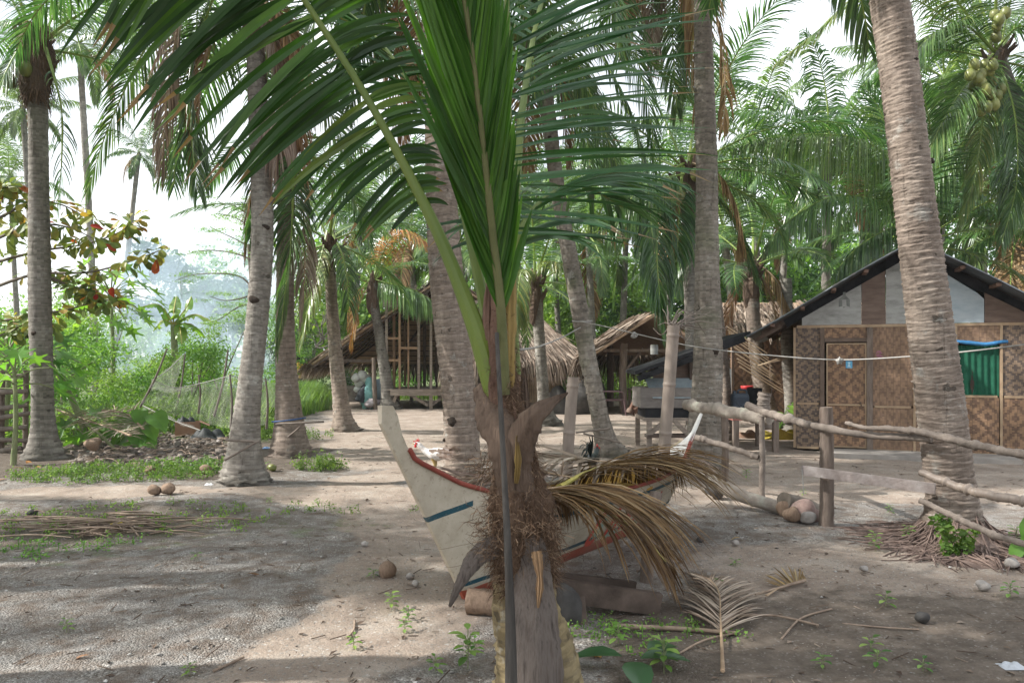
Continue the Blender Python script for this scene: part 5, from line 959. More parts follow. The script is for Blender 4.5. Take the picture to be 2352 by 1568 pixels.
def hut_mid():
    R=thing('thatched_hut','shaggy thatched hut with a bamboo slat half wall and dark interior, behind the collared palm','hut',(.1,23,0))
    a,b=V(-.9,24.4,3.3),V(.15,24.4,3.3); fl,fr,br,bl=V(-1.75,22.0,1.62),V(2.0,22.2,1.62),V(1.9,27,1.6),V(-1.75,27,1.6)
    for k,(q,n_) in enumerate((((a,b,fr,fl),4200),((b,b+V(0,.05,0),br,fr),2400),((a,a+V(0,.05,0),bl,fl),1200))):
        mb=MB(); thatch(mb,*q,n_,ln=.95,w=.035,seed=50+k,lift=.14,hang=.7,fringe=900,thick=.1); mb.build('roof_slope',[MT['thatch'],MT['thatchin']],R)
    X=lambda px,y:(px-CX)*y/F; Z=lambda py,y:EYE+(HZ-py)*y/F
    mb=MB()
    for i,px in enumerate(np.arange(1130,1292,4.2)):
        y=22.6; x=X(px,y); bar(mb,V(x,y+.01*rng.normal(),.28),V(x+.01,y,Z(862,y)+.03*rng.normal()),.045,.02,0,rng.uniform(),up=(0,1,0))
    mb.build('slat_wall',MT['bambooslat'],R)
    mb=MB(); bar(mb,V(X(1130,22.5),22.52,Z(864,22.5)),V(X(1325,22.4),22.3,Z(852,22.4)),.12,.07); bar(mb,V(X(1250,22.5),22.48,Z(872,22.5)),V(X(1300,22.4),22.44,Z(868,22.4)),.08,.1); mb.build('sill_beam',MT['plank'],R)
    for px in (1180,1262,1285):
        mb=MB(); bar(mb,V(X(px,22.7),22.7,-.05),V(X(px,22.7),22.7,1.7),.1,.1,up=(0,1,0)); mb.build('corner_post',MT['plank'],R)
    mb=MB(); box(mb,(.0,24.6,1.0),(2.9,.06,1.5)); box(mb,(-1.3,23.8,1.0),(.05,1.6,1.5)); mb.build('back_wall',MT['darkroof'],R)  # near-black walls put the shade inside the hut into their colour
    mb=MB(); box(mb,(0,23.6,.22),(3.0,2.2,.08)); mb.build('floor_platform',MT['plank'],R)
    for px in (1140,1200,1278):
        mb=MB(); bar(mb,V(X(px,22.6),22.65,-.05),V(X(px,22.6),22.65,.25),.1,.1,up=(0,1,0)); mb.build('floor_leg',MT['post'],R)
    mb=MB(); box(mb,(X(1295,22.3),22.3,.32),(.5,.35,.06)); box(mb,(X(1288,22.3),22.3,.14),(.08,.3,.3)); o=mb.build('step_bench',MT['plank'],R)
MT['bambooslat']=mat('bamboo_slat',(.24,.17,.11),(.40,.31,.21),6,.7,.2,var=.3)
hut_mid()
def boulder(label,c,r,seed,m='darkrock'):
    mb=MB(); blob(mb,c,r,.12,18,12,seed=seed); o=mb.build('boulder',MT[m],smooth=True); tag(o,label,'rock')
MT['darkrock']=mat('dark_rock',(.035,.033,.032),(.10,.095,.09),4,.95,.7,14)
boulder('large black rounded rock to the right of the slatted hut',(2.02,22.0,.4),(.55,.5,.72),4)
boulder('small dark rock at the slatted hut step',(1.35,21.9,.3),(.3,.3,.5),5)
def shelter():
    R=thing('thatched_shelter','small open thatched shelter on a thick post beside the plastic chair','hut',(3.2,21.8,0))
    a,b=V(3.95,21.3,2.82),V(3.95,25.6,2.82); fl,bl,br,fr=V(2.25,21.3,1.72),V(2.25,25.8,1.70),V(5.7,25.8,1.7),V(5.7,21.3,1.72)
    for k,(q,n_) in enumerate((((a,b,bl,fl),3000),((b,a,fr,br),1500),((b,b+V(0.02,0,0),br,bl),900))):
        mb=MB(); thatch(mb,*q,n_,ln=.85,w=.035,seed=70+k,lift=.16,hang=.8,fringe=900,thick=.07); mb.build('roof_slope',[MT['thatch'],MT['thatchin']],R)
    for x,y in ((3.18,21.75),(5.6,21.9),(3.2,25),(5.6,25)):
        mb=MB(); post(mb,V(x,y,-.05),V(x,y,2.0),.11,.03,12); mb.build('corner_post',MT['post'],R,smooth=True)
    mb=MB(); bar(mb,V(3.2,21.8,1.2),V(3.75,22.0,1.85),.07,.07); bar(mb,V(2.6,21.8,1.8),V(5.9,21.8,1.8),.09,.09); bar(mb,V(3.2,21.6,1.8),V(3.2,25.5,1.78),.08,.08); mb.build('roof_beam',MT['post'],R)
shelter()
def table(label,x0,x1,y0,y1,h,m,nm='table',legw=.07,top=None):
    R=thing(nm,label,'table',((x0+x1)/2,(y0+y1)/2,0)); mb=MB(); k=5
    for i in range(k): box(mb,((x0+x1)/2,y0+(y1-y0)*(i+.5)/k,h-.02),(x1-x0,(y1-y0)/k-.006,.035),None,0,rng.uniform())
    mb.build('table_top',MT[top or m],R)
    for x in (x0+.06,x1-.06):
        for y in (y0+.06,y1-.06): mb=MB(); bar(mb,V(x,y,-.03),V(x,y,h-.04),legw,legw,up=(0,1,0)); mb.build('leg',MT[m],R)
    return R
table('grey wooden table under the small thatched shelter',3.35,4.6,21.3,22.3,.72,'plank')
def chair():
    m=mat('maroon_plastic',(.085,.05,.055),(.12,.075,.08),4,.4,.0,spec=.5); c=V(2.84,21.4,0); R=thing('plastic_chair','dark maroon plastic armchair facing the shelter table','chair',c); x0,x1,y0,y1=c[0]-.26,c[0]+.26,c[1]-.26,c[1]+.26
    mb=MB(); box(mb,c+V(0,0,.42),(.5,.5,.035)); mb.build('seat',m,R)
    for x,y,dx in ((x0,y0,-.05),(x1,y0,.05),(x0,y1,-.05),(x1,y1,.05)): mb=MB(); tube(mb,[V(x+dx,y,-.01),V(x,y,.42)],[.022,.032],6,flat=.6); mb.build('leg',m,R,smooth=True)
    mb=MB(); ph=np.linspace(0,np.pi,12)
    arch=[V(x0-.02-.12*(.42+.45*math.sin(p)-.42)/.45,c[1]-.24*math.cos(p),.44+.46*math.sin(p)) for p in ph]; tube(mb,arch,.025,6,n=24,curve=True)
    for k in range(7):
        y=c[1]-.18+.06*k; hgt=.46*math.sqrt(max(0,1-((y-c[1])/.25)**2)); bar(mb,V(x0-.02,y,.44),V(x0-.13,y,.42+hgt),.035,.012,up=(1,0,0))
    mb.build('backrest',m,R)
    for y in (y0,y1): mb=MB(); tube(mb,[V(x0-.07,y,.66),V(x0+.2,y,.66),V(x1-.04,y,.63),V(x1,y,.43)],[.022,.028,.028,.024],6,n=16,flat=.6); mb.build('armrest',m,R,smooth=True)
chair()
def coop():
    Y=13.3; X=lambda px,y=Y:(px-CX)*y/F; Z=lambda py,y=Y:EYE+(HZ-py)*y/F
    R=thing('raised_coop','raised wooden coop with a slanting black roof, blue grey tin front and braced legs','shed',(X(1530),Y+.5,0))
    mb=MB(); b=[V(X(1450),12.9,Z(852,12.9)),V(X(1708),12.9,Z(760,12.9)),V(X(1708)+.1,14.6,Z(762,12.9)),V(X(1450)+.1,14.6,Z(852,12.9))]; v=np.array(b+[q-V(0,0,.06) for q in b]); mb.add(v,BOXF[:, ::-1])
    for k in range(7): bar(mb,b[0]+(b[1]-b[0])*(.08+.14*k)+V(0,-.02,-.1),b[3]+(b[2]-b[3])*(.08+.14*k)+V(0,0,-.1),.08,.06)
    bar(mb,b[0]+V(.05,.02,-.13),b[1]+V(-.1,.02,-.13),.05,.1); mb.build('roof',MT['darkroof'],R)
    xs=X(1500),X(1600)
    mb=MB(); v=[at(1500,888,13.35),at(1600,888,13.35),at(1600,812,13.35),at(1500,846,13.35)]; v=np.array(v+[q+V(0,.04,0) for q in v]); mb.add(v,[[0,1,2,3],[7,6,5,4],[0,4,5,1],[1,5,6,2],[2,6,7,3],[3,7,4,0]]); mb.build('upper_board',MT['brownply'],R)
    mb=MB(); n_=40; xx=np.linspace(X(1480),X(1592),n_); g=[]
    for s in np.linspace(0,1,9): g.append(np.stack([xx+.1*s,np.full(n_,13.28-.25*s),Z(868)-.34*s+.012*np.sin(s*28)+.0*xx],1))
    g=np.array(g); i=np.arange(8)[:,None]*n_+np.arange(n_-1)[None]; mb.add(g.reshape(-1,3),np.stack([i,i+n_,i+n_+1,i+1],-1).reshape(-1,4)); mb.build('tin_front',MT['tin'],R,smooth=True)
    mb=MB(); box(mb,((X(1466)+X(1610))/2,13.5,Z(912)),(X(1610)-X(1466),.9,.34)); mb.build('nest_box',MT['greyply'],R)
    mb=MB(); box(mb,((X(1478)+X(1612))/2,13.5,Z(947)),(X(1612)-X(1478),.8,.19)); mb.build('box_base',MT['darkroof'],R)
    mb=MB(); 
    for k in range(4): box(mb,((X(1472)+X(1625))/2,13.1+.25*k,Z(960)),(X(1625)-X(1472),.2,.05),None,0,rng.uniform())
    mb.build('platform',MT['plank'],R)
    for px,y in ((1490,13.05),(1612,13.05),(1484,14),(1612,14)): mb=MB(); bar(mb,V(X(px,13.1),y,-.05),V(X(px,13.1),y,Z(962)),.08,.08,up=(0,1,0)); mb.build('leg',MT['plank'],R)
    for a,b_ in (((1484,1003),(1530,965)),((1585,1003),(1548,965))): mb=MB(); bar(mb,at(*a,13.02),at(*b_,13.02),.07,.07); mb.build('leg_brace',MT['plank'],R)
    mb=MB(); bar(mb,at(1484,1000,13.1),at(1612,1000,13.1),.3,.05); mb.build('lower_shelf',MT['darkpole'],R)
    mb=MB(); bar(mb,at(1588,905,13.3),at(1588,815,13.3),.08,.08,up=(0,1,0)); mb.build('corner_post',MT['darkpole'],R)
    mb=MB(); tube(mb,[V(X(1520),14,Z(813)),V(X(1520),14,Z(790))],[.07,.07],10); mb.build('paint_can',MT['whitew'],R,smooth=True)
MT['greyply']=mat('grey_board',(.13,.115,.105),(.24,.215,.195),4,.85,.3,25,stretch=(1,1,3))
coop()
def backhouse():
    R=thing('back_house','farther woven bamboo house with a ragged thatch edge, seen left of the main house','house',(6.6,19.5,0))
    mb=MB(); box(mb,(7.6,19.6,1.1),(4.0,.05,1.9)); mb.build('wall_panel',AM['d'],R)
    mb=MB(); box(mb,(5.35,19.55,.95),(.55,.06,.7)); mb.build('painted_panel',MT['bluew'],R)
    for x in (5.62,6.6,7.6): mb=MB(); bar(mb,V(x,19.52,0),V(x,19.52,2.1),.06,.06,up=(0,1,0)); mb.build('wall_stud',MT['framed'],R)
    a,b,c,d=V(5.6,21,3.1),V(10,21,3.1),V(10,18.8,2.35),V(5.2,18.8,2.35)
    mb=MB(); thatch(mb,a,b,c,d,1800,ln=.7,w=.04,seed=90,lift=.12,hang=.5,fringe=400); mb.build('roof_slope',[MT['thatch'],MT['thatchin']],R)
    mb=MB(); box(mb,(7.5,19.7,.12),(4.2,.5,.12)); mb.build('floor_beam',MT['framed'],R)
backhouse()
def polebundle():
    mb=MB()
    for k in range(11): p=at(1668+3*k,748+9*k+rng.normal()*3,16.2); q=at(1762+4*k,815+9*k+rng.normal()*4,16.0); tube(mb,[p,q],[.016,.012],5)
    for k in range(3): tube(mb,[at(1740,840,16),at(1810,815+4*k,15.8)],[.012,.01],5)
    o=mb.build('pole_bundle',MT['bambooslat'],smooth=True); tag(o,'bundle of thin pale poles slung diagonally behind the coop roof','poles')
polebundle()
palm('stub of slim ringed palm between the coop and the jerry can',[(1672,985),(1666,900),(1658,800),(1640,640)],15,.12,.10,41,cr=None,bootn=0,sides=14,tm='trunkbrown',dh=.025)
palm('slim ringed palm with a blue band at the corner of the bamboo house',[(1822,990),(1815,900),(1808,790),(1806,640)],16.5,.135,.12,42,cr=None,bootn=0,sides=14,tm='trunk',dh=.025)
# ------------------------------------------------------------------ fence, poles, ropes
def sticks(mb,pts,r,sides=10,rough=.06,n=30):
    n=n*2; rr=np.interp(np.linspace(0,1,n),np.linspace(0,1,np.size(r)),np.atleast_1d(r)); rr=rr*(1+.05*np.sin(np.arange(n)*.9+rr[0]*900)+.04*rng.normal(size=n))
    for k in range(max(2,n//18)): j=rng.integers(2,n-2); rr[j]*=1.28; rr[j-1]*=1.12; rr[j+1]*=1.12
    P=resample(catmull([at(*p) for p in pts],80),n); P=P+V(0,0,1)*(.10*rr*np.sin(np.arange(n)*.33+rr[0]*500))[:,None]; tube(mb,P,rr,sides+2,n=n,rough=rough,curve=False)
def part(nm,fn,m,R,**k):
    mb=MB(); fn(mb); return mb.build(nm,MT[m],R,smooth=k.pop('smooth',True))
def fence():
    R=thing('rail_fence','rough stick and bamboo fence running from the log rail to the curved palm','fence',(3.0,7.2,0))
    def vp(px,py0,py1,r): 
        g=G(px,py1); return lambda mb: tube(mb,[g-V(0,0,.1),(g+at(px,py0,g[1]))/2+V(.01,0,0),at(px,py0,g[1])],[r*1.08,r,r*.97],12,n=22,rough=.045)
    part('post',vp(1897,935,1216,.061),'post',R); part('post',vp(1749,955,1148,.032),'stick',R); part('post',vp(1664,955,1105,.045),'post',R)
    part('stub_post',lambda mb: sticks(mb,[(1762,985,8.9),(1754,930,8.9),(1757,900,8.9)],[.06,.07,.075]),'stick',R)
    part('log_rail',lambda mb: sticks(mb,[(1575,930,9.6),(1640,939,9.2),(1700,950,8.9),(1768,964,8.5)],[.066,.07,.07,.066],14,.03),'lichen',R)
    part('rail',lambda mb: sticks(mb,[(1716,930,8.8),(1760,948,8.5),(1890,982,6.92),(2010,1000,6.6),(2140,1007,6.22)],[.042,.044,.034,.032,.03],10,.04,40),'stick',R)
    part('rail',lambda mb: sticks(mb,[(1942,971,6.75),(1990,982,6.6),(2060,985,6.4),(2135,996,6.17),(2240,1022,5.8),(2365,1046,5.4)],[.014,.022,.028,.032,.03,.028],10,.09,50),'stick',R)
    part('rail',lambda mb: sticks(mb,[(1594,1003,8.9),(1660,1022,8.7),(1742,1050,8.45)],[.035,.034,.03],8,.05),'stick',R)
    part('rail',lambda mb: sticks(mb,[(2113,1084,6.0),(2200,1117,5.75),(2280,1138,5.5),(2370,1152,5.3)],[.026,.032,.033,.033],12,.025,50),'bamboo',R)['label']='pale bamboo rail nailed across the curved palm'
    part('rail',lambda mb: sticks(mb,[(2113,1148,6.0),(2200,1190,5.75),(2290,1230,5.5),(2370,1252,5.3)],[.022,.024,.024,.022],9,.05,40),'stick',R)
    def pl(mb): a,b=at(1842,1079,6.95),at(2148,1122,6.2); bar(mb,a,b,.025,.085,0,.5)
    part('plank_rail',pl,'oldpaint',R,smooth=False)['label']='plank rail with flaking grey pink paint'
    part('string',lambda mb: tube(mb,[at(1842,1078,6.93),at(1844,1100,6.93),at(1846,1135,6.93)],.004,5,n=10),'rope',R)
MT['oldpaint']=mat('flaking_pinkish_paint',(.12,.09,.075),(.25,.215,.2),6,.85,.5,30,stretch=(1,1,1),c3=(.36,.33,.31)); MT['rope']=mat('pale_rope',(.27,.26,.24),(.38,.37,.35),40,.8,.3)
fence()
def single(nm,label,cat,fn,m,smooth=True,group=None):
    mb=MB(); fn(mb); o=mb.build(nm,m if not isinstance(m,str) else MT[m],smooth=smooth); return tag(o,label,cat,group)
single('fallen_log','lichen covered log propped from the canoe stern to the ground','log',lambda mb: tube(mb,[at(1587,1080,8.0),at(1690,1132,7.7),G(1796,1188,.05)],[.062,.066,.064],14,n=30,rough=.03),'lichen')
def bamboo(mb,P,r,gap=.42):
    P=resample(catmull(P,40),120); s=arclen(P); nd=np.exp(-(((s+.13)%gap-gap/2)/.008)**2); tube(mb,P,r*(1+.13*nd),16,n=120,curve=False)
single('bamboo_pole','short bamboo pole with splintered top behind the canoe','bamboo pole',lambda mb: bamboo(mb,[at(1317,866,6.9),at(1308,980,6.9),G(1294,1220,-.05)*V(1,0,1)+V(0,6.9,0)],.052),'bamboo')
single('bamboo_pole','tall bamboo pole standing in the canoe, topped by a dry twig tangle','bamboo pole',lambda mb: bamboo(mb,[at(1547,748,6.9),at(1536,900,6.9),at(1522,1075,6.9),at(1516,1140,6.9)],.055,.44),'bamboo')
def tangle(mb):
    for k in range(26):
        p=at(1548+rng.normal()*6,748+rng.normal()*5,6.95); q=at(1548+rng.normal()*45+20,735+rng.normal()*28+12,7.2+rng.normal()*.15); tube(mb,[p,(p+q)/2+V(0,0,.06*rng.normal()),q],[.006,.005,.003],4,n=8)
single('twig_tangle','tangle of dry curved twigs caught on top of the tall bamboo pole','twigs',tangle,'stick')
def ropes(mb,P,r=.009): tube(mb,P,r,6,n=70)
single('clothesline','white rope strung from the fibrous palm to the leaning mossy palm','rope',lambda mb: ropes(mb,[at(1172,806,3.6),at(1240,795,7.5),at(1290,775,10.5),at(1333,752,12.2)],.008),'rope')
single('clothesline','knotted white rope running from the leaning palm past the house door','rope',lambda mb:(ropes(mb,[at(1333,738,12.2),at(1400,752,11.6),at(1540,785,10.6),at(1624,800,9.9),at(1760,815,9.0),at(1925,826,8.2),at(2110,817,7.4),at(2230,806,6.9),at(2362,790,6.4)],.0075),blob(mb,at(1928,829,8.17),(.022,.022,.028),.3,seed=3),blob(mb,at(1458,768,11.2),(.03,.03,.035),.4,seed=5)),'rope')
def loop(mb):
    c=at(1337,737,12.4); a=np.linspace(0,2*np.pi,30); tube(mb,[c+V(.155*math.cos(q),.155*math.sin(q),.02*math.sin(q)) for q in a],.012,6,n=60)
single('rope_loop','rope loop tied round the leaning mossy palm','rope',loop,'rope')
def perch(label,a,b,c,d,rr=.016):
    R=thing('stick_perch',label,'perch',at(*a),group='stick perches on palm trunks'); m='stick'
    part('bar',lambda mb: tube(mb,[at(*a),at(*b)],rr,8,n=10,rough=.05),m,R); part('brace',lambda mb: tube(mb,[at(*c),at(*d)],rr*.9,8,n=10,rough=.05),m,R)
perch('T shaped stick perch nailed to the leaning grey palm',(518,1010,9.3),(595,1014,9.35),(590,1014,9.34),(516,1056,9.28))
perch('stick perch sticking out right of the blue corded palm',(633,974,12.0),(744,968,12.0),(700,971,12.0),(662,1003,12.1))
perch('forked stick perch on the foot of the mossy leaning palm',(1323,993,12.1),(1400,984,12.15),(1340,995,12.1),(1424,1016,12.1))
single('blue_cord','blue cord tied round the thick palm','cord',lambda mb: tube(mb,[at(627,970,12.35)+V(.0,.1,0)]+[at(664,963,12.4)+V(.265*math.cos(q),.265*math.sin(q),.03*math.cos(q)) for q in np.linspace(math.pi,2*math.pi,10)],.012,6,n=40),mat('blue_cord',(.02,.06,.16),(.04,.10,.24),20,.6,0))
single('stake','dark stake standing beside the canoe hull','stake',lambda mb: tube(mb,[G(1483,1333,-.1),at(1492,1230,5.42),at(1507,1130,5.5)],[.05,.048,.045],10,n=16,rough=.05),'post')
def trestle():
    R=thing('plank_trestle','dark weathered planks propped low under the canoe','trestle',G(1330,1420)); 
    part('plank',lambda mb: bar(mb,at(1262,1330,4.75),at(1455,1352,5.0),.05,.10,0,.2),'darkpole',R,smooth=False); part('plank',lambda mb: bar(mb,at(1270,1352,4.62),at(1515,1386,4.72),.06,.13,0,.4),'darkpole',R,smooth=False)
    part('leg',lambda mb: bar(mb,G(1338,1432,-.05),at(1330,1365,4.66),.06,.07),'darkpole',R,smooth=False); part('leg',lambda mb: blob(mb,G(1300,1420,.05),(.12,.1,.13),.12),'darkrock',R)
trestle()
def support(mb): tube(mb,[G(1075,1413,.075),G(1150,1418,.075)],[.078,.08],12,n=8,rough=.03)
single('keel_log','short dark log with an orange cut end under the canoe bow','log',support,'husk')
MT['pinkhusk']=mat('pink_brown_husk',(.20,.13,.11),(.38,.29,.26),7,.85,.4,30); MT['redtop']=mat('faded_red_top',(.26,.09,.075),(.4,.17,.14),5,.6,.2)
# ------------------------------------------------------------------ coconuts, stones, logs
def nut(nm,label,cat,px,py,r,seed,m='husk',asp=1.0,group=None,dz=None,Y=None):
    c=G(px,py) if Y is None else at(px,py,Y); c=c+V(0,0,r*.85 if Y is None else 0); mb=MB(); blob(mb,c,(r*1.05,r,r*asp),.07,14,10,seed=seed,rot=rotz(seed)); o=mb.build(nm,MT[m],smooth=True); return tag(o,label,cat,group)
g='fallen coconuts'
nut('coconut','round brown dry coconut on the gravel left of the canoe bow','coconut',888,1334,.058,1,group=g)
nut('coconut','half rotten coconut husk left of the two joined husks by the sand path','coconut',353,1140,.075,2,group=g,asp=.8); nut('coconut','pale brown husk at the right of the pair on the sand path','coconut',386,1138,.075,3,group=g,asp=.8)
nut('coconut','dark coconut husk by the weeds left of the leaning palm','coconut',473,1090,.07,4,group=g); nut('coconut','small dark husk in the weeds at the patch front','coconut',345,1091,.07,5,group=g,asp=.8)
nut('coconut','green fallen coconut right of the leaning palm','coconut',626,1083,.06,6,'coconut',.7,group=g)
nut('coconut','pinkish brown coconut in the middle of the heap by the fence post','coconut',1840,1205,.115,7,'pinkhusk',1.05,group=g); nut('coconut','broken brown husk in front of the coconut heap','coconut',1818,1208,.085,8,group=g,asp=.8); nut('coconut','brown husk tucked behind the log end','coconut',1802,1196,.08,9,group=g); nut('coconut','small red and white husk against the fence post','coconut',1871,1206,.07,10,'pinkhusk',group=g)
g='loose stones'
for i,(px,py,r,lb) in enumerate([(942,1338,.03,'pale stone just right of the brown coconut'),(955,1352,.026,'small brown stone beside the pale stone'),(838,1260,.028,'grey stone in the shade left of the canoe bow'),(868,1333,.022,'grey pebble touching the coconut'),(1855,1212,.07,'grey triangular stone at the foot of the fence post'),(1648,1146,.12,'dark round stone under the propped log'),(2118,1436,.04,'dark lumpy stone on the right foreground soil'),(2258,1368,.045,'grey broken coral near the right edge'),(1690,1262,.03,'pale chip on the sunny gravel'),(1608,1255,.03,'small dark stone near the shadow edge'),(2325,1310,.05,'white coral lump at the far right'),(1985,1322,.03,'white shell chip below the red roots'),(655,1258,.02,'flat grey stone on the path edge'),(75,1185,.05,'dark stone by the twig pile')]):
    nut('stone',lb,'stone',px,py,r,20+i,'darkrock' if 'dark' in lb else 'stone',.75,group=g)
single('log','thick sawn log resting on the coconuts beside the fence post','log',lambda mb: tube(mb,[at(1800,1150,7.35),at(1850,1165,7.5),at(1905,1190,7.7)],[.085,.088,.075],16,n=20,rough=.04),'wood')
# ------------------------------------------------------------------ table by the house with things on it
X0=(1672-CX)*13/F
table('outdoor table with stout legs behind the log rail, holding a jerry can',X0,(1778-CX)*13/F,12.7,13.7,EYE+(HZ-957)*13/F,'post',legw=.09,top='redtop')
zt=EYE+(HZ-957)*13/F
def jerry():
    c=V((1701-CX)*13/F,13.05,zt); R=thing('jerry_can','dark blue grey plastic jerry can on the outdoor table','container',c); m=mat('dark_blue_plastic',(.022,.032,.045),(.04,.055,.075),5,.45,.1)
    mb=MB(); w,d,h=.29,.2,.42; rings=[]
    for z,s in ((0,.92),(.02,1),(h*.8,1),(h*.92,.9),(h*.95,.6)):
        a=np.linspace(0,2*np.pi,24,endpoint=False); rings.append(np.stack([c[0]+s*w/2*np.sign(np.cos(a))*abs(np.cos(a))**.35,c[1]+s*d/2*np.sign(np.sin(a))*abs(np.sin(a))**.35,np.full(24,c[2]+z)],1))
    ringmesh(mb,np.array(rings)); mb.build('body',m,R,smooth=False)
    mb=MB(); tube(mb,[c+V(-.03,0,.38),c+V(-.02,0,.45),c+V(.1,0,.45),c+V(.12,0,.38)],.017,8,n=16); mb.build('handle',m,R,smooth=True)
    mb=MB(); tube(mb,[c+V(-.09,0,.38),c+V(-.09,0,.44)],.03,10); mb.build('cap',m,R,smooth=True)
    mb=MB(); bar(mb,c+V(-.11,-.103,.06),c+V(.11,-.103,.28),.008,.02,up=(0,1,0)); bar(mb,c+V(.11,-.104,.06),c+V(-.11,-.104,.28),.008,.02,up=(0,1,0)); mb.build('embossed_cross',m,R)
jerry()
def bowl(nm,label,cat,px,py,r,h,m,Y=13.1):
    c=at(px,py,Y); mb=MB(); a=np.linspace(0,2*np.pi,16,endpoint=False); rings=[]
    for rr,z in ((r*.6,0),(r*.9,h*.5),(r,h),(r*.95,h),(r*.8,h*.5),(r*.5,.015)): rings.append(np.stack([c[0]+rr*np.cos(a),c[1]+rr*np.sin(a),np.full(16,c[2]+z)],1))
    ringmesh(mb,np.array(rings)); tag(mb.build(nm,m,smooth=True),label,cat)
pl=lambda nm,c: mat(nm,c,tuple(x*1.15 for x in c),5,.4,0)
bowl('bucket','orange plastic bowl beside the jerry can','bowl',1726,952,.07,.14,pl('orange_plastic',(.45,.09,.03))); bowl('basin','pink plastic basin on the table end','basin',1746,955,.09,.06,pl('pink_plastic',(.5,.2,.24))); bowl('cup','white cup standing behind the pink basin','cup',1746,942,.035,.07,pl('white_plastic',(.6,.6,.6)),13.4); bowl('pot','black cooking pot behind the jerry can','pot',1733,928,.14,.3,MT['darkroof'],14.2)
bowl('basin','red basin on the far bench beside the young palm','basin',1716,897,.13,.1,pl('red_plastic',(.5,.05,.05)),15.5)
single('far_bench','dark bench behind the outdoor table','bench',lambda mb:(box(mb,at(1700,912,15.5),(1.1,.4,.06)),box(mb,at(1672,940,15.5),(.08,.3,.5)),box(mb,at(1735,940,15.5),(.08,.3,.5))),'post',smooth=False)
def heap(label,nm,cat,c,sx,sy,sz,m,seed):
    mb=MB(); nx=26; u=np.linspace(-1,1,nx); Xg,Yg=np.meshgrid(u,u); r=np.hypot(Xg,Yg); Zg=np.clip(1-r**2,0,1)**.6*(.6+.4*np.sin(Xg*5+seed)*np.cos(Yg*4+seed))+.12*np.sin(Xg*13+seed*2)*np.sin(Yg*11)*np.clip(1-r,0,1); v=np.stack([c[0]+Xg*sx,c[1]+Yg*sy,c[2]+Zg*sz-.01],-1); i=np.arange(nx-1)[:,None]*nx+np.arange(nx-1)[None]; mb.add(v.reshape(-1,3),np.stack([i,i+1,i+nx+1,i+nx],-1).reshape(-1,4)); tag(mb.build(nm,m,smooth=True),label,cat)
heap('crumpled yellow sack on the ground by the house corner','yellow_sack','sack',G(1795,1003),.5,.25,.24,mat('yellow_sack',(.30,.23,.03),(.5,.4,.07),6,.7,.5),2)
heap('loose brown dog sized bundle of rags under the outdoor table','rag_bundle','rags',G(1712,1000),.35,.2,.18,mat('brown_rag',(.14,.08,.05),(.26,.17,.12),6,.9,.5),3)
# ------------------------------------------------------------------ broad-leaved plants
def leafset(mb,leaves,shape,mi=0,vr=(0,1),curl=.25):
    for p,D,Nn,s in leaves: shapeleaf(mb,shape,p,D,Nn,s,mi,rng.uniform(*vr),curl)
def papaya(label,base,top,n,size,pet,leafm='papaya',el=(60,-15),seed=0,r=.05,name='papaya_plant',dark=False,az=None):
    r_=np.random.default_rng(seed); R=thing(name,label,'papaya plant',base,group='papaya plants')
    mb=MB(); tube(mb,[base-V(0,0,.05),(base+top)/2+V(.03,0,0),top],[r*1.2,r,r*.7],10,n=30,rough=.05); mb.build('stem',MT['papstem'],R,smooth=True)
    mb=MB()
    for i in range(n):
        a=i*2.4+seed if az is None else az[i%len(az)]+r_.normal()*.2; e=math.radians(el[0]+(el[1]-el[0])*i/max(1,n-1)); d=V(math.cos(a)*math.cos(e),math.sin(a)*math.cos(e),math.sin(e)); o=top-V(0,0,.3*i/n)
        L=pet*r_.uniform(.8,1.15); tip=o+d*L-V(0,0,.12*L); tube(mb,[o,o+d*L*.5+V(0,0,.05*L),tip],[.014,.011,.008],5,1,n=8)
        D=nrm(d*V(1,1,.2)+V(0,0,-.55)); Nn=nrm(V(0,0,1)+d*.5+V(*r_.normal(size=3))*.2); shapeleaf(mb,LOB,tip-D*size*.3,D,Nn,size*r_.uniform(.8,1.15),0,r_.uniform(0,1),.15)
    mb.build('leaves',[MT[leafm],MT['papstem']],R)
MT['papstem']=mat('green_grey_stem',(.13,.17,.07),(.26,.27,.15),8,.7,.3)
papaya('bright lobed papaya plant in the middle of the left thicket',V(-9.9,19.0,0),at(255,672,19.0),30,.55,.95,el=(65,-30),seed=1)
papaya('dark lobed papaya plant pushing out right of the hairy crowned palm',V(-7.2,13.2,0),at(105,800,13.2),16,.48,.55,el=(30,-50),seed=2,az=(-.6,.2,-1.2,.6,-.2,2.8))
papaya('thin stemmed papaya sapling in front of the stick fence at the left edge',V(-7.42,11.4,0),at(33,852,11.4),9,.5,.55,el=(55,-5),seed=3,r=.035)
papaya('low papaya seedling with big dark leaves behind the hairy crowned palm',V(-6.6,12.9,0),at(165,950,12.9),8,.5,.3,el=(30,-20),seed=4,r=.025)
papaya('papaya plant at the far left above the stick fence',V(-9.3,14.0,0),at(20,800,14),16,.48,.6,seed=5)
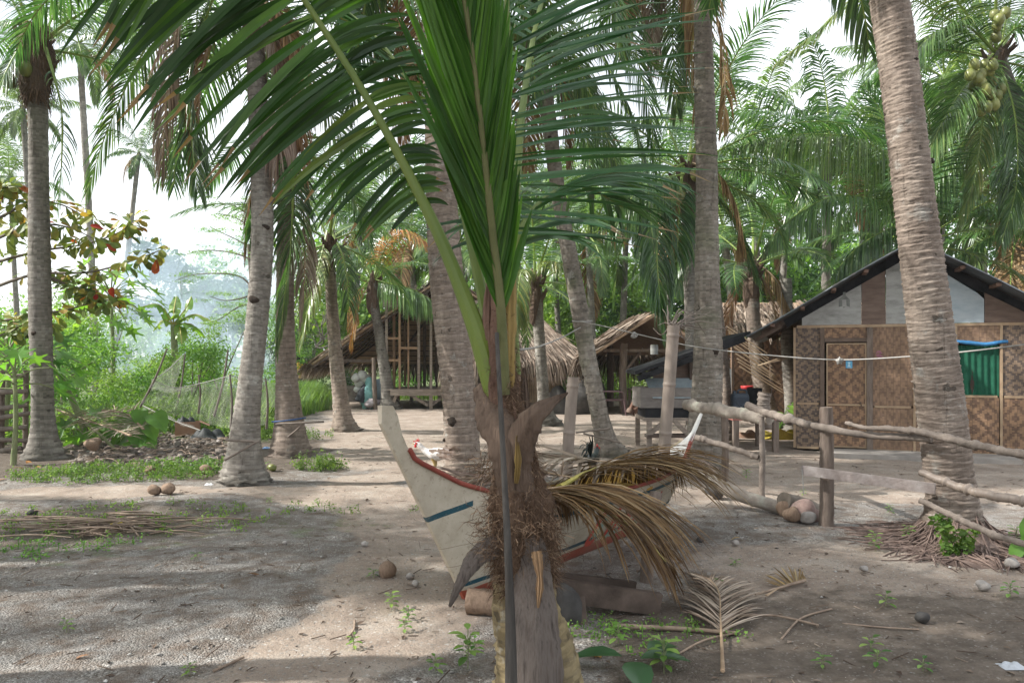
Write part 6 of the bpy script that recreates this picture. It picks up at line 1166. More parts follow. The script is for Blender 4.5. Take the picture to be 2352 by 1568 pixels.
def banana():
    b=V(-8.5,19.5,0); R=thing('banana_plant','backlit yellow green banana plant in front of the smoke','banana plant',b); top=at(398,745,19.5)
    mb=MB(); tube(mb,[b-V(0,0,.05),(b+top)/2,top],[.12,.1,.07],10,n=20); mb.build('stem',MT['papstem'],R,smooth=True)
    for i,(px,py,Y,mx,my) in enumerate([(323,705,19.2,365,700),(440,682,19.6,425,710),(486,738,19.3,445,722),(418,790,19.0,412,750),(470,775,20.0,440,745),(352,760,19.6,375,735),(405,680,20.2,400,710)]):
        mb=MB(); P=resample(catmull([top,at(mx,my,19.4),at(px,py,Y)],40),22); T=nrm(np.gradient(P,axis=0)); S=nrm(np.cross(T,V(0,-.3,1))); Nn=np.cross(S,T); t=np.linspace(0,1,22); w=.15*np.sin(np.pi*np.clip(t*.9+.1,0,1))**.6*np.where(t<.12,.1,1)
        x=np.array([-1,-.5,0,.5,1.]); g=P[:,None]+S[:,None]*(x[None]*w[:,None])[...,None]-Nn[:,None]*(np.abs(x)**1.3*.45*w[:,None])[...,None]+V(0,0,1)*(.03*rng.normal(size=(22,5))*np.abs(x))[...,None]
        k=np.arange(21)[:,None]*5+np.arange(4)[None]; f=np.stack([k,k+1,k+6,k+5],-1).reshape(-1,4); keep=np.array([not((j%4 in(0,3)) and rng.uniform()<.1) for j in range(len(f))]); mb.add(g.reshape(-1,3),f[keep],0,rng.uniform(0,1)); tube(mb,list(P[::3]),[.02,.006],5,1); mb.build('leaf',[MT['banana'],MT['rachisy']],R,smooth=True)
banana()
def heartplant():
    b=G(302,1030); R=thing('broad_leaf_plant','low plant with broad heart shaped leaves at the front of the rubbish heap','plant',b); mb=MB()
    for i,(px,py,ax) in enumerate([(300,950,-.2),(325,960,.3),(350,950,.9),(318,985,.2),(290,1000,-.5),(335,1000,.7),(308,1015,0),(275,975,-.8),(340,975,.6),(322,940,.2),(285,985,-.3)]):
        p=at(px,py,13.2+.15*math.sin(i*2)); tube(mb,[b,(b+p)/2+V(0,0,.08),p],[.008,.006],4,1,n=6); D=nrm(V(math.sin(ax),-.5,-.55)); shapeleaf(mb,HEART,p,D,nrm(V(.2*math.sin(i),-.6,.8)),.40*rng.uniform(.8,1.1),0,rng.uniform(.1,.9),.2)
    mb.build('leaves',[MT['papaya'],MT['papstem']],R)
heartplant()
def almond():
    R=thing('almond_tree','tropical almond tree reaching in from the left edge with green, yellow and red leaves','tree',(-10.9,12.9,0)); at0=at; at_=lambda p: at0(p[0],p[1],p[2]+1.9)
    mb=MB(); tube(mb,[V(-10.9,12.9,-.1),V(-10.8,12.9,1.6),V(-10.6,12.9,3.0),V(-10.5,12.9,4.6)],[.16,.13,.1,.06],10,n=30,rough=.05); mb.build('trunk',MT['wood'],R,smooth=True)
    limbs=[[(-120,700,11),(0,655,10.9),(90,628,10.8),(200,626,10.7),(300,600,10.7),(350,582,10.6),(372,572,10.6)],[(-120,640,11),(0,600,10.9),(100,575,10.9),(200,560,10.8),(280,530,10.8),(300,505,10.8)],[(-120,760,11),(0,738,10.8),(80,722,10.7),(150,712,10.6),(232,690,10.6),(275,692,10.5)],
      [(-120,560,11),(0,500,11),(60,470,11),(140,470,11),(230,520,10.9)],[(-120,600,10.6),(0,545,10.5),(70,520,10.4),(150,520,10.4),(240,560,10.4)],[(-120,800,11),(0,770,10.6),(60,745,10.5),(120,745,10.5)],[(120,640,10.7),(180,665,10.6),(240,675,10.5)],[(-120,520,11),(-20,440,11),(30,430,11)]]
    lb=MB(); leaf=MB()
    for k,l in enumerate(limbs):
        P=catmull([at_(p) for p in l],60); tube(lb,list(P[::5]),[.035,.008],6,n=30,rough=.05)
        for j in range(14,60,1):
            if rng.uniform()<.72:
                for q in range(rng.integers(2,5)):
                    a=rng.uniform(0,6.28); d=nrm(V(math.cos(a),math.sin(a)*.8,.15+.5*rng.normal())); tw=P[j]+d*rng.uniform(.0,.16); D=nrm(d+V(0,0,-.5+.45*rng.normal())); u=min(1,j/60)
                    shapeleaf(leaf,OB,tw,D,nrm(V(.4*rng.normal(),-.5+.5*rng.normal(),.8)),rng.uniform(.13,.25),0,np.clip(rng.beta(1.6,1.9)*.75+.32*u*rng.uniform(),0,1),.2)
    lb.build('branches',MT['wood'],R,smooth=True); leaf.build('leaves',MT['almond'],R)
almond()
# ------------------------------------------------------------------ shrubs and thicket at the left
def shrub(label,x,y,clumps,n,size,m,asp=.4,seed=0,stems=6,name='shrub',cat='shrub',group='thicket shrubs'):
    R=thing(name,label,cat,(x,y,0),group=group); mb=MB(); cl=[(V(x+c[0],y+c[1],c[2]),V(*c[3])) for c in clumps]
    leafcloud(mb,cl,n,size,asp,seed,flat=.2); mb.build('leaves',MT[m],R)
    mb=MB(); r_=np.random.default_rng(seed)
    for i in range(stems):
        c=cl[i%len(cl)]; q=c[0]+c[1]*r_.normal(size=3)*.4; b=V(x+r_.normal()*.2,y+r_.normal()*.2,-.05); tube(mb,[b,(b+q)/2+V(*r_.normal(size=3))*.15,q],[.03,.022,.008],6,n=14)
    mb.build('stems',MT['wood'],R,smooth=True)
def cl(n,w,h0,h1,s,seed):
    r_=np.random.default_rng(seed); return [(r_.uniform(-w,w),r_.uniform(-.7,.7)*w*.7,r_.uniform(h0,h1),(s*r_.uniform(.7,1.3),s*r_.uniform(.7,1.2),s*r_.uniform(.5,1))) for _ in range(n)]
for k,(px,Y,w,h0,h1,s,nn,sz,m,lb) in enumerate([(150,19,1.3,.4,2.3,.55,4200,.10,'bush','leafy green shrub just right of the hairy crowned palm'),(235,18,1.3,.3,1.5,.5,4500,.085,'bush','feathery shrub under the bright papaya plant'),(330,18.5,1.2,.3,1.6,.5,4500,.085,'bush','feathery shrub behind the net poles'),
   (430,20,1.3,.4,2.2,.5,4200,.09,'bush','tall wispy shrub right of the banana plant'),(505,22,1.3,.4,3.0,.5,4000,.09,'bush','tall wispy shrub in the smoke beside the leaning palm'),(560,24,1.5,.5,3.0,.6,3500,.10,'bush','shrub behind the leaning palm trunk'),
   (60,17,1.5,.5,2.4,.6,4200,.11,'bush','broad shrub behind the stick fence at the far left'),(-20,20,2,.5,3.5,.8,4000,.13,'bush','tall shrub past the left edge'),(190,24,2.2,.6,3.0,.8,5000,.12,'bush','pale thicket shrub far behind the papaya plant'),(380,26,2.2,.5,2.0,.7,4000,.12,'bush','low hazy shrub behind the banana plant'),
   (290,15.6,1.0,.1,.7,.4,3200,.07,'bushlime','low light green shrub in front of the net poles'),(620,30,1.8,.5,3.0,.7,3500,.12,'bushdark','dark shrub between the leaning and corded palms'),(655,34,2,.5,3.6,.8,3500,.13,'bush','hazy shrub right behind the corded palm')]):
    shrub(lb,(px-CX)*Y/F,Y,cl(9,w,h0,h1,s,400+k),nn,sz,m,seed=k)
def acacia():
    R=thing('acacia_tree','feathery acacia tree with thin spreading branches left of the leaning palm','tree',(-7.6,23,0))
    lb=MB(); lf=MB(); tube(lb,[V(-7.6,23,-.1),V(-7.7,23,2.5),V(-7.9,23,5)],[.14,.11,.06],8,n=20,rough=.04)
    for k,l in enumerate([[(600,700),(560,640),(500,628),(440,632),(400,645)],[(605,600),(560,560),(510,535),(480,520)],[(605,560),(570,520),(540,500),(500,490)],[(605,640),(580,600),(530,580),(470,575),(425,585)],[(600,720),(560,700),(500,735),(460,745)],[(605,540),(590,480),(560,470)],[(600,660),(570,680),(520,690),(480,680)],[(605,520),(580,500),(530,470),(490,478)]]):
        P=catmull([at(p[0],p[1],22.8+.4*math.sin(k*2)) for p in l],50); tube(lb,list(P[::6]),[.035,.008],5,n=20)
        cs=[(P[j]+V(rng.normal()*.12,rng.normal()*.3,.03+rng.normal()*.1),V(.32,.32,.05)) for j in range(14,50,3)]; leafcloud(lf,cs,1000,.055,.4,k,flat=1.2)
    lb.build('branches',MT['wood'],R,smooth=True); lf.build('leaves',MT['bush'],R)
acacia()
def bigtree(label,x,y,h,w,k,m,n=5000,sz=.28,group='background trees'):
    R=thing('tree',label,'tree',(x,y,0),group=group); r_=np.random.default_rng(k)
    mb=MB(); tube(mb,[V(x,y,-.1),V(x+.2,y,h*.4),V(x,y,h*.75)],[.2,.15,.06],8,n=16); mb.build('trunk',MT['wood'],R,smooth=True)
    mb=MB(); cs=[(V(x+r_.normal()*w*.42,y+r_.normal()*w*.4,h*r_.uniform(.3,.98)),V(1,1,.75)*w*r_.uniform(.18,.36)) for _ in range(16)]; leafcloud(mb,cs,n,sz,.55,k); mb.build('crown',MT[m],R)
for k,(px,Y,h,w,m,lb) in enumerate([(415,44,8.2,3.2,'bushdark','tall blue hazed tree behind the smoke'),(470,42,6.6,3.0,'bushdark','rounder blue hazed tree right of the tallest smoky tree'),(530,46,6.2,4,'bushdark','smoke veiled tree behind the acacia'),(340,60,5,6,'bush','faint tree on the left horizon'),(150,60,4.2,8,'bush','pale tree line tree at the far left'),(30,52,5,7,'bush','pale tree at the left edge horizon'),
   (700,40,5.5,5,'bush','tree with bare branches behind the corded palm'),(770,44,8,6,'bush','bright tree above the hut eave'),(850,42,8.5,6,'bush','bright tree behind the rust coloured frond'),(960,40,7,6,'bush','tree behind the unfinished hut ridge'),(1060,44,8,6,'bush','tree behind the green petiole'),(1160,42,6,6,'bush','tree behind the shaggy hut'),(1250,40,6,5,'bush','tree right of the shaggy hut'),(1340,38,6.5,5,'bush','tree between the shaggy hut and the shelter'),(1440,38,6,5,'bush','tree behind the small shelter'),
   (1530,40,7,6,'bush','tree behind the tall bamboo pole'),(1640,36,6.5,6,'bushdark','tree behind the tall straight palm'),(1750,34,6,5,'bush','tree behind the shaggy booted palm'),(1870,36,7.5,6,'bushdark','tree behind the house roof at the left'),(2000,36,8,6,'bush','tree behind the roof peak'),(2150,34,8,6,'bushdark','tree behind the curved palm'),(2300,34,8.5,6,'bush','tree at the right above the roof')]):
    bigtree(lb,(px-CX)*Y/F,Y,h,w,600+k,m)
for k,(px,Y,w,h1,lb) in enumerate([(1340,29,1.6,1.4,'sunny green bush between the huts'),(1400,28,1.6,1.5,'sunny green bush left of the shelter post'),(1480,30,1.8,1.5,'sunny green bush under the shelter'),(1000,31,1.8,1.8,'sunny green bush seen through the hut studs'),(1090,32,1.8,1.6,'sunny green bush behind the green petiole'),(720,31,1.5,1.6,'dark green bush by the hut eave'),(760,32,1.5,1.3,'low dark bush under the thatch fringe'),(1560,30,1.6,1.5,'green bush behind the raised coop'),(1880,26,1.6,2.5,'green bush behind the house corner')]):
    shrub(lb,(px-CX)*Y/F,Y,cl(9,w,.3,h1,.55,700+k),3200,.11,'bush' if 'dark' not in lb else 'bushdark',.55,800+k,group='bushes behind the huts')
def bare():
    mb=MB()
    def br(p,d,L,r,dep):
        q=p+d*L; tube(mb,[p,(p+q)/2+V(*rng.normal(size=3))*L*.08,q],[r,r*.7],5,n=6)
        if dep:
            for _ in range(3): br(q,nrm(d+V(*rng.normal(size=3))*.65),L*.7,r*.65,dep-1)
    br(at(705,900,33),nrm(V(.2,0,1)),1.4,.09,4); tag(mb.build('bare_tree',MT['stick'],smooth=True),'grey leafless tree with tangled twigs left of the hut eave','tree')
bare()
def treeline():
    mb=MB(); r_=np.random.default_rng(3); cs=[]
    for i in range(170):
        x=r_.uniform(-75,75); y=r_.uniform(66,82); h=r_.uniform(1.5,5)*(1.0 if (x<-34 or x>-16) else .55)*(1.7 if x>-12 else 1); cs.append((V(x,y,h*.6),V(2.4,2,h*.5)))
    leafcloud(mb,cs,26000,.7,.6,5); o=mb.build('far_woods',MT['bush']); o['kind']='stuff'; o['label']='far green woods closing the clearing all round'
treeline()
# ------------------------------------------------------------------ ground cover
def weeds(nm,label,c,rx,ry,n,h,seed,m='bushlime',sz=.035):
    r_=np.random.default_rng(seed); mb=MB(); k=max(8,n//28)
    for i in range(k):
        a=r_.uniform(0,6.28); q=r_.uniform()**.6; x,y=c[0]+rx*q*math.cos(a),c[1]+ry*q*math.sin(a); hh=h*r_.uniform(.4,1.2)*(1.15-.5*q); cs=[(V(x+r_.normal()*.04,y+r_.normal()*.04,gh(x,y)+hh*z),V(.05,.05,.03)*(1+hh)) for z in (.2,.45,.7,1)]
        leafcloud(mb,cs,28,sz,.62,seed*100+i,flat=1); tube(mb,[V(x,y,gh(x,y)-.02),V(x,y,gh(x,y)+hh)],.003,4,n=2)
    o=mb.build(nm,MT[m]); o['kind']='stuff'; o['label']=label; return o
weeds('weeds','bright green weed patch at the foot of the rubbish heap',(-5.2,10.2),1.45,.6,7000,.15,1,'bushlime',.03); weeds('weeds','weed patch between the leaning palm and the rubbish',(-4.3,10.7),.9,.4,2600,.15,2,'bushlime',.03); weeds('weeds','weed clump just right of the leaning palm',(-2.75,10.9),.38,.22,1500,.24,3); weeds('weeds','sparse dark weeds round the twig pile',(-3.9,7.3),1.9,.8,2200,.1,4,'bush',.028); weeds('weeds','sparse weeds in front of the twig pile',(-4.0,6.3),1.0,.35,700,.09,5,'bush',.028)
weeds('weeds','tall weeds below the net poles',(-7.4,16.6),2.6,1.0,8000,.3,6,'bushlime',.055); weeds('weeds','thin weeds along the path edge',(-1.9,7.9),1.2,.3,420,.07,7,'bushlime',.025); weeds('weeds','weeds growing by the net pole',(-5.2,15.2),.6,.4,2400,.5,8,'bush',.05); weeds('weeds','weeds behind the blue corded palm',(-4.4,15.0),.9,.8,2200,.22,9)
weeds('moss_weeds','tiny weeds in the shade under the canoe planks',(.75,4.3),.6,.35,700,.06,10,'bush',.022); weeds('weeds','weedy undergrowth behind the stick fence',(-9.3,14.5),2.5,1.6,5200,.6,11,'bush',.08)
def grass(nm,label,x0,x1,y0,y1,n,h,seed,m='bushlime'):
    r_=np.random.default_rng(seed); x=r_.uniform(x0,x1,n); y=r_.uniform(y0,y1,n); hh=h*r_.uniform(.4,1.2,n); a=r_.uniform(0,6.28,n); w=.006+.008*h; mb=MB(); d=np.stack([np.cos(a),np.sin(a),0*a],1); s=np.stack([-np.sin(a),np.cos(a),0*a],1)*w; b=np.stack([x,y,gh(x,y)],1)
    m_=b+d*hh[:,None]*.15+V(0,0,1)*hh[:,None]*.6; e=b+d*hh[:,None]*.5+V(0,0,1)*hh[:,None]; X=np.stack([b-s,b+s,m_-s*.8,m_+s*.8,e],1); i=np.arange(n)[:,None]*5; va=r_.uniform(0,1,n)
    mb.add(X.reshape(-1,3),i+np.array([[0,1,3,2]]),0,va); mb.add(X.reshape(-1,3),i+np.array([[2,3,4]]),0,va); o=mb.build(nm,MT[m]); o['kind']='stuff'; o['label']=label
grass('grass','tall green grass at the edge of the bright clearing',-8.7,-7.0,26,28.5,4000,.75,1); grass('grass','green grass behind the fish net',-9.5,-5.6,17,24,9000,.7,2); grass('grass','rough grass under the thicket',-14,-8,14.5,20,7000,.6,3); grass('grass','short grass far behind the huts',-8,10,28.8,33,6000,.5,4)
# sprouts as things of their own, three kinds
def sprout(k):
    mb=MB(); r_=np.random.default_rng(k); n=[7,10,14][k]; h=[.07,.12,.2][k]
    for i in range(n):
        z=h*(.3+.7*i/n); a=i*2.4; d=nrm(V(math.cos(a),math.sin(a),.45-.5*(1-i/n))); tube(mb,[V(0,0,z*.8),V(0,0,z)+d*.02],.0025,4,1,n=2); shapeleaf(mb,OV,V(0,0,z)+d*.02,d,V(0,0,1)+d*-.3,[.05,.065,.075][k]*r_.uniform(.7,1.2),0,r_.uniform(),.25)
    tube(mb,[V(0,0,-.02),V(0,0,h)],.003,5,1,n=3); return mb
SP=[None]*3
def putsprout(px,py,k,sc,label):
    g=G(px,py)
    if SP[k] is None: o=sprout(k).build('weed_sprout',[MT['bush'],MT['papstem']],local=True); SP[k]=o
    else: o=SP[k].copy(); COL.objects.link(o)
    o.location=tuple(g); o.scale=(sc*.72,)*3; o.rotation_euler=(0,0,px*.37); tag(o,label,'weed','small weeds on bare ground')
for px,py,k,sc,lb in [(900,1405,2,.8,'three tiered weed left of the canoe keel'),(938,1428,1,.9,'weed right below the three tiered weed'),(930,1456,1,.8,'low weed nearest below the canoe keel on the left'),(812,1497,1,.8,'single weed in the gravel left of the tree base'),(153,1442,1,.8,'weed in the pale gravel at lower left'),(1075,1545,2,1.3,'large toothed weed at the foot of the pipe'),(1090,1512,1,1.0,'smaller weed above the toothed weed'),(452,1292,0,1,'tiny sprout on the left gravel'),(858,1335,0,1.1,'tiny sprout touching the brown coconut'),(1714,1102,2,1.0,'weed between the two rear fence posts'),(2010,1272,2,1.0,'weed left of the red root mound'),(2085,1250,2,.9,'tall pale weed against the red roots'),(2335,1255,2,1.2,'weed at the right edge beside the bamboo rail'),(2320,1385,1,1.1,'dark weed near the right edge below the roots'),(1845,1135,1,.8,'weed under the hanging string'),(2045,1185,2,.7,'thin weed in the yard behind the fence'),(1500,1490,1,.8,'weed in the shade beneath the dead frond stalk'),(1525,1560,2,1.2,'weed at the bottom edge below the planks'),(1420,1480,1,1.3,'flat clover clump in front of the trestle'),(2000,1500,0,1.3,'seedling on the dark soil left of centre right'),(2015,1530,0,1.3,'seedling just below another seedling'),(2120,1545,0,1.0,'seedling near the lower right'),(2035,1395,0,1.4,'pale thin seedling in the sunlit sand'),(1690,1300,0,1.0,'seedling in the sunlit gravel'),(435,1555,1,.7,'sprout at the lower left bottom edge'),(1000,1558,1,.9,'sprout at the bottom edge left of the pipe'),(540,1185,1,.8,'sprout on the path edge right of the twig pile'),(620,1160,1,.8,'sprout near the two husks'),(1655,1345,0,1.0,'sprout beside the fallen frond tip'),(1890,1540,1,.9,'sprout at the bottom edge right')]: putsprout(px,py,k,sc,lb)
def rootweed(mb):
    cs=[(at(px,py,5.95),V(.09,.05,.05)) for px,py in ((2170,1215),(2190,1240),(2215,1250),(2205,1275),(2235,1285),(2180,1260),(2165,1195),(2225,1225),(2245,1300))]; leafcloud(mb,cs,420,.055,.7,9,flat=.8)
single('vine_weed','green leafy weed climbing the red root mound of the curved palm','weed',rootweed,'bushlime',smooth=False)
# red roots of the curved palm
def roots():
    mb=MB(); c=bigpalm.location
    for i in range(1500):
        a=rng.uniform(-math.pi,math.pi); r0=.14+.55*rng.uniform()**1.7; L=rng.uniform(.08,.34); d=V(math.cos(a),math.sin(a),0); s=V(-d[1],d[0],0)*rng.normal()*.16; p=V(c[0],c[1],0)+d*r0; z0=(.03+.33*math.exp(-(r0-.13)/.14))*rng.uniform(.5,1.1)
        q=p+d*L*.5+s*.5; e=p+d*L+s; tube(mb,[p+V(0,0,z0),q+V(0,0,z0*.35+.035*rng.uniform()),e+V(0,0,gh(e[0],e[1])+.004)],[.008,.006,.003],5,var=rng.uniform(),n=7)
    nx=30; a=np.linspace(0,2*np.pi,nx,endpoint=False); rg=[]
    for r,z in ((.95,-.03),(.7,.015),(.45,.045),(.3,.11),(.2,.24)): rr=r*(1+.1*np.sin(3*a)+.05*rng.normal(size=nx)); rg.append(np.stack([c[0]+rr*np.cos(a),c[1]+rr*np.sin(a),z+.01*rng.normal(size=nx)],1))
    ringmesh(mb,np.array(rg),0,.15,cap=False); mb.build('roots',MT['redroot'],bigpalm,smooth=True)
MT['redroot']=mat('red_brown_roots',(.09,.06,.05),(.25,.185,.155),14,.9,.4,var=.35)
roots()
# fallen frond, twig pile, sticks
frondthing('grey brown fallen frond lying in a V on the sand in front of the fence',[G(1660,1560,.02),G(1658,1500,.03),G(1655,1440,.05),G(1652,1380,.05),G(1635,1345,.04),G(1610,1325,.02)],'drygrey','rachisdry',name='fallen_frond',n=70,L=.5,w=.015,seg=5,fold=True,seed=9,t0=.3,a0=34,a1=22,vee=.25,grav=.3,r0=.009,up=(0,0,1),jit=.06,prof=([0,.2,.6,1],[.85,1,.9,.5]))
frondthing('small torn piece of dead frond right of the fallen frond',[G(1760,1375,.02),G(1800,1355,.03),G(1850,1342,.03)],'dryleaf','rachisdry',name='fallen_frond',n=20,L=.28,w=.016,seg=4,fold=True,seed=10,t0=.45,a0=70,a1=40,vee=.2,grav=.2,r0=.008,up=(0,0,1),jit=.1,sides=(-1,))
def gs(pts,r): return lambda mb: tube(mb,[G(*p) if len(p)==2 else G(p[0],p[1],p[2]) for p in pts],r,6,n=16,rough=.06)
for lb,pts,r in [('split dry stalk lying left of the fallen frond stem',[(1405,1443,.02),(1560,1450,.02),(1690,1462,.015)],[.016,.012]),('thin bent twig in front of the split stalk',[(1560,1510,.01),(1620,1480,.02),(1690,1460,.012)],.006),('long thin stick from the frond to the torn piece',[(1735,1372,.02),(1850,1345,.03)],.009),('dry rib lying right of the fallen frond',[(1690,1420,.01),(1780,1425,.02),(1880,1445,.01)],.007),('short twig on the sunny sand',[(1795,1475,.01),(1840,1430,.015),(1910,1405,.01)],.006),('thin twig on the dark soil right',[(1935,1440,.008),(2020,1450,.012),(2110,1455,.008)],.005),('twig on the foreground sand path',[(490,1550,.008),(560,1520,.012)],.007),('curved twig at the path middle',[(795,1475,.008),(812,1455,.01),(815,1430,.008)],.006),('thin stick behind the path in the sun',[(1080,1075,.01),(1130,1088,.012)],.008)]:
    single('twig',lb,'twig',gs(pts,r),'twig',group='twigs on the ground')
def twigs(mb):
    c=G(225,1215)
    for i in range(95):
        a=rng.normal()*.5+(0 if rng.uniform()<.75 else rng.uniform(0,3.1)); L=rng.uniform(.25,.85); p=c+V(rng.normal()*.42,rng.normal()*.16,.015+abs(rng.normal())*.05); d=V(math.cos(a),math.sin(a)*.6,0)*L/2; tube(mb,[p-d,p+V(0,0,.03*rng.uniform()),p+d],[.006,.008,.003],4,0,rng.uniform(),n=6)
single('twig_pile','low pile of dry brown leaf ribs on the weedy ground at left','twig pile',twigs,'twig')
ywm=mat('yellow_wrapper',(.5,.36,.02),(.7,.55,.06),12,.5,0)
for lb,px,py in (('yellow wrapper scrap in the middle of the twig pile',205,1206),('bright yellow scrap at the right of the twig pile',268,1214)): heap(lb,'wrapper','litter',G(px,py,.06),.06,.04,.035,ywm,px)
# stick fence at the left edge
def stickfence():
    R=thing('stick_fence','rough fence of stacked grey branches at the left edge','fence',(-8.0,12.6,0))
    for k,(a,b) in enumerate([((-60,868),(60,862)),((-60,905),(66,898)),((-60,942),(64,930)),((-60,975),(70,948)),((-60,985),(62,980)),((-60,1015),(66,1012)),((-60,1035),(50,1028))]):
        part('branch',lambda mb: tube(mb,[at(*a,12.6),at((a[0]+b[0])/2,(a[1]+b[1])/2-6*math.sin(k*3),12.6),at(*b,12.7)],[.05,.045,.035],8,n=24,rough=.08),'stick',R)
    for px in (3,58): part('post',lambda mb: tube(mb,[at(px,1050,12.75),at(px+2,850,12.75)],.045,8,n=16,rough=.05),'post',R)
stickfence()
# ------------------------------------------------------------------ fish net on poles
def net():
    R=thing('fish_net','pale fish net sagging between thin leaning poles','net',at(430,960,15.5))
    for a,b,Y in (((322,935),(384,800),15.2),((400,955),(425,812),16.5),((492,955),(524,803),15.0),((530,985),(528,860),14.0),((612,985),(610,868),14.6),((456,950),(456,860),15.6)):
        part('pole',lambda mb: tube(mb,[at(*a,Y),at((a[0]+b[0])/2+4,(a[1]+b[1])/2,Y),at(*b,Y)],[.026,.022,.017],6,n=18,rough=.06),'stick',R)
    m,nt=newmat('fish_net_mesh'); n=N(nt); tc=n('ShaderNodeTexCoord'); s=n('ShaderNodeSeparateXYZ',{0:(tc,3)})
    ln=lambda q: n.math('LESS_THAN',n.math('FRACT',n.math('MULTIPLY',q,55.0)),.11)
    nz=n('ShaderNodeTexNoise',{0:(tc,3),'Scale':3,'Detail':4}); k=n.math('MULTIPLY',n.math('MAXIMUM',ln(n.math('ADD',(s,0),(s,2))),ln(n.math('SUBTRACT',(s,0),(s,2)))),n('ShaderNodeMapRange',{0:nz,1:.3,2:.7,3:.55,4:1}))
    d=n('ShaderNodeBsdfDiffuse',{0:(.62,.6,.56)}); tl=n('ShaderNodeBsdfTranslucent',{0:(.6,.6,.56)}); ms=n('ShaderNodeMixShader',{0:.4,1:d,2:tl}); tr=n('ShaderNodeBsdfTransparent'); out(n,n('ShaderNodeMixShader',{0:k,1:tr,2:ms}))
    mb=MB()
    def sheet(tl_,tr_,bl,br,sag,Y0,Y1):
        u=np.linspace(0,1,24); g=[]
        for v in np.linspace(0,1,10):
            a=np.array(tl_)*(1-v)+np.array(bl)*v; b=np.array(tr_)*(1-v)+np.array(br)*v; g.append([at(a[0]+(b[0]-a[0])*q,a[1]+(b[1]-a[1])*q+sag*4*q*(1-q)*(1-.5*v),Y0+(Y1-Y0)*q)+V(0,.06*math.sin(q*17+v*5),0) for q in u])
        g=np.array(g); i=np.arange(9)[:,None]*24+np.arange(23)[None]; mb.add(g.reshape(-1,3),np.stack([i,i+24,i+25,i+1],-1).reshape(-1,4))
    sheet((348,872),(456,880),(328,925),(460,965),14,15.2,15.6); sheet((350,875),(440,885),(345,890),(440,898),12,15.15,15.5); sheet((456,880),(529,862),(460,965),(529,985),4,15.6,14.0); sheet((529,862),(611,872),(529,980),(612,975),6,14.0,14.6); sheet((420,815),(352,872),(400,905),(345,890),0,16.5,15.25)
    sheet((326,930),(460,985),(330,936),(455,992),0,15.2,13.9); sheet((611,872),(660,880),(612,935),(660,930),4,14.6,16)
    mb.build('netting',m,R,smooth=True)
    for pts in ([(348,872,15.2),(400,890,15.4),(456,881,15.6),(490,873,14.8),(529,862,14)],[(529,862,14),(570,872,14.3),(611,872,14.6)],[(326,930,15.2),(390,962,14.6),(460,988,13.9)],[(420,815,16.5),(385,850,15.9),(350,873,15.2)]):
        part('head_rope',lambda mb: tube(mb,[at(*p) for p in pts],.008,5,n=30),'rope',R)
net()
# ------------------------------------------------------------------ rubbish heap
def carton():
    c=at(430,985,11.9); R=thing('cardboard_box','brown cardboard box with open flaps on the rubbish heap','box',c); m=mat('cardboard',(.27,.15,.10),(.36,.21,.15),5,.85,.1); a=.35
    q=at(432,1000,15.2); q=V(q[0],15.2,.06)
    for k,(dx,dy,sx,sy) in enumerate(((0,-.17,.44,.014),(0,.17,.44,.014),(-.22,0,.014,.33),(.22,0,.014,.33))):
        mb=MB(); o=rotz(a)@V(dx,dy,0); box(mb,q+o+V(0,0,.13),(sx,sy,.26),rotz(a)); mb.build('side_panel',m,R)
    mb=MB(); box(mb,q+rotz(a)@V(.31,-.06,0)+V(0,0,.22),(.2,.33,.008),rotz(a)@np.array([[.9,0,.43],[0,1,0],[-.43,0,.9]])); mb.build('flap',m,R)
    heap('dark plastic bag stuffed in the cardboard box','plastic_bag','bag',q+V(-.05,0,.2),.22,.18,.2,MT['blackbag'],2); heap('crumpled black bag right of the cardboard box','plastic_bag','bag',at(478,1000,14.6)*V(1,1,0)+V(0,0,.05),.34,.25,.24,MT['blackbag'],5)
MT['blackbag']=mat('black_plastic_bag',(.008,.011,.011),(.026,.032,.032),9,.55,.5,14,spec=.2)
carton()
def rubbish():
    mb=MB(); 
    for i in range(520):
        y=rng.uniform(10.6,15.8); x=(rng.uniform(170,545)-CX)*y/F
        blob(mb,V(x,y,gh(x,y)+.02),rng.uniform(.02,.075)*V(1,1,.6),.2,7,5,0,rng.uniform(),i)
    o=mb.build('husk_rubble',mat('dark_rubble',(.045,.038,.032),(.21,.18,.155),5,.95,.6,30,var=.4,c3=(.10,.08,.065)),smooth=True); o['kind']='stuff'; o['label']='dark husks and rubble spread over the rubbish heap'
    mb=MB(); 
    for i in range(240):
        y=rng.uniform(10.8,15.5); x=(rng.uniform(180,540)-CX)*y/F; a=rng.uniform(0,6.28); L=rng.uniform(.1,.45); p=V(x,y,.03+rng.uniform()*.06); d=V(math.cos(a),math.sin(a),.1*rng.normal())*L/2; tube(mb,[p-d,p+V(0,0,.06*rng.uniform()),p+d],[.005,.006,.003],4,0,rng.uniform(),n=5)
    o=mb.build('debris_ribs',MT['twig'],smooth=True); o['kind']='stuff'; o['label']='dry leaf ribs and sticks tangled over the rubbish heap'
rubbish()
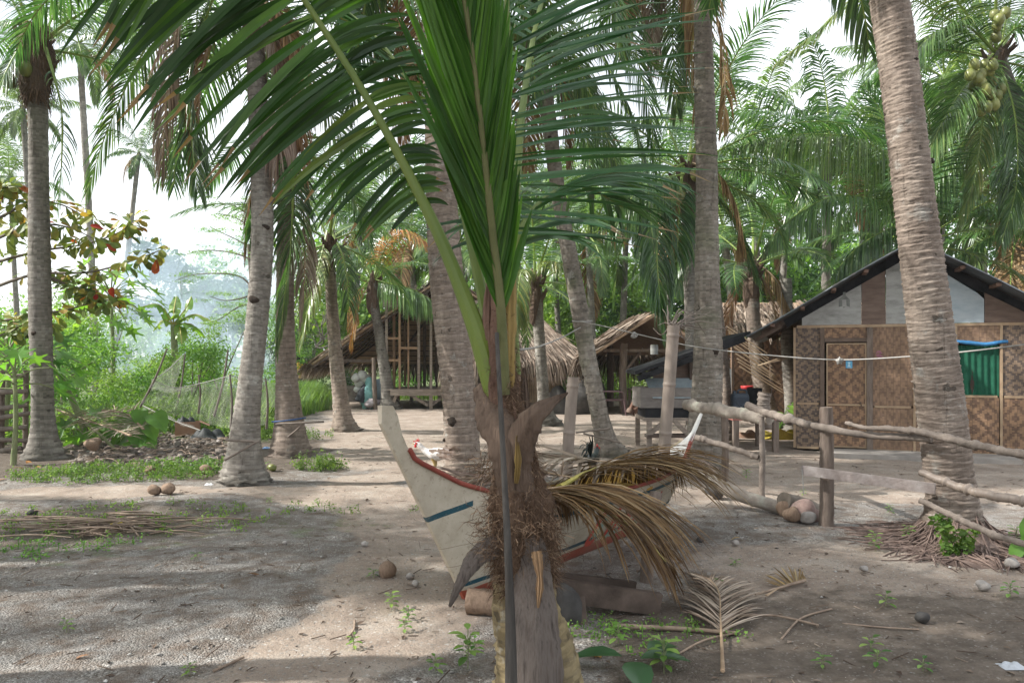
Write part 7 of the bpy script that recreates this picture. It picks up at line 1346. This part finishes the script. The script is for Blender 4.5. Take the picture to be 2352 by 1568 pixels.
scr=[('light blue plastic scrap behind the hairy crowned palm foot',216,1016,(.05,.3,.55),.13),('white plastic scrap near the weeds',195,1040,(.6,.62,.6),.07),('pale plastic bag scrap at the leaning palm foot',480,1113,(.62,.64,.66),.05),('white crumpled plastic at the lower right edge',2325,1545,(.42,.44,.47),.06),('lilac wrapper in the weeds',325,1045,(.5,.42,.52),.06),('blue wrapper right of the cardboard box',455,972,(.05,.25,.6),.05),('pale wrapper on the rubble',400,1045,(.6,.58,.4),.06),('blue scrap by the corded palm foot',612,1030,(.2,.35,.6),.07),('white scrap on the rubble front',415,1060,(.6,.6,.62),.06),('pale green wrapper on the rubble',412,1003,(.4,.5,.3),.06),('white scrap next to the cardboard box',500,1018,(.65,.6,.58),.09),('blue strip at the leaning palm',505,1012,(.2,.4,.65),.06)]
for i,(lb,px,py,c,s) in enumerate(scr): heap(lb,'plastic_scrap','litter',G(px,py,.015),s,s*.7,s*.45,mat('plastic_scrap_%s'%'abcdefghijkl'[i],c,tuple(q*1.15 for q in c),9,.4,.3),i)
frondthing('pale dead frond lying on the rubbish heap behind the broad leaf plant',[at(130,940,13.6),at(200,965,12.8),at(260,985,12.0),at(300,1000,11.4)],'drygrey','rachisdry',n=50,L=.6,w=.02,seg=4,seed=12,t0=.1,a0=70,a1=35,vee=.3,grav=.35,r0=.02,r1=.02,up=(0,0,1),jit=.15)
frondthing('pale dead frond arching behind the broad leaf plant',[at(330,985,12.8),at(290,950,13.2),at(240,945,13.6),at(190,950,13.8)],'drygrey','rachisdry',n=50,L=.7,w=.02,seg=4,seed=13,t0=.05,a0=60,a1=30,vee=.3,grav=.5,r0=.02,up=(0,0,1),jit=.15)
nut('bucket','rusty brown tin lying in the rubbish behind the weeds','tin',213,1018,.12,60,'husk',.8,Y=11.6)
def leaf1(label,px,py,s,m,var,seed):
    g=G(px,py,.02); mb=MB(); a=seed*1.7; shapeleaf(mb,OB,g,V(math.cos(a),math.sin(a),.12),V(0,0,1),s,0,var,.5); tag(mb.build('fallen_leaf',MT[m],smooth=True),label,'leaf','fallen leaves')
for i,(lb,px,py,s) in enumerate([('curled brown leaf on the gravel path',567,1330,.1),('orange brown leaf on the soil below the planks',1380,1530,.11),('red brown leaf at the lower left',205,1508,.08),('brown leaf by the hairy crowned palm root',90,1070,.15),('tan leaf left of the hairy crowned palm root',30,1075,.16),('pinkish leaf right of the palm root',160,1065,.16),('brown leaf at the left edge',15,1100,.14),('rust leaf near the sapling',60,1058,.15),('dark leaf under the canoe stake',1530,1245,.1),('brown leaf near the fence posts',1700,1250,.07)]): leaf1(lb,px,py,s,'dryorange' if i%2 else 'dryleaf',.3+.05*i,i)
def dogbane(mb):
    for px,py,a in ((1430,1552,2.9),(1470,1558,.2),(1450,1566,-1.5),(1490,1545,.8)): shapeleaf(mb,OV,G(px,py,.07),V(math.cos(a),math.sin(a),.15),V(0,0,1),.26,0,.4,.3)
single('broad_leaf_plant','large blue green leaves at the bottom edge right of the palm base','plant',dogbane,'leafdeep')
def edgeplant(mb):
    b=G(2352,1290)
    for px,py,D,s in ((2352,1235,(-.55,-.2,-.65),.2),(2362,1180,(-.2,-.3,-.8),.22),(2355,1245,(.3,-.2,-.6),.18),(2372,1215,(-.4,-.2,-.7),.2)): p=at(px,py,b[1]); tube(mb,[b,p],.004,4,n=3); shapeleaf(mb,OV,p,V(*D),V(-.3,-.7,.6),s,0,.7,.3)
single('broad_leaf_plant','bright green broad leaf leaning in from the right edge','plant',edgeplant,'papaya')
def tableplant(mb):
    b=at(1790,985,16)
    for i in range(16): a=rng.uniform(0,6.28); p=b+V(math.cos(a)*.3,math.sin(a)*.2,.25+.35*rng.uniform()); tube(mb,[b,p],.006,4,n=3); shapeleaf(mb,OV,p,V(math.cos(a),math.sin(a)-.3,-.2),V(0,-.3,1),.34,0,rng.uniform(),.3)
single('broad_leaf_plant','glossy broad leaf plant behind the outdoor table','plant',tableplant,'papaya')
# floats and net bags under the hut eave
g='things stacked under the hut eave'
fm=mat('white_float',(.55,.55,.52),(.68,.68,.65),3,.5,.1)
for i,(px,py,lb) in enumerate([(818,868,'upper left white float under the eave'),(833,862,'top white float under the eave'),(840,870,'right white float under the eave'),(826,880,'middle white float under the eave'),(822,893,'lowest white float under the eave'),(834,882,'half hidden white float behind the middle one')]):
    single('net_float',lb,'float',lambda mb: blob(mb,at(px,py,24.6+.05*i),(.16,.14,.15),.05,12,8,seed=i),fm,group='white floats')
single('net_bag','teal net bag slumped beside the eave post','bag',lambda mb: (blob(mb,at(846,915,24.3),(.25,.2,.36),.1,14,10,seed=3),blob(mb,at(852,893,24.3),(.16,.14,.3),.1,seed=6)),mat('teal_net',(.10,.24,.24),(.2,.38,.36),12,.7,.5),group=g)
single('net_bag','pale blue net bag behind the eave post','bag',lambda mb: blob(mb,at(868,905,24.6),(.26,.2,.5),.12,14,10,seed=4),mat('pale_blue_net',(.22,.3,.36),(.36,.44,.48),12,.7,.5),group=g)
single('net_roll','black rolled net leaning under the eave','net',lambda mb: tube(mb,[at(826,922,24.2),at(838,895,24.3),at(856,872,24.5)],[.17,.16,.08],10,n=18,rough=.05),mat('black_net',(.015,.018,.022),(.05,.055,.06),12,.8,.5),group=g)
single('net_roll','pinkish grey bundle on the ground beside the teal bag','bundle',lambda mb: blob(mb,at(858,924,24.2),(.3,.2,.16),.1,seed=8),mat('pinkish_net',(.3,.26,.27),(.42,.38,.38),12,.8,.5),group=g)
single('husk_basket','grey woven fish basket behind the floats','basket',lambda mb: tube(mb,[at(815,922,25),at(814,885,25)],[.28,.3],14,n=12,rough=.03),'stick',group=g)
# ------------------------------------------------------------------ roosters
def rooster(label,p,face,black,onperch):
    R=thing('rooster',label,'rooster',p); f=nrm(V(math.cos(face),math.sin(face),0)); s=V(-f[1],f[0],0); u=V(0,0,1); q=lambda a,b,c=0: p+f*a+u*b+s*c
    mm=MT['blackfeather'] if black else MT['whitefeather']; m2=MT['blackfeather'] if black else MT['brownfeather']
    mb=MB(); P=[q(-.17,.21),q(-.10,.20),q(0,.19),q(.10,.215),q(.155,.255),q(.195,.295),q(.225,.318),q(.258,.314)]; r=[.03,.075,.095,.085,.052,.036,.034,.012]
    tube(mb,P,r,14,n=34,rough=.02,flat=.85); mb.build('body',mm,R,smooth=True)
    for sg in (-1,1):
        mb=MB(); r_=np.random.default_rng(5)
        for i in range(26): a=q(.08-.2*r_.uniform(),.17+.09*r_.uniform(),sg*(.075+.02*r_.uniform())); d=nrm(-f*1+u*(-.15-.3*r_.uniform())); S=u*.016; e=a+d*.12; mb.add([a-S,a+S,e+S*.6,e-S*.6],[[0,1,2,3]],0,r_.uniform())
        mb.build('wing',m2,R)
        mb=MB(); tube(mb,[q(.02,.14,sg*.04),q(.0,.07,sg*.045),q(.015,.0,sg*.045)],[.028,.012,.008],6,n=8)
        for k in (-1,0,1): tube(mb,[q(.015,.005,sg*.045),q(.06,-.003,sg*.045+k*.02)],.005,4)
        tube(mb,[q(.015,.005,sg*.045),q(-.02,-.002,sg*.045)],.005,4); mb.build('leg',MT['legyellow'],R,smooth=True)
    mb=MB(); 
    for k in range(6): x=.175+.013*k; x+=.025; bar(mb,q(x,.334),q(x-.004,.356+.02*math.sin(k*1.1+.4)),.008,.017)
    blob(mb,q(.24,.288,.0),(.018,.016,.03),.1,8,6); blob(mb,q(.225,.318,.025),(.015,.012,.013),0,6,5); blob(mb,q(.225,.318,-.025),(.015,.012,.013),0,6,5); mb.build('comb',MT['combred'],R,smooth=True)
    mb=MB(); tube(mb,[q(.255,.314),q(.281,.303)],[.011,.003],6); mb.build('beak',MT['legyellow'],R,smooth=True)
    for sg in (-1,1): mb=MB(); blob(mb,q(.237,.327,sg*.03),(.006,.006,.006),0,6,5); mb.build('eye',MT['darkroof'],R,smooth=True)
    mb=MB(); r_=np.random.default_rng(8)
    for i in range(22 if black else 14):
        a0=math.radians(r_.uniform(60,125) if black else r_.uniform(25,60)); L=r_.uniform(.3,.5) if black else r_.uniform(.13,.22); c=r_.normal()*.25; pp=[q(-.15,.22)]; a=a0
        for j in range(8): pp.append(pp[-1]+(-f*math.cos(a)+u*math.sin(a)+s*c*.3)*L/8); a-=.27 if black else .2
        pp=np.array(pp); W=(s*.6+u*.3)*(.02 if black else .014); l=pp+W*np.interp(np.linspace(0,1,9),[0,.5,1],[.4,1,.15])[:,None]; rr=pp-W*np.interp(np.linspace(0,1,9),[0,.5,1],[.4,1,.15])[:,None]; k=np.arange(8); mb.add(np.concatenate([l,rr]),np.stack([k,k+1,k+10,k+9],1),0,r_.uniform())
    mb.build('tail',m2,R,smooth=True)
MT['blackfeather']=mat('black_feather',(.008,.012,.011),(.03,.045,.04),30,.35,.2,spec=.5); MT['whitefeather']=mat('white_brown_feather',(.28,.19,.15),(.62,.59,.56),16,.8,.5,60,c3=(.7,.68,.65)); MT['brownfeather']=mat('brown_feather',(.22,.13,.09),(.55,.45,.38),22,.8,.4,60); MT['legyellow']=mat('yellow_leg',(.3,.2,.07),(.42,.3,.12),10,.6,0); MT['combred']=mat('red_comb',(.42,.02,.025),(.58,.05,.05),12,.5,.1)
rooster('white and brown rooster perched behind the canoe bow, facing left',at(1000,1079,9.15)+V(0,0,.0),math.pi-.1,False,True)
perch('pale stick perch under the white rooster',(985,1076,9.13),(1022,1086,9.22),(1005,1081,9.18),(1022,1096,9.3),.02)
rooster('black rooster with arched tail plumes behind the canoe',V(1.10,10.4,gh(1.10,10.4)),1.2,True,False)
# ------------------------------------------------------------------ people
def skin(name,J,E,m,parent,lv=2):
    me=bpy.data.meshes.new(name); k=list(J); o0=np.array(parent.location); me.from_pydata([tuple(np.array(J[q][0])-o0) for q in k],[(k.index(a),k.index(b)) for a,b in E],[]); me.materials.append(m)
    o=bpy.data.objects.new(name,me); COL.objects.link(o); o.parent=parent; md=o.modifiers.new('skin','SKIN'); md.use_smooth_shade=True
    for i,q in enumerate(k): me.skin_vertices[0].data[i].radius=(J[q][1],J[q][1]*(J[q][2] if len(J[q])>2 else 1))
    me.skin_vertices[0].data[0].use_root=True; sb=o.modifiers.new('sub','SUBSURF'); sb.levels=lv; sb.render_levels=lv; return o
MT['skin']=mat('brown_skin',(.11,.06,.042),(.15,.085,.06),5,.5,.05); MT['hair']=mat('black_hair',(.01,.008,.007),(.03,.022,.018),20,.5,.3)
def body(c,yaw,k,pose):
    f=V(math.cos(yaw),math.sin(yaw),0); s=V(-f[1],f[0],0); u=V(0,0,1); P=lambda a,b,h: np.array(c)+(f*a+s*b+u*h)*k
    J={n_:(P(*v[0]),)+tuple(q*k if i==0 else q for i,q in enumerate(v[1:])) for n_,v in pose.items()}; return J,P
EDG=[('pelvis','waist'),('waist','chest'),('chest','neck'),('neck','head'),('head','crown')]+[(a+sd,b+sd) for sd in 'LR' for a,b in (('hip','knee'),('knee','ankle'),('ankle','toe'),('sho','elb'),('elb','wri'),('wri','palm'),('palm','fi'),('palm','fm'),('palm','fr'),('palm','fp'),('wri','th'))]+[('pelvis','hip'+sd) for sd in 'LR']+[('chest','sho'+sd) for sd in 'LR']
def fingers(pose,sd,w,d,sp):
    w=np.array(w,float); d=nrm(np.array(d,float)); sp=np.array(sp,float); pose['palm'+sd]=(tuple(w+d*.07),.028); 
    for n_,o,l in (('fi',-.028,.085),('fm',-.01,.095),('fr',.01,.088),('fp',.028,.07)): pose[n_+sd]=(tuple(w+d*(.08+l)+sp*o*1.4+V(0,0,-.012)),.009)
    pose['th'+sd]=(tuple(w+d*.06-sp*.055),.011)
def standing(label):
    c=at(684,888,30)*V(1,1,0); R=thing('person',label,'person',c); pose={'pelvis':((0,0,.92),.13,.8),'waist':((0,0,1.08),.125,.75),'chest':((.01,0,1.3),.15,.7),'neck':((0,0,1.46),.055),'head':((.02,0,1.56),.085),'crown':((.01,0,1.64),.08)}
    for sd,g_ in (('L',1),('R',-1)):
        pose.update({'hip'+sd:((0,.09*g_,.88),.085),'knee'+sd:((.02,.1*g_,.48),.058),'ankle'+sd:((-.02,.1*g_,.08),.042),'toe'+sd:((.13,.11*g_,.03),.035),'sho'+sd:((0,.17*g_,1.4),.06),'elb'+sd:((-.02,.23*g_,1.12),.043),'wri'+sd:((.05,.24*g_,.88),.032)}); fingers(pose,sd,(.05,.24*g_,.88),(.1,0,-1),(1,0,0))
    J,P=body(c,2.2,.97,pose); skin('body',J,EDG,MT['skin'],R)
    mb=MB(); tube(mb,[P(0,0,.84),P(0,0,1.05),P(.01,0,1.28),P(0,0,1.42),P(0,0,1.47)],[.17,.165,.185,.15,.075],14,n=20,flat=1.0); 
    for g_ in (1,-1): tube(mb,[P(0,.13*g_,1.41),P(-.01,.2*g_,1.26),P(-.015,.225*g_,1.16)],[.075,.075,.07],10,n=8)
    mb.build('shirt',mat('yellow_shirt',(.5,.32,.05),(.62,.42,.09),5,.85,.3),R,smooth=True)
    mb=MB(); 
    for g_ in (1,-1): tube(mb,[P(0,.07*g_,.93),P(.02,.1*g_,.5)],[.12,.085],12,n=8)
    mb.build('shorts',mat('dark_shorts',(.03,.035,.05),(.06,.065,.08),6,.9,.2),R,smooth=True)
    mb=MB(); blob(mb,P(-.005,0,1.625),(.1,.1,.1),.05); mb.build('hair',MT['hair'],R,smooth=True)
standing('person in a yellow shirt standing half behind the blue corded palm')
def squat():
    c=at(1452,953,21.0)*V(1,1,0); R=thing('person','small child squatting bare legged beside the shelter post','person',c); k=.52
    pose={'pelvis':((-.12,0,.24),.15,.9),'waist':((-.06,0,.42),.14,.85),'chest':((.06,0,.62),.15,.85),'neck':((.13,0,.78),.06),'head':((.18,0,.92),.12),'crown':((.17,0,1.03),.11)}
    for sd,g_ in (('L',1),('R',-1)):
        pose.update({'hip'+sd:((-.1,.11*g_,.22),.1),'knee'+sd:((.3,.2*g_,.5),.07),'ankle'+sd:((.08,.17*g_,.07),.05),'toe'+sd:((.27,.19*g_,.03),.045),'sho'+sd:((.07,.18*g_,.7),.065),'elb'+sd:((.25,.24*g_,.55),.05),'wri'+sd:((.46,.16*g_,.55),.04)}); fingers(pose,sd,(.46,.16*g_,.55),(1,-.3*g_,-.1),(0,1,0))
    J,P=body(c,.15,k,pose); skin('body',J,EDG,MT['skin'],R)
    mb=MB(); blob(mb,P(.155,0,.98),(.07,.07,.065),.05); mb.build('hair',MT['hair'],R,smooth=True)
    mb=MB(); tube(mb,[P(-.16,0,.16),P(-.12,0,.26),P(-.07,0,.38)],[.09,.1,.085],12,n=8); mb.build('shorts',MT['brownply'],R,smooth=True)
squat()
# ------------------------------------------------------------------ smoke and haze
def vol(nm,label,fn,dens,col,aniso,noise=None):
    mb=MB(); fn(mb); m,nt=newmat(nm+'_air'); n=N(nt); pv=n('ShaderNodeVolumePrincipled',{'Color':col,'Density':dens,'Anisotropy':aniso})
    if noise:
        tc=n('ShaderNodeTexCoord'); nz=n('ShaderNodeTexNoise',{0:(tc,3),'Scale':noise,'Detail':4}); mr=n('ShaderNodeMapRange',{0:nz,1:.42,2:.68,3:0,4:dens*2.4}); nt.links.new(mr.outputs[0],pv.inputs['Density'])
    n('ShaderNodeOutputMaterial',{1:pv}); o=mb.build(nm,m,smooth=True); o['kind']='stuff'; o['label']=label
def smoke(mb):
    for i,(px,py,Y,r) in enumerate([(470,800,30,(2.2,2,1.8)),(430,720,32,(2.8,2,2.2)),(480,650,33,(3,2,2.2)),(540,850,28,(1.6,1.5,1.2)),(400,620,35,(3,2,2.4)),(350,760,33,(2.6,2,2.2)),(560,720,31,(2.2,2,2.4))]): blob(mb,at(px,py,Y),r,.10,20,14,seed=i)
vol('smoke','bluish smoke drifting up behind the thicket at left',smoke,.17,(.72,.86,1.0),.1)
vol('haze','thin bright haze filling the grove',lambda mb: box(mb,(0,42,8.5),(170,100,19.4)),.0005,(.92,.96,1.0),.0)
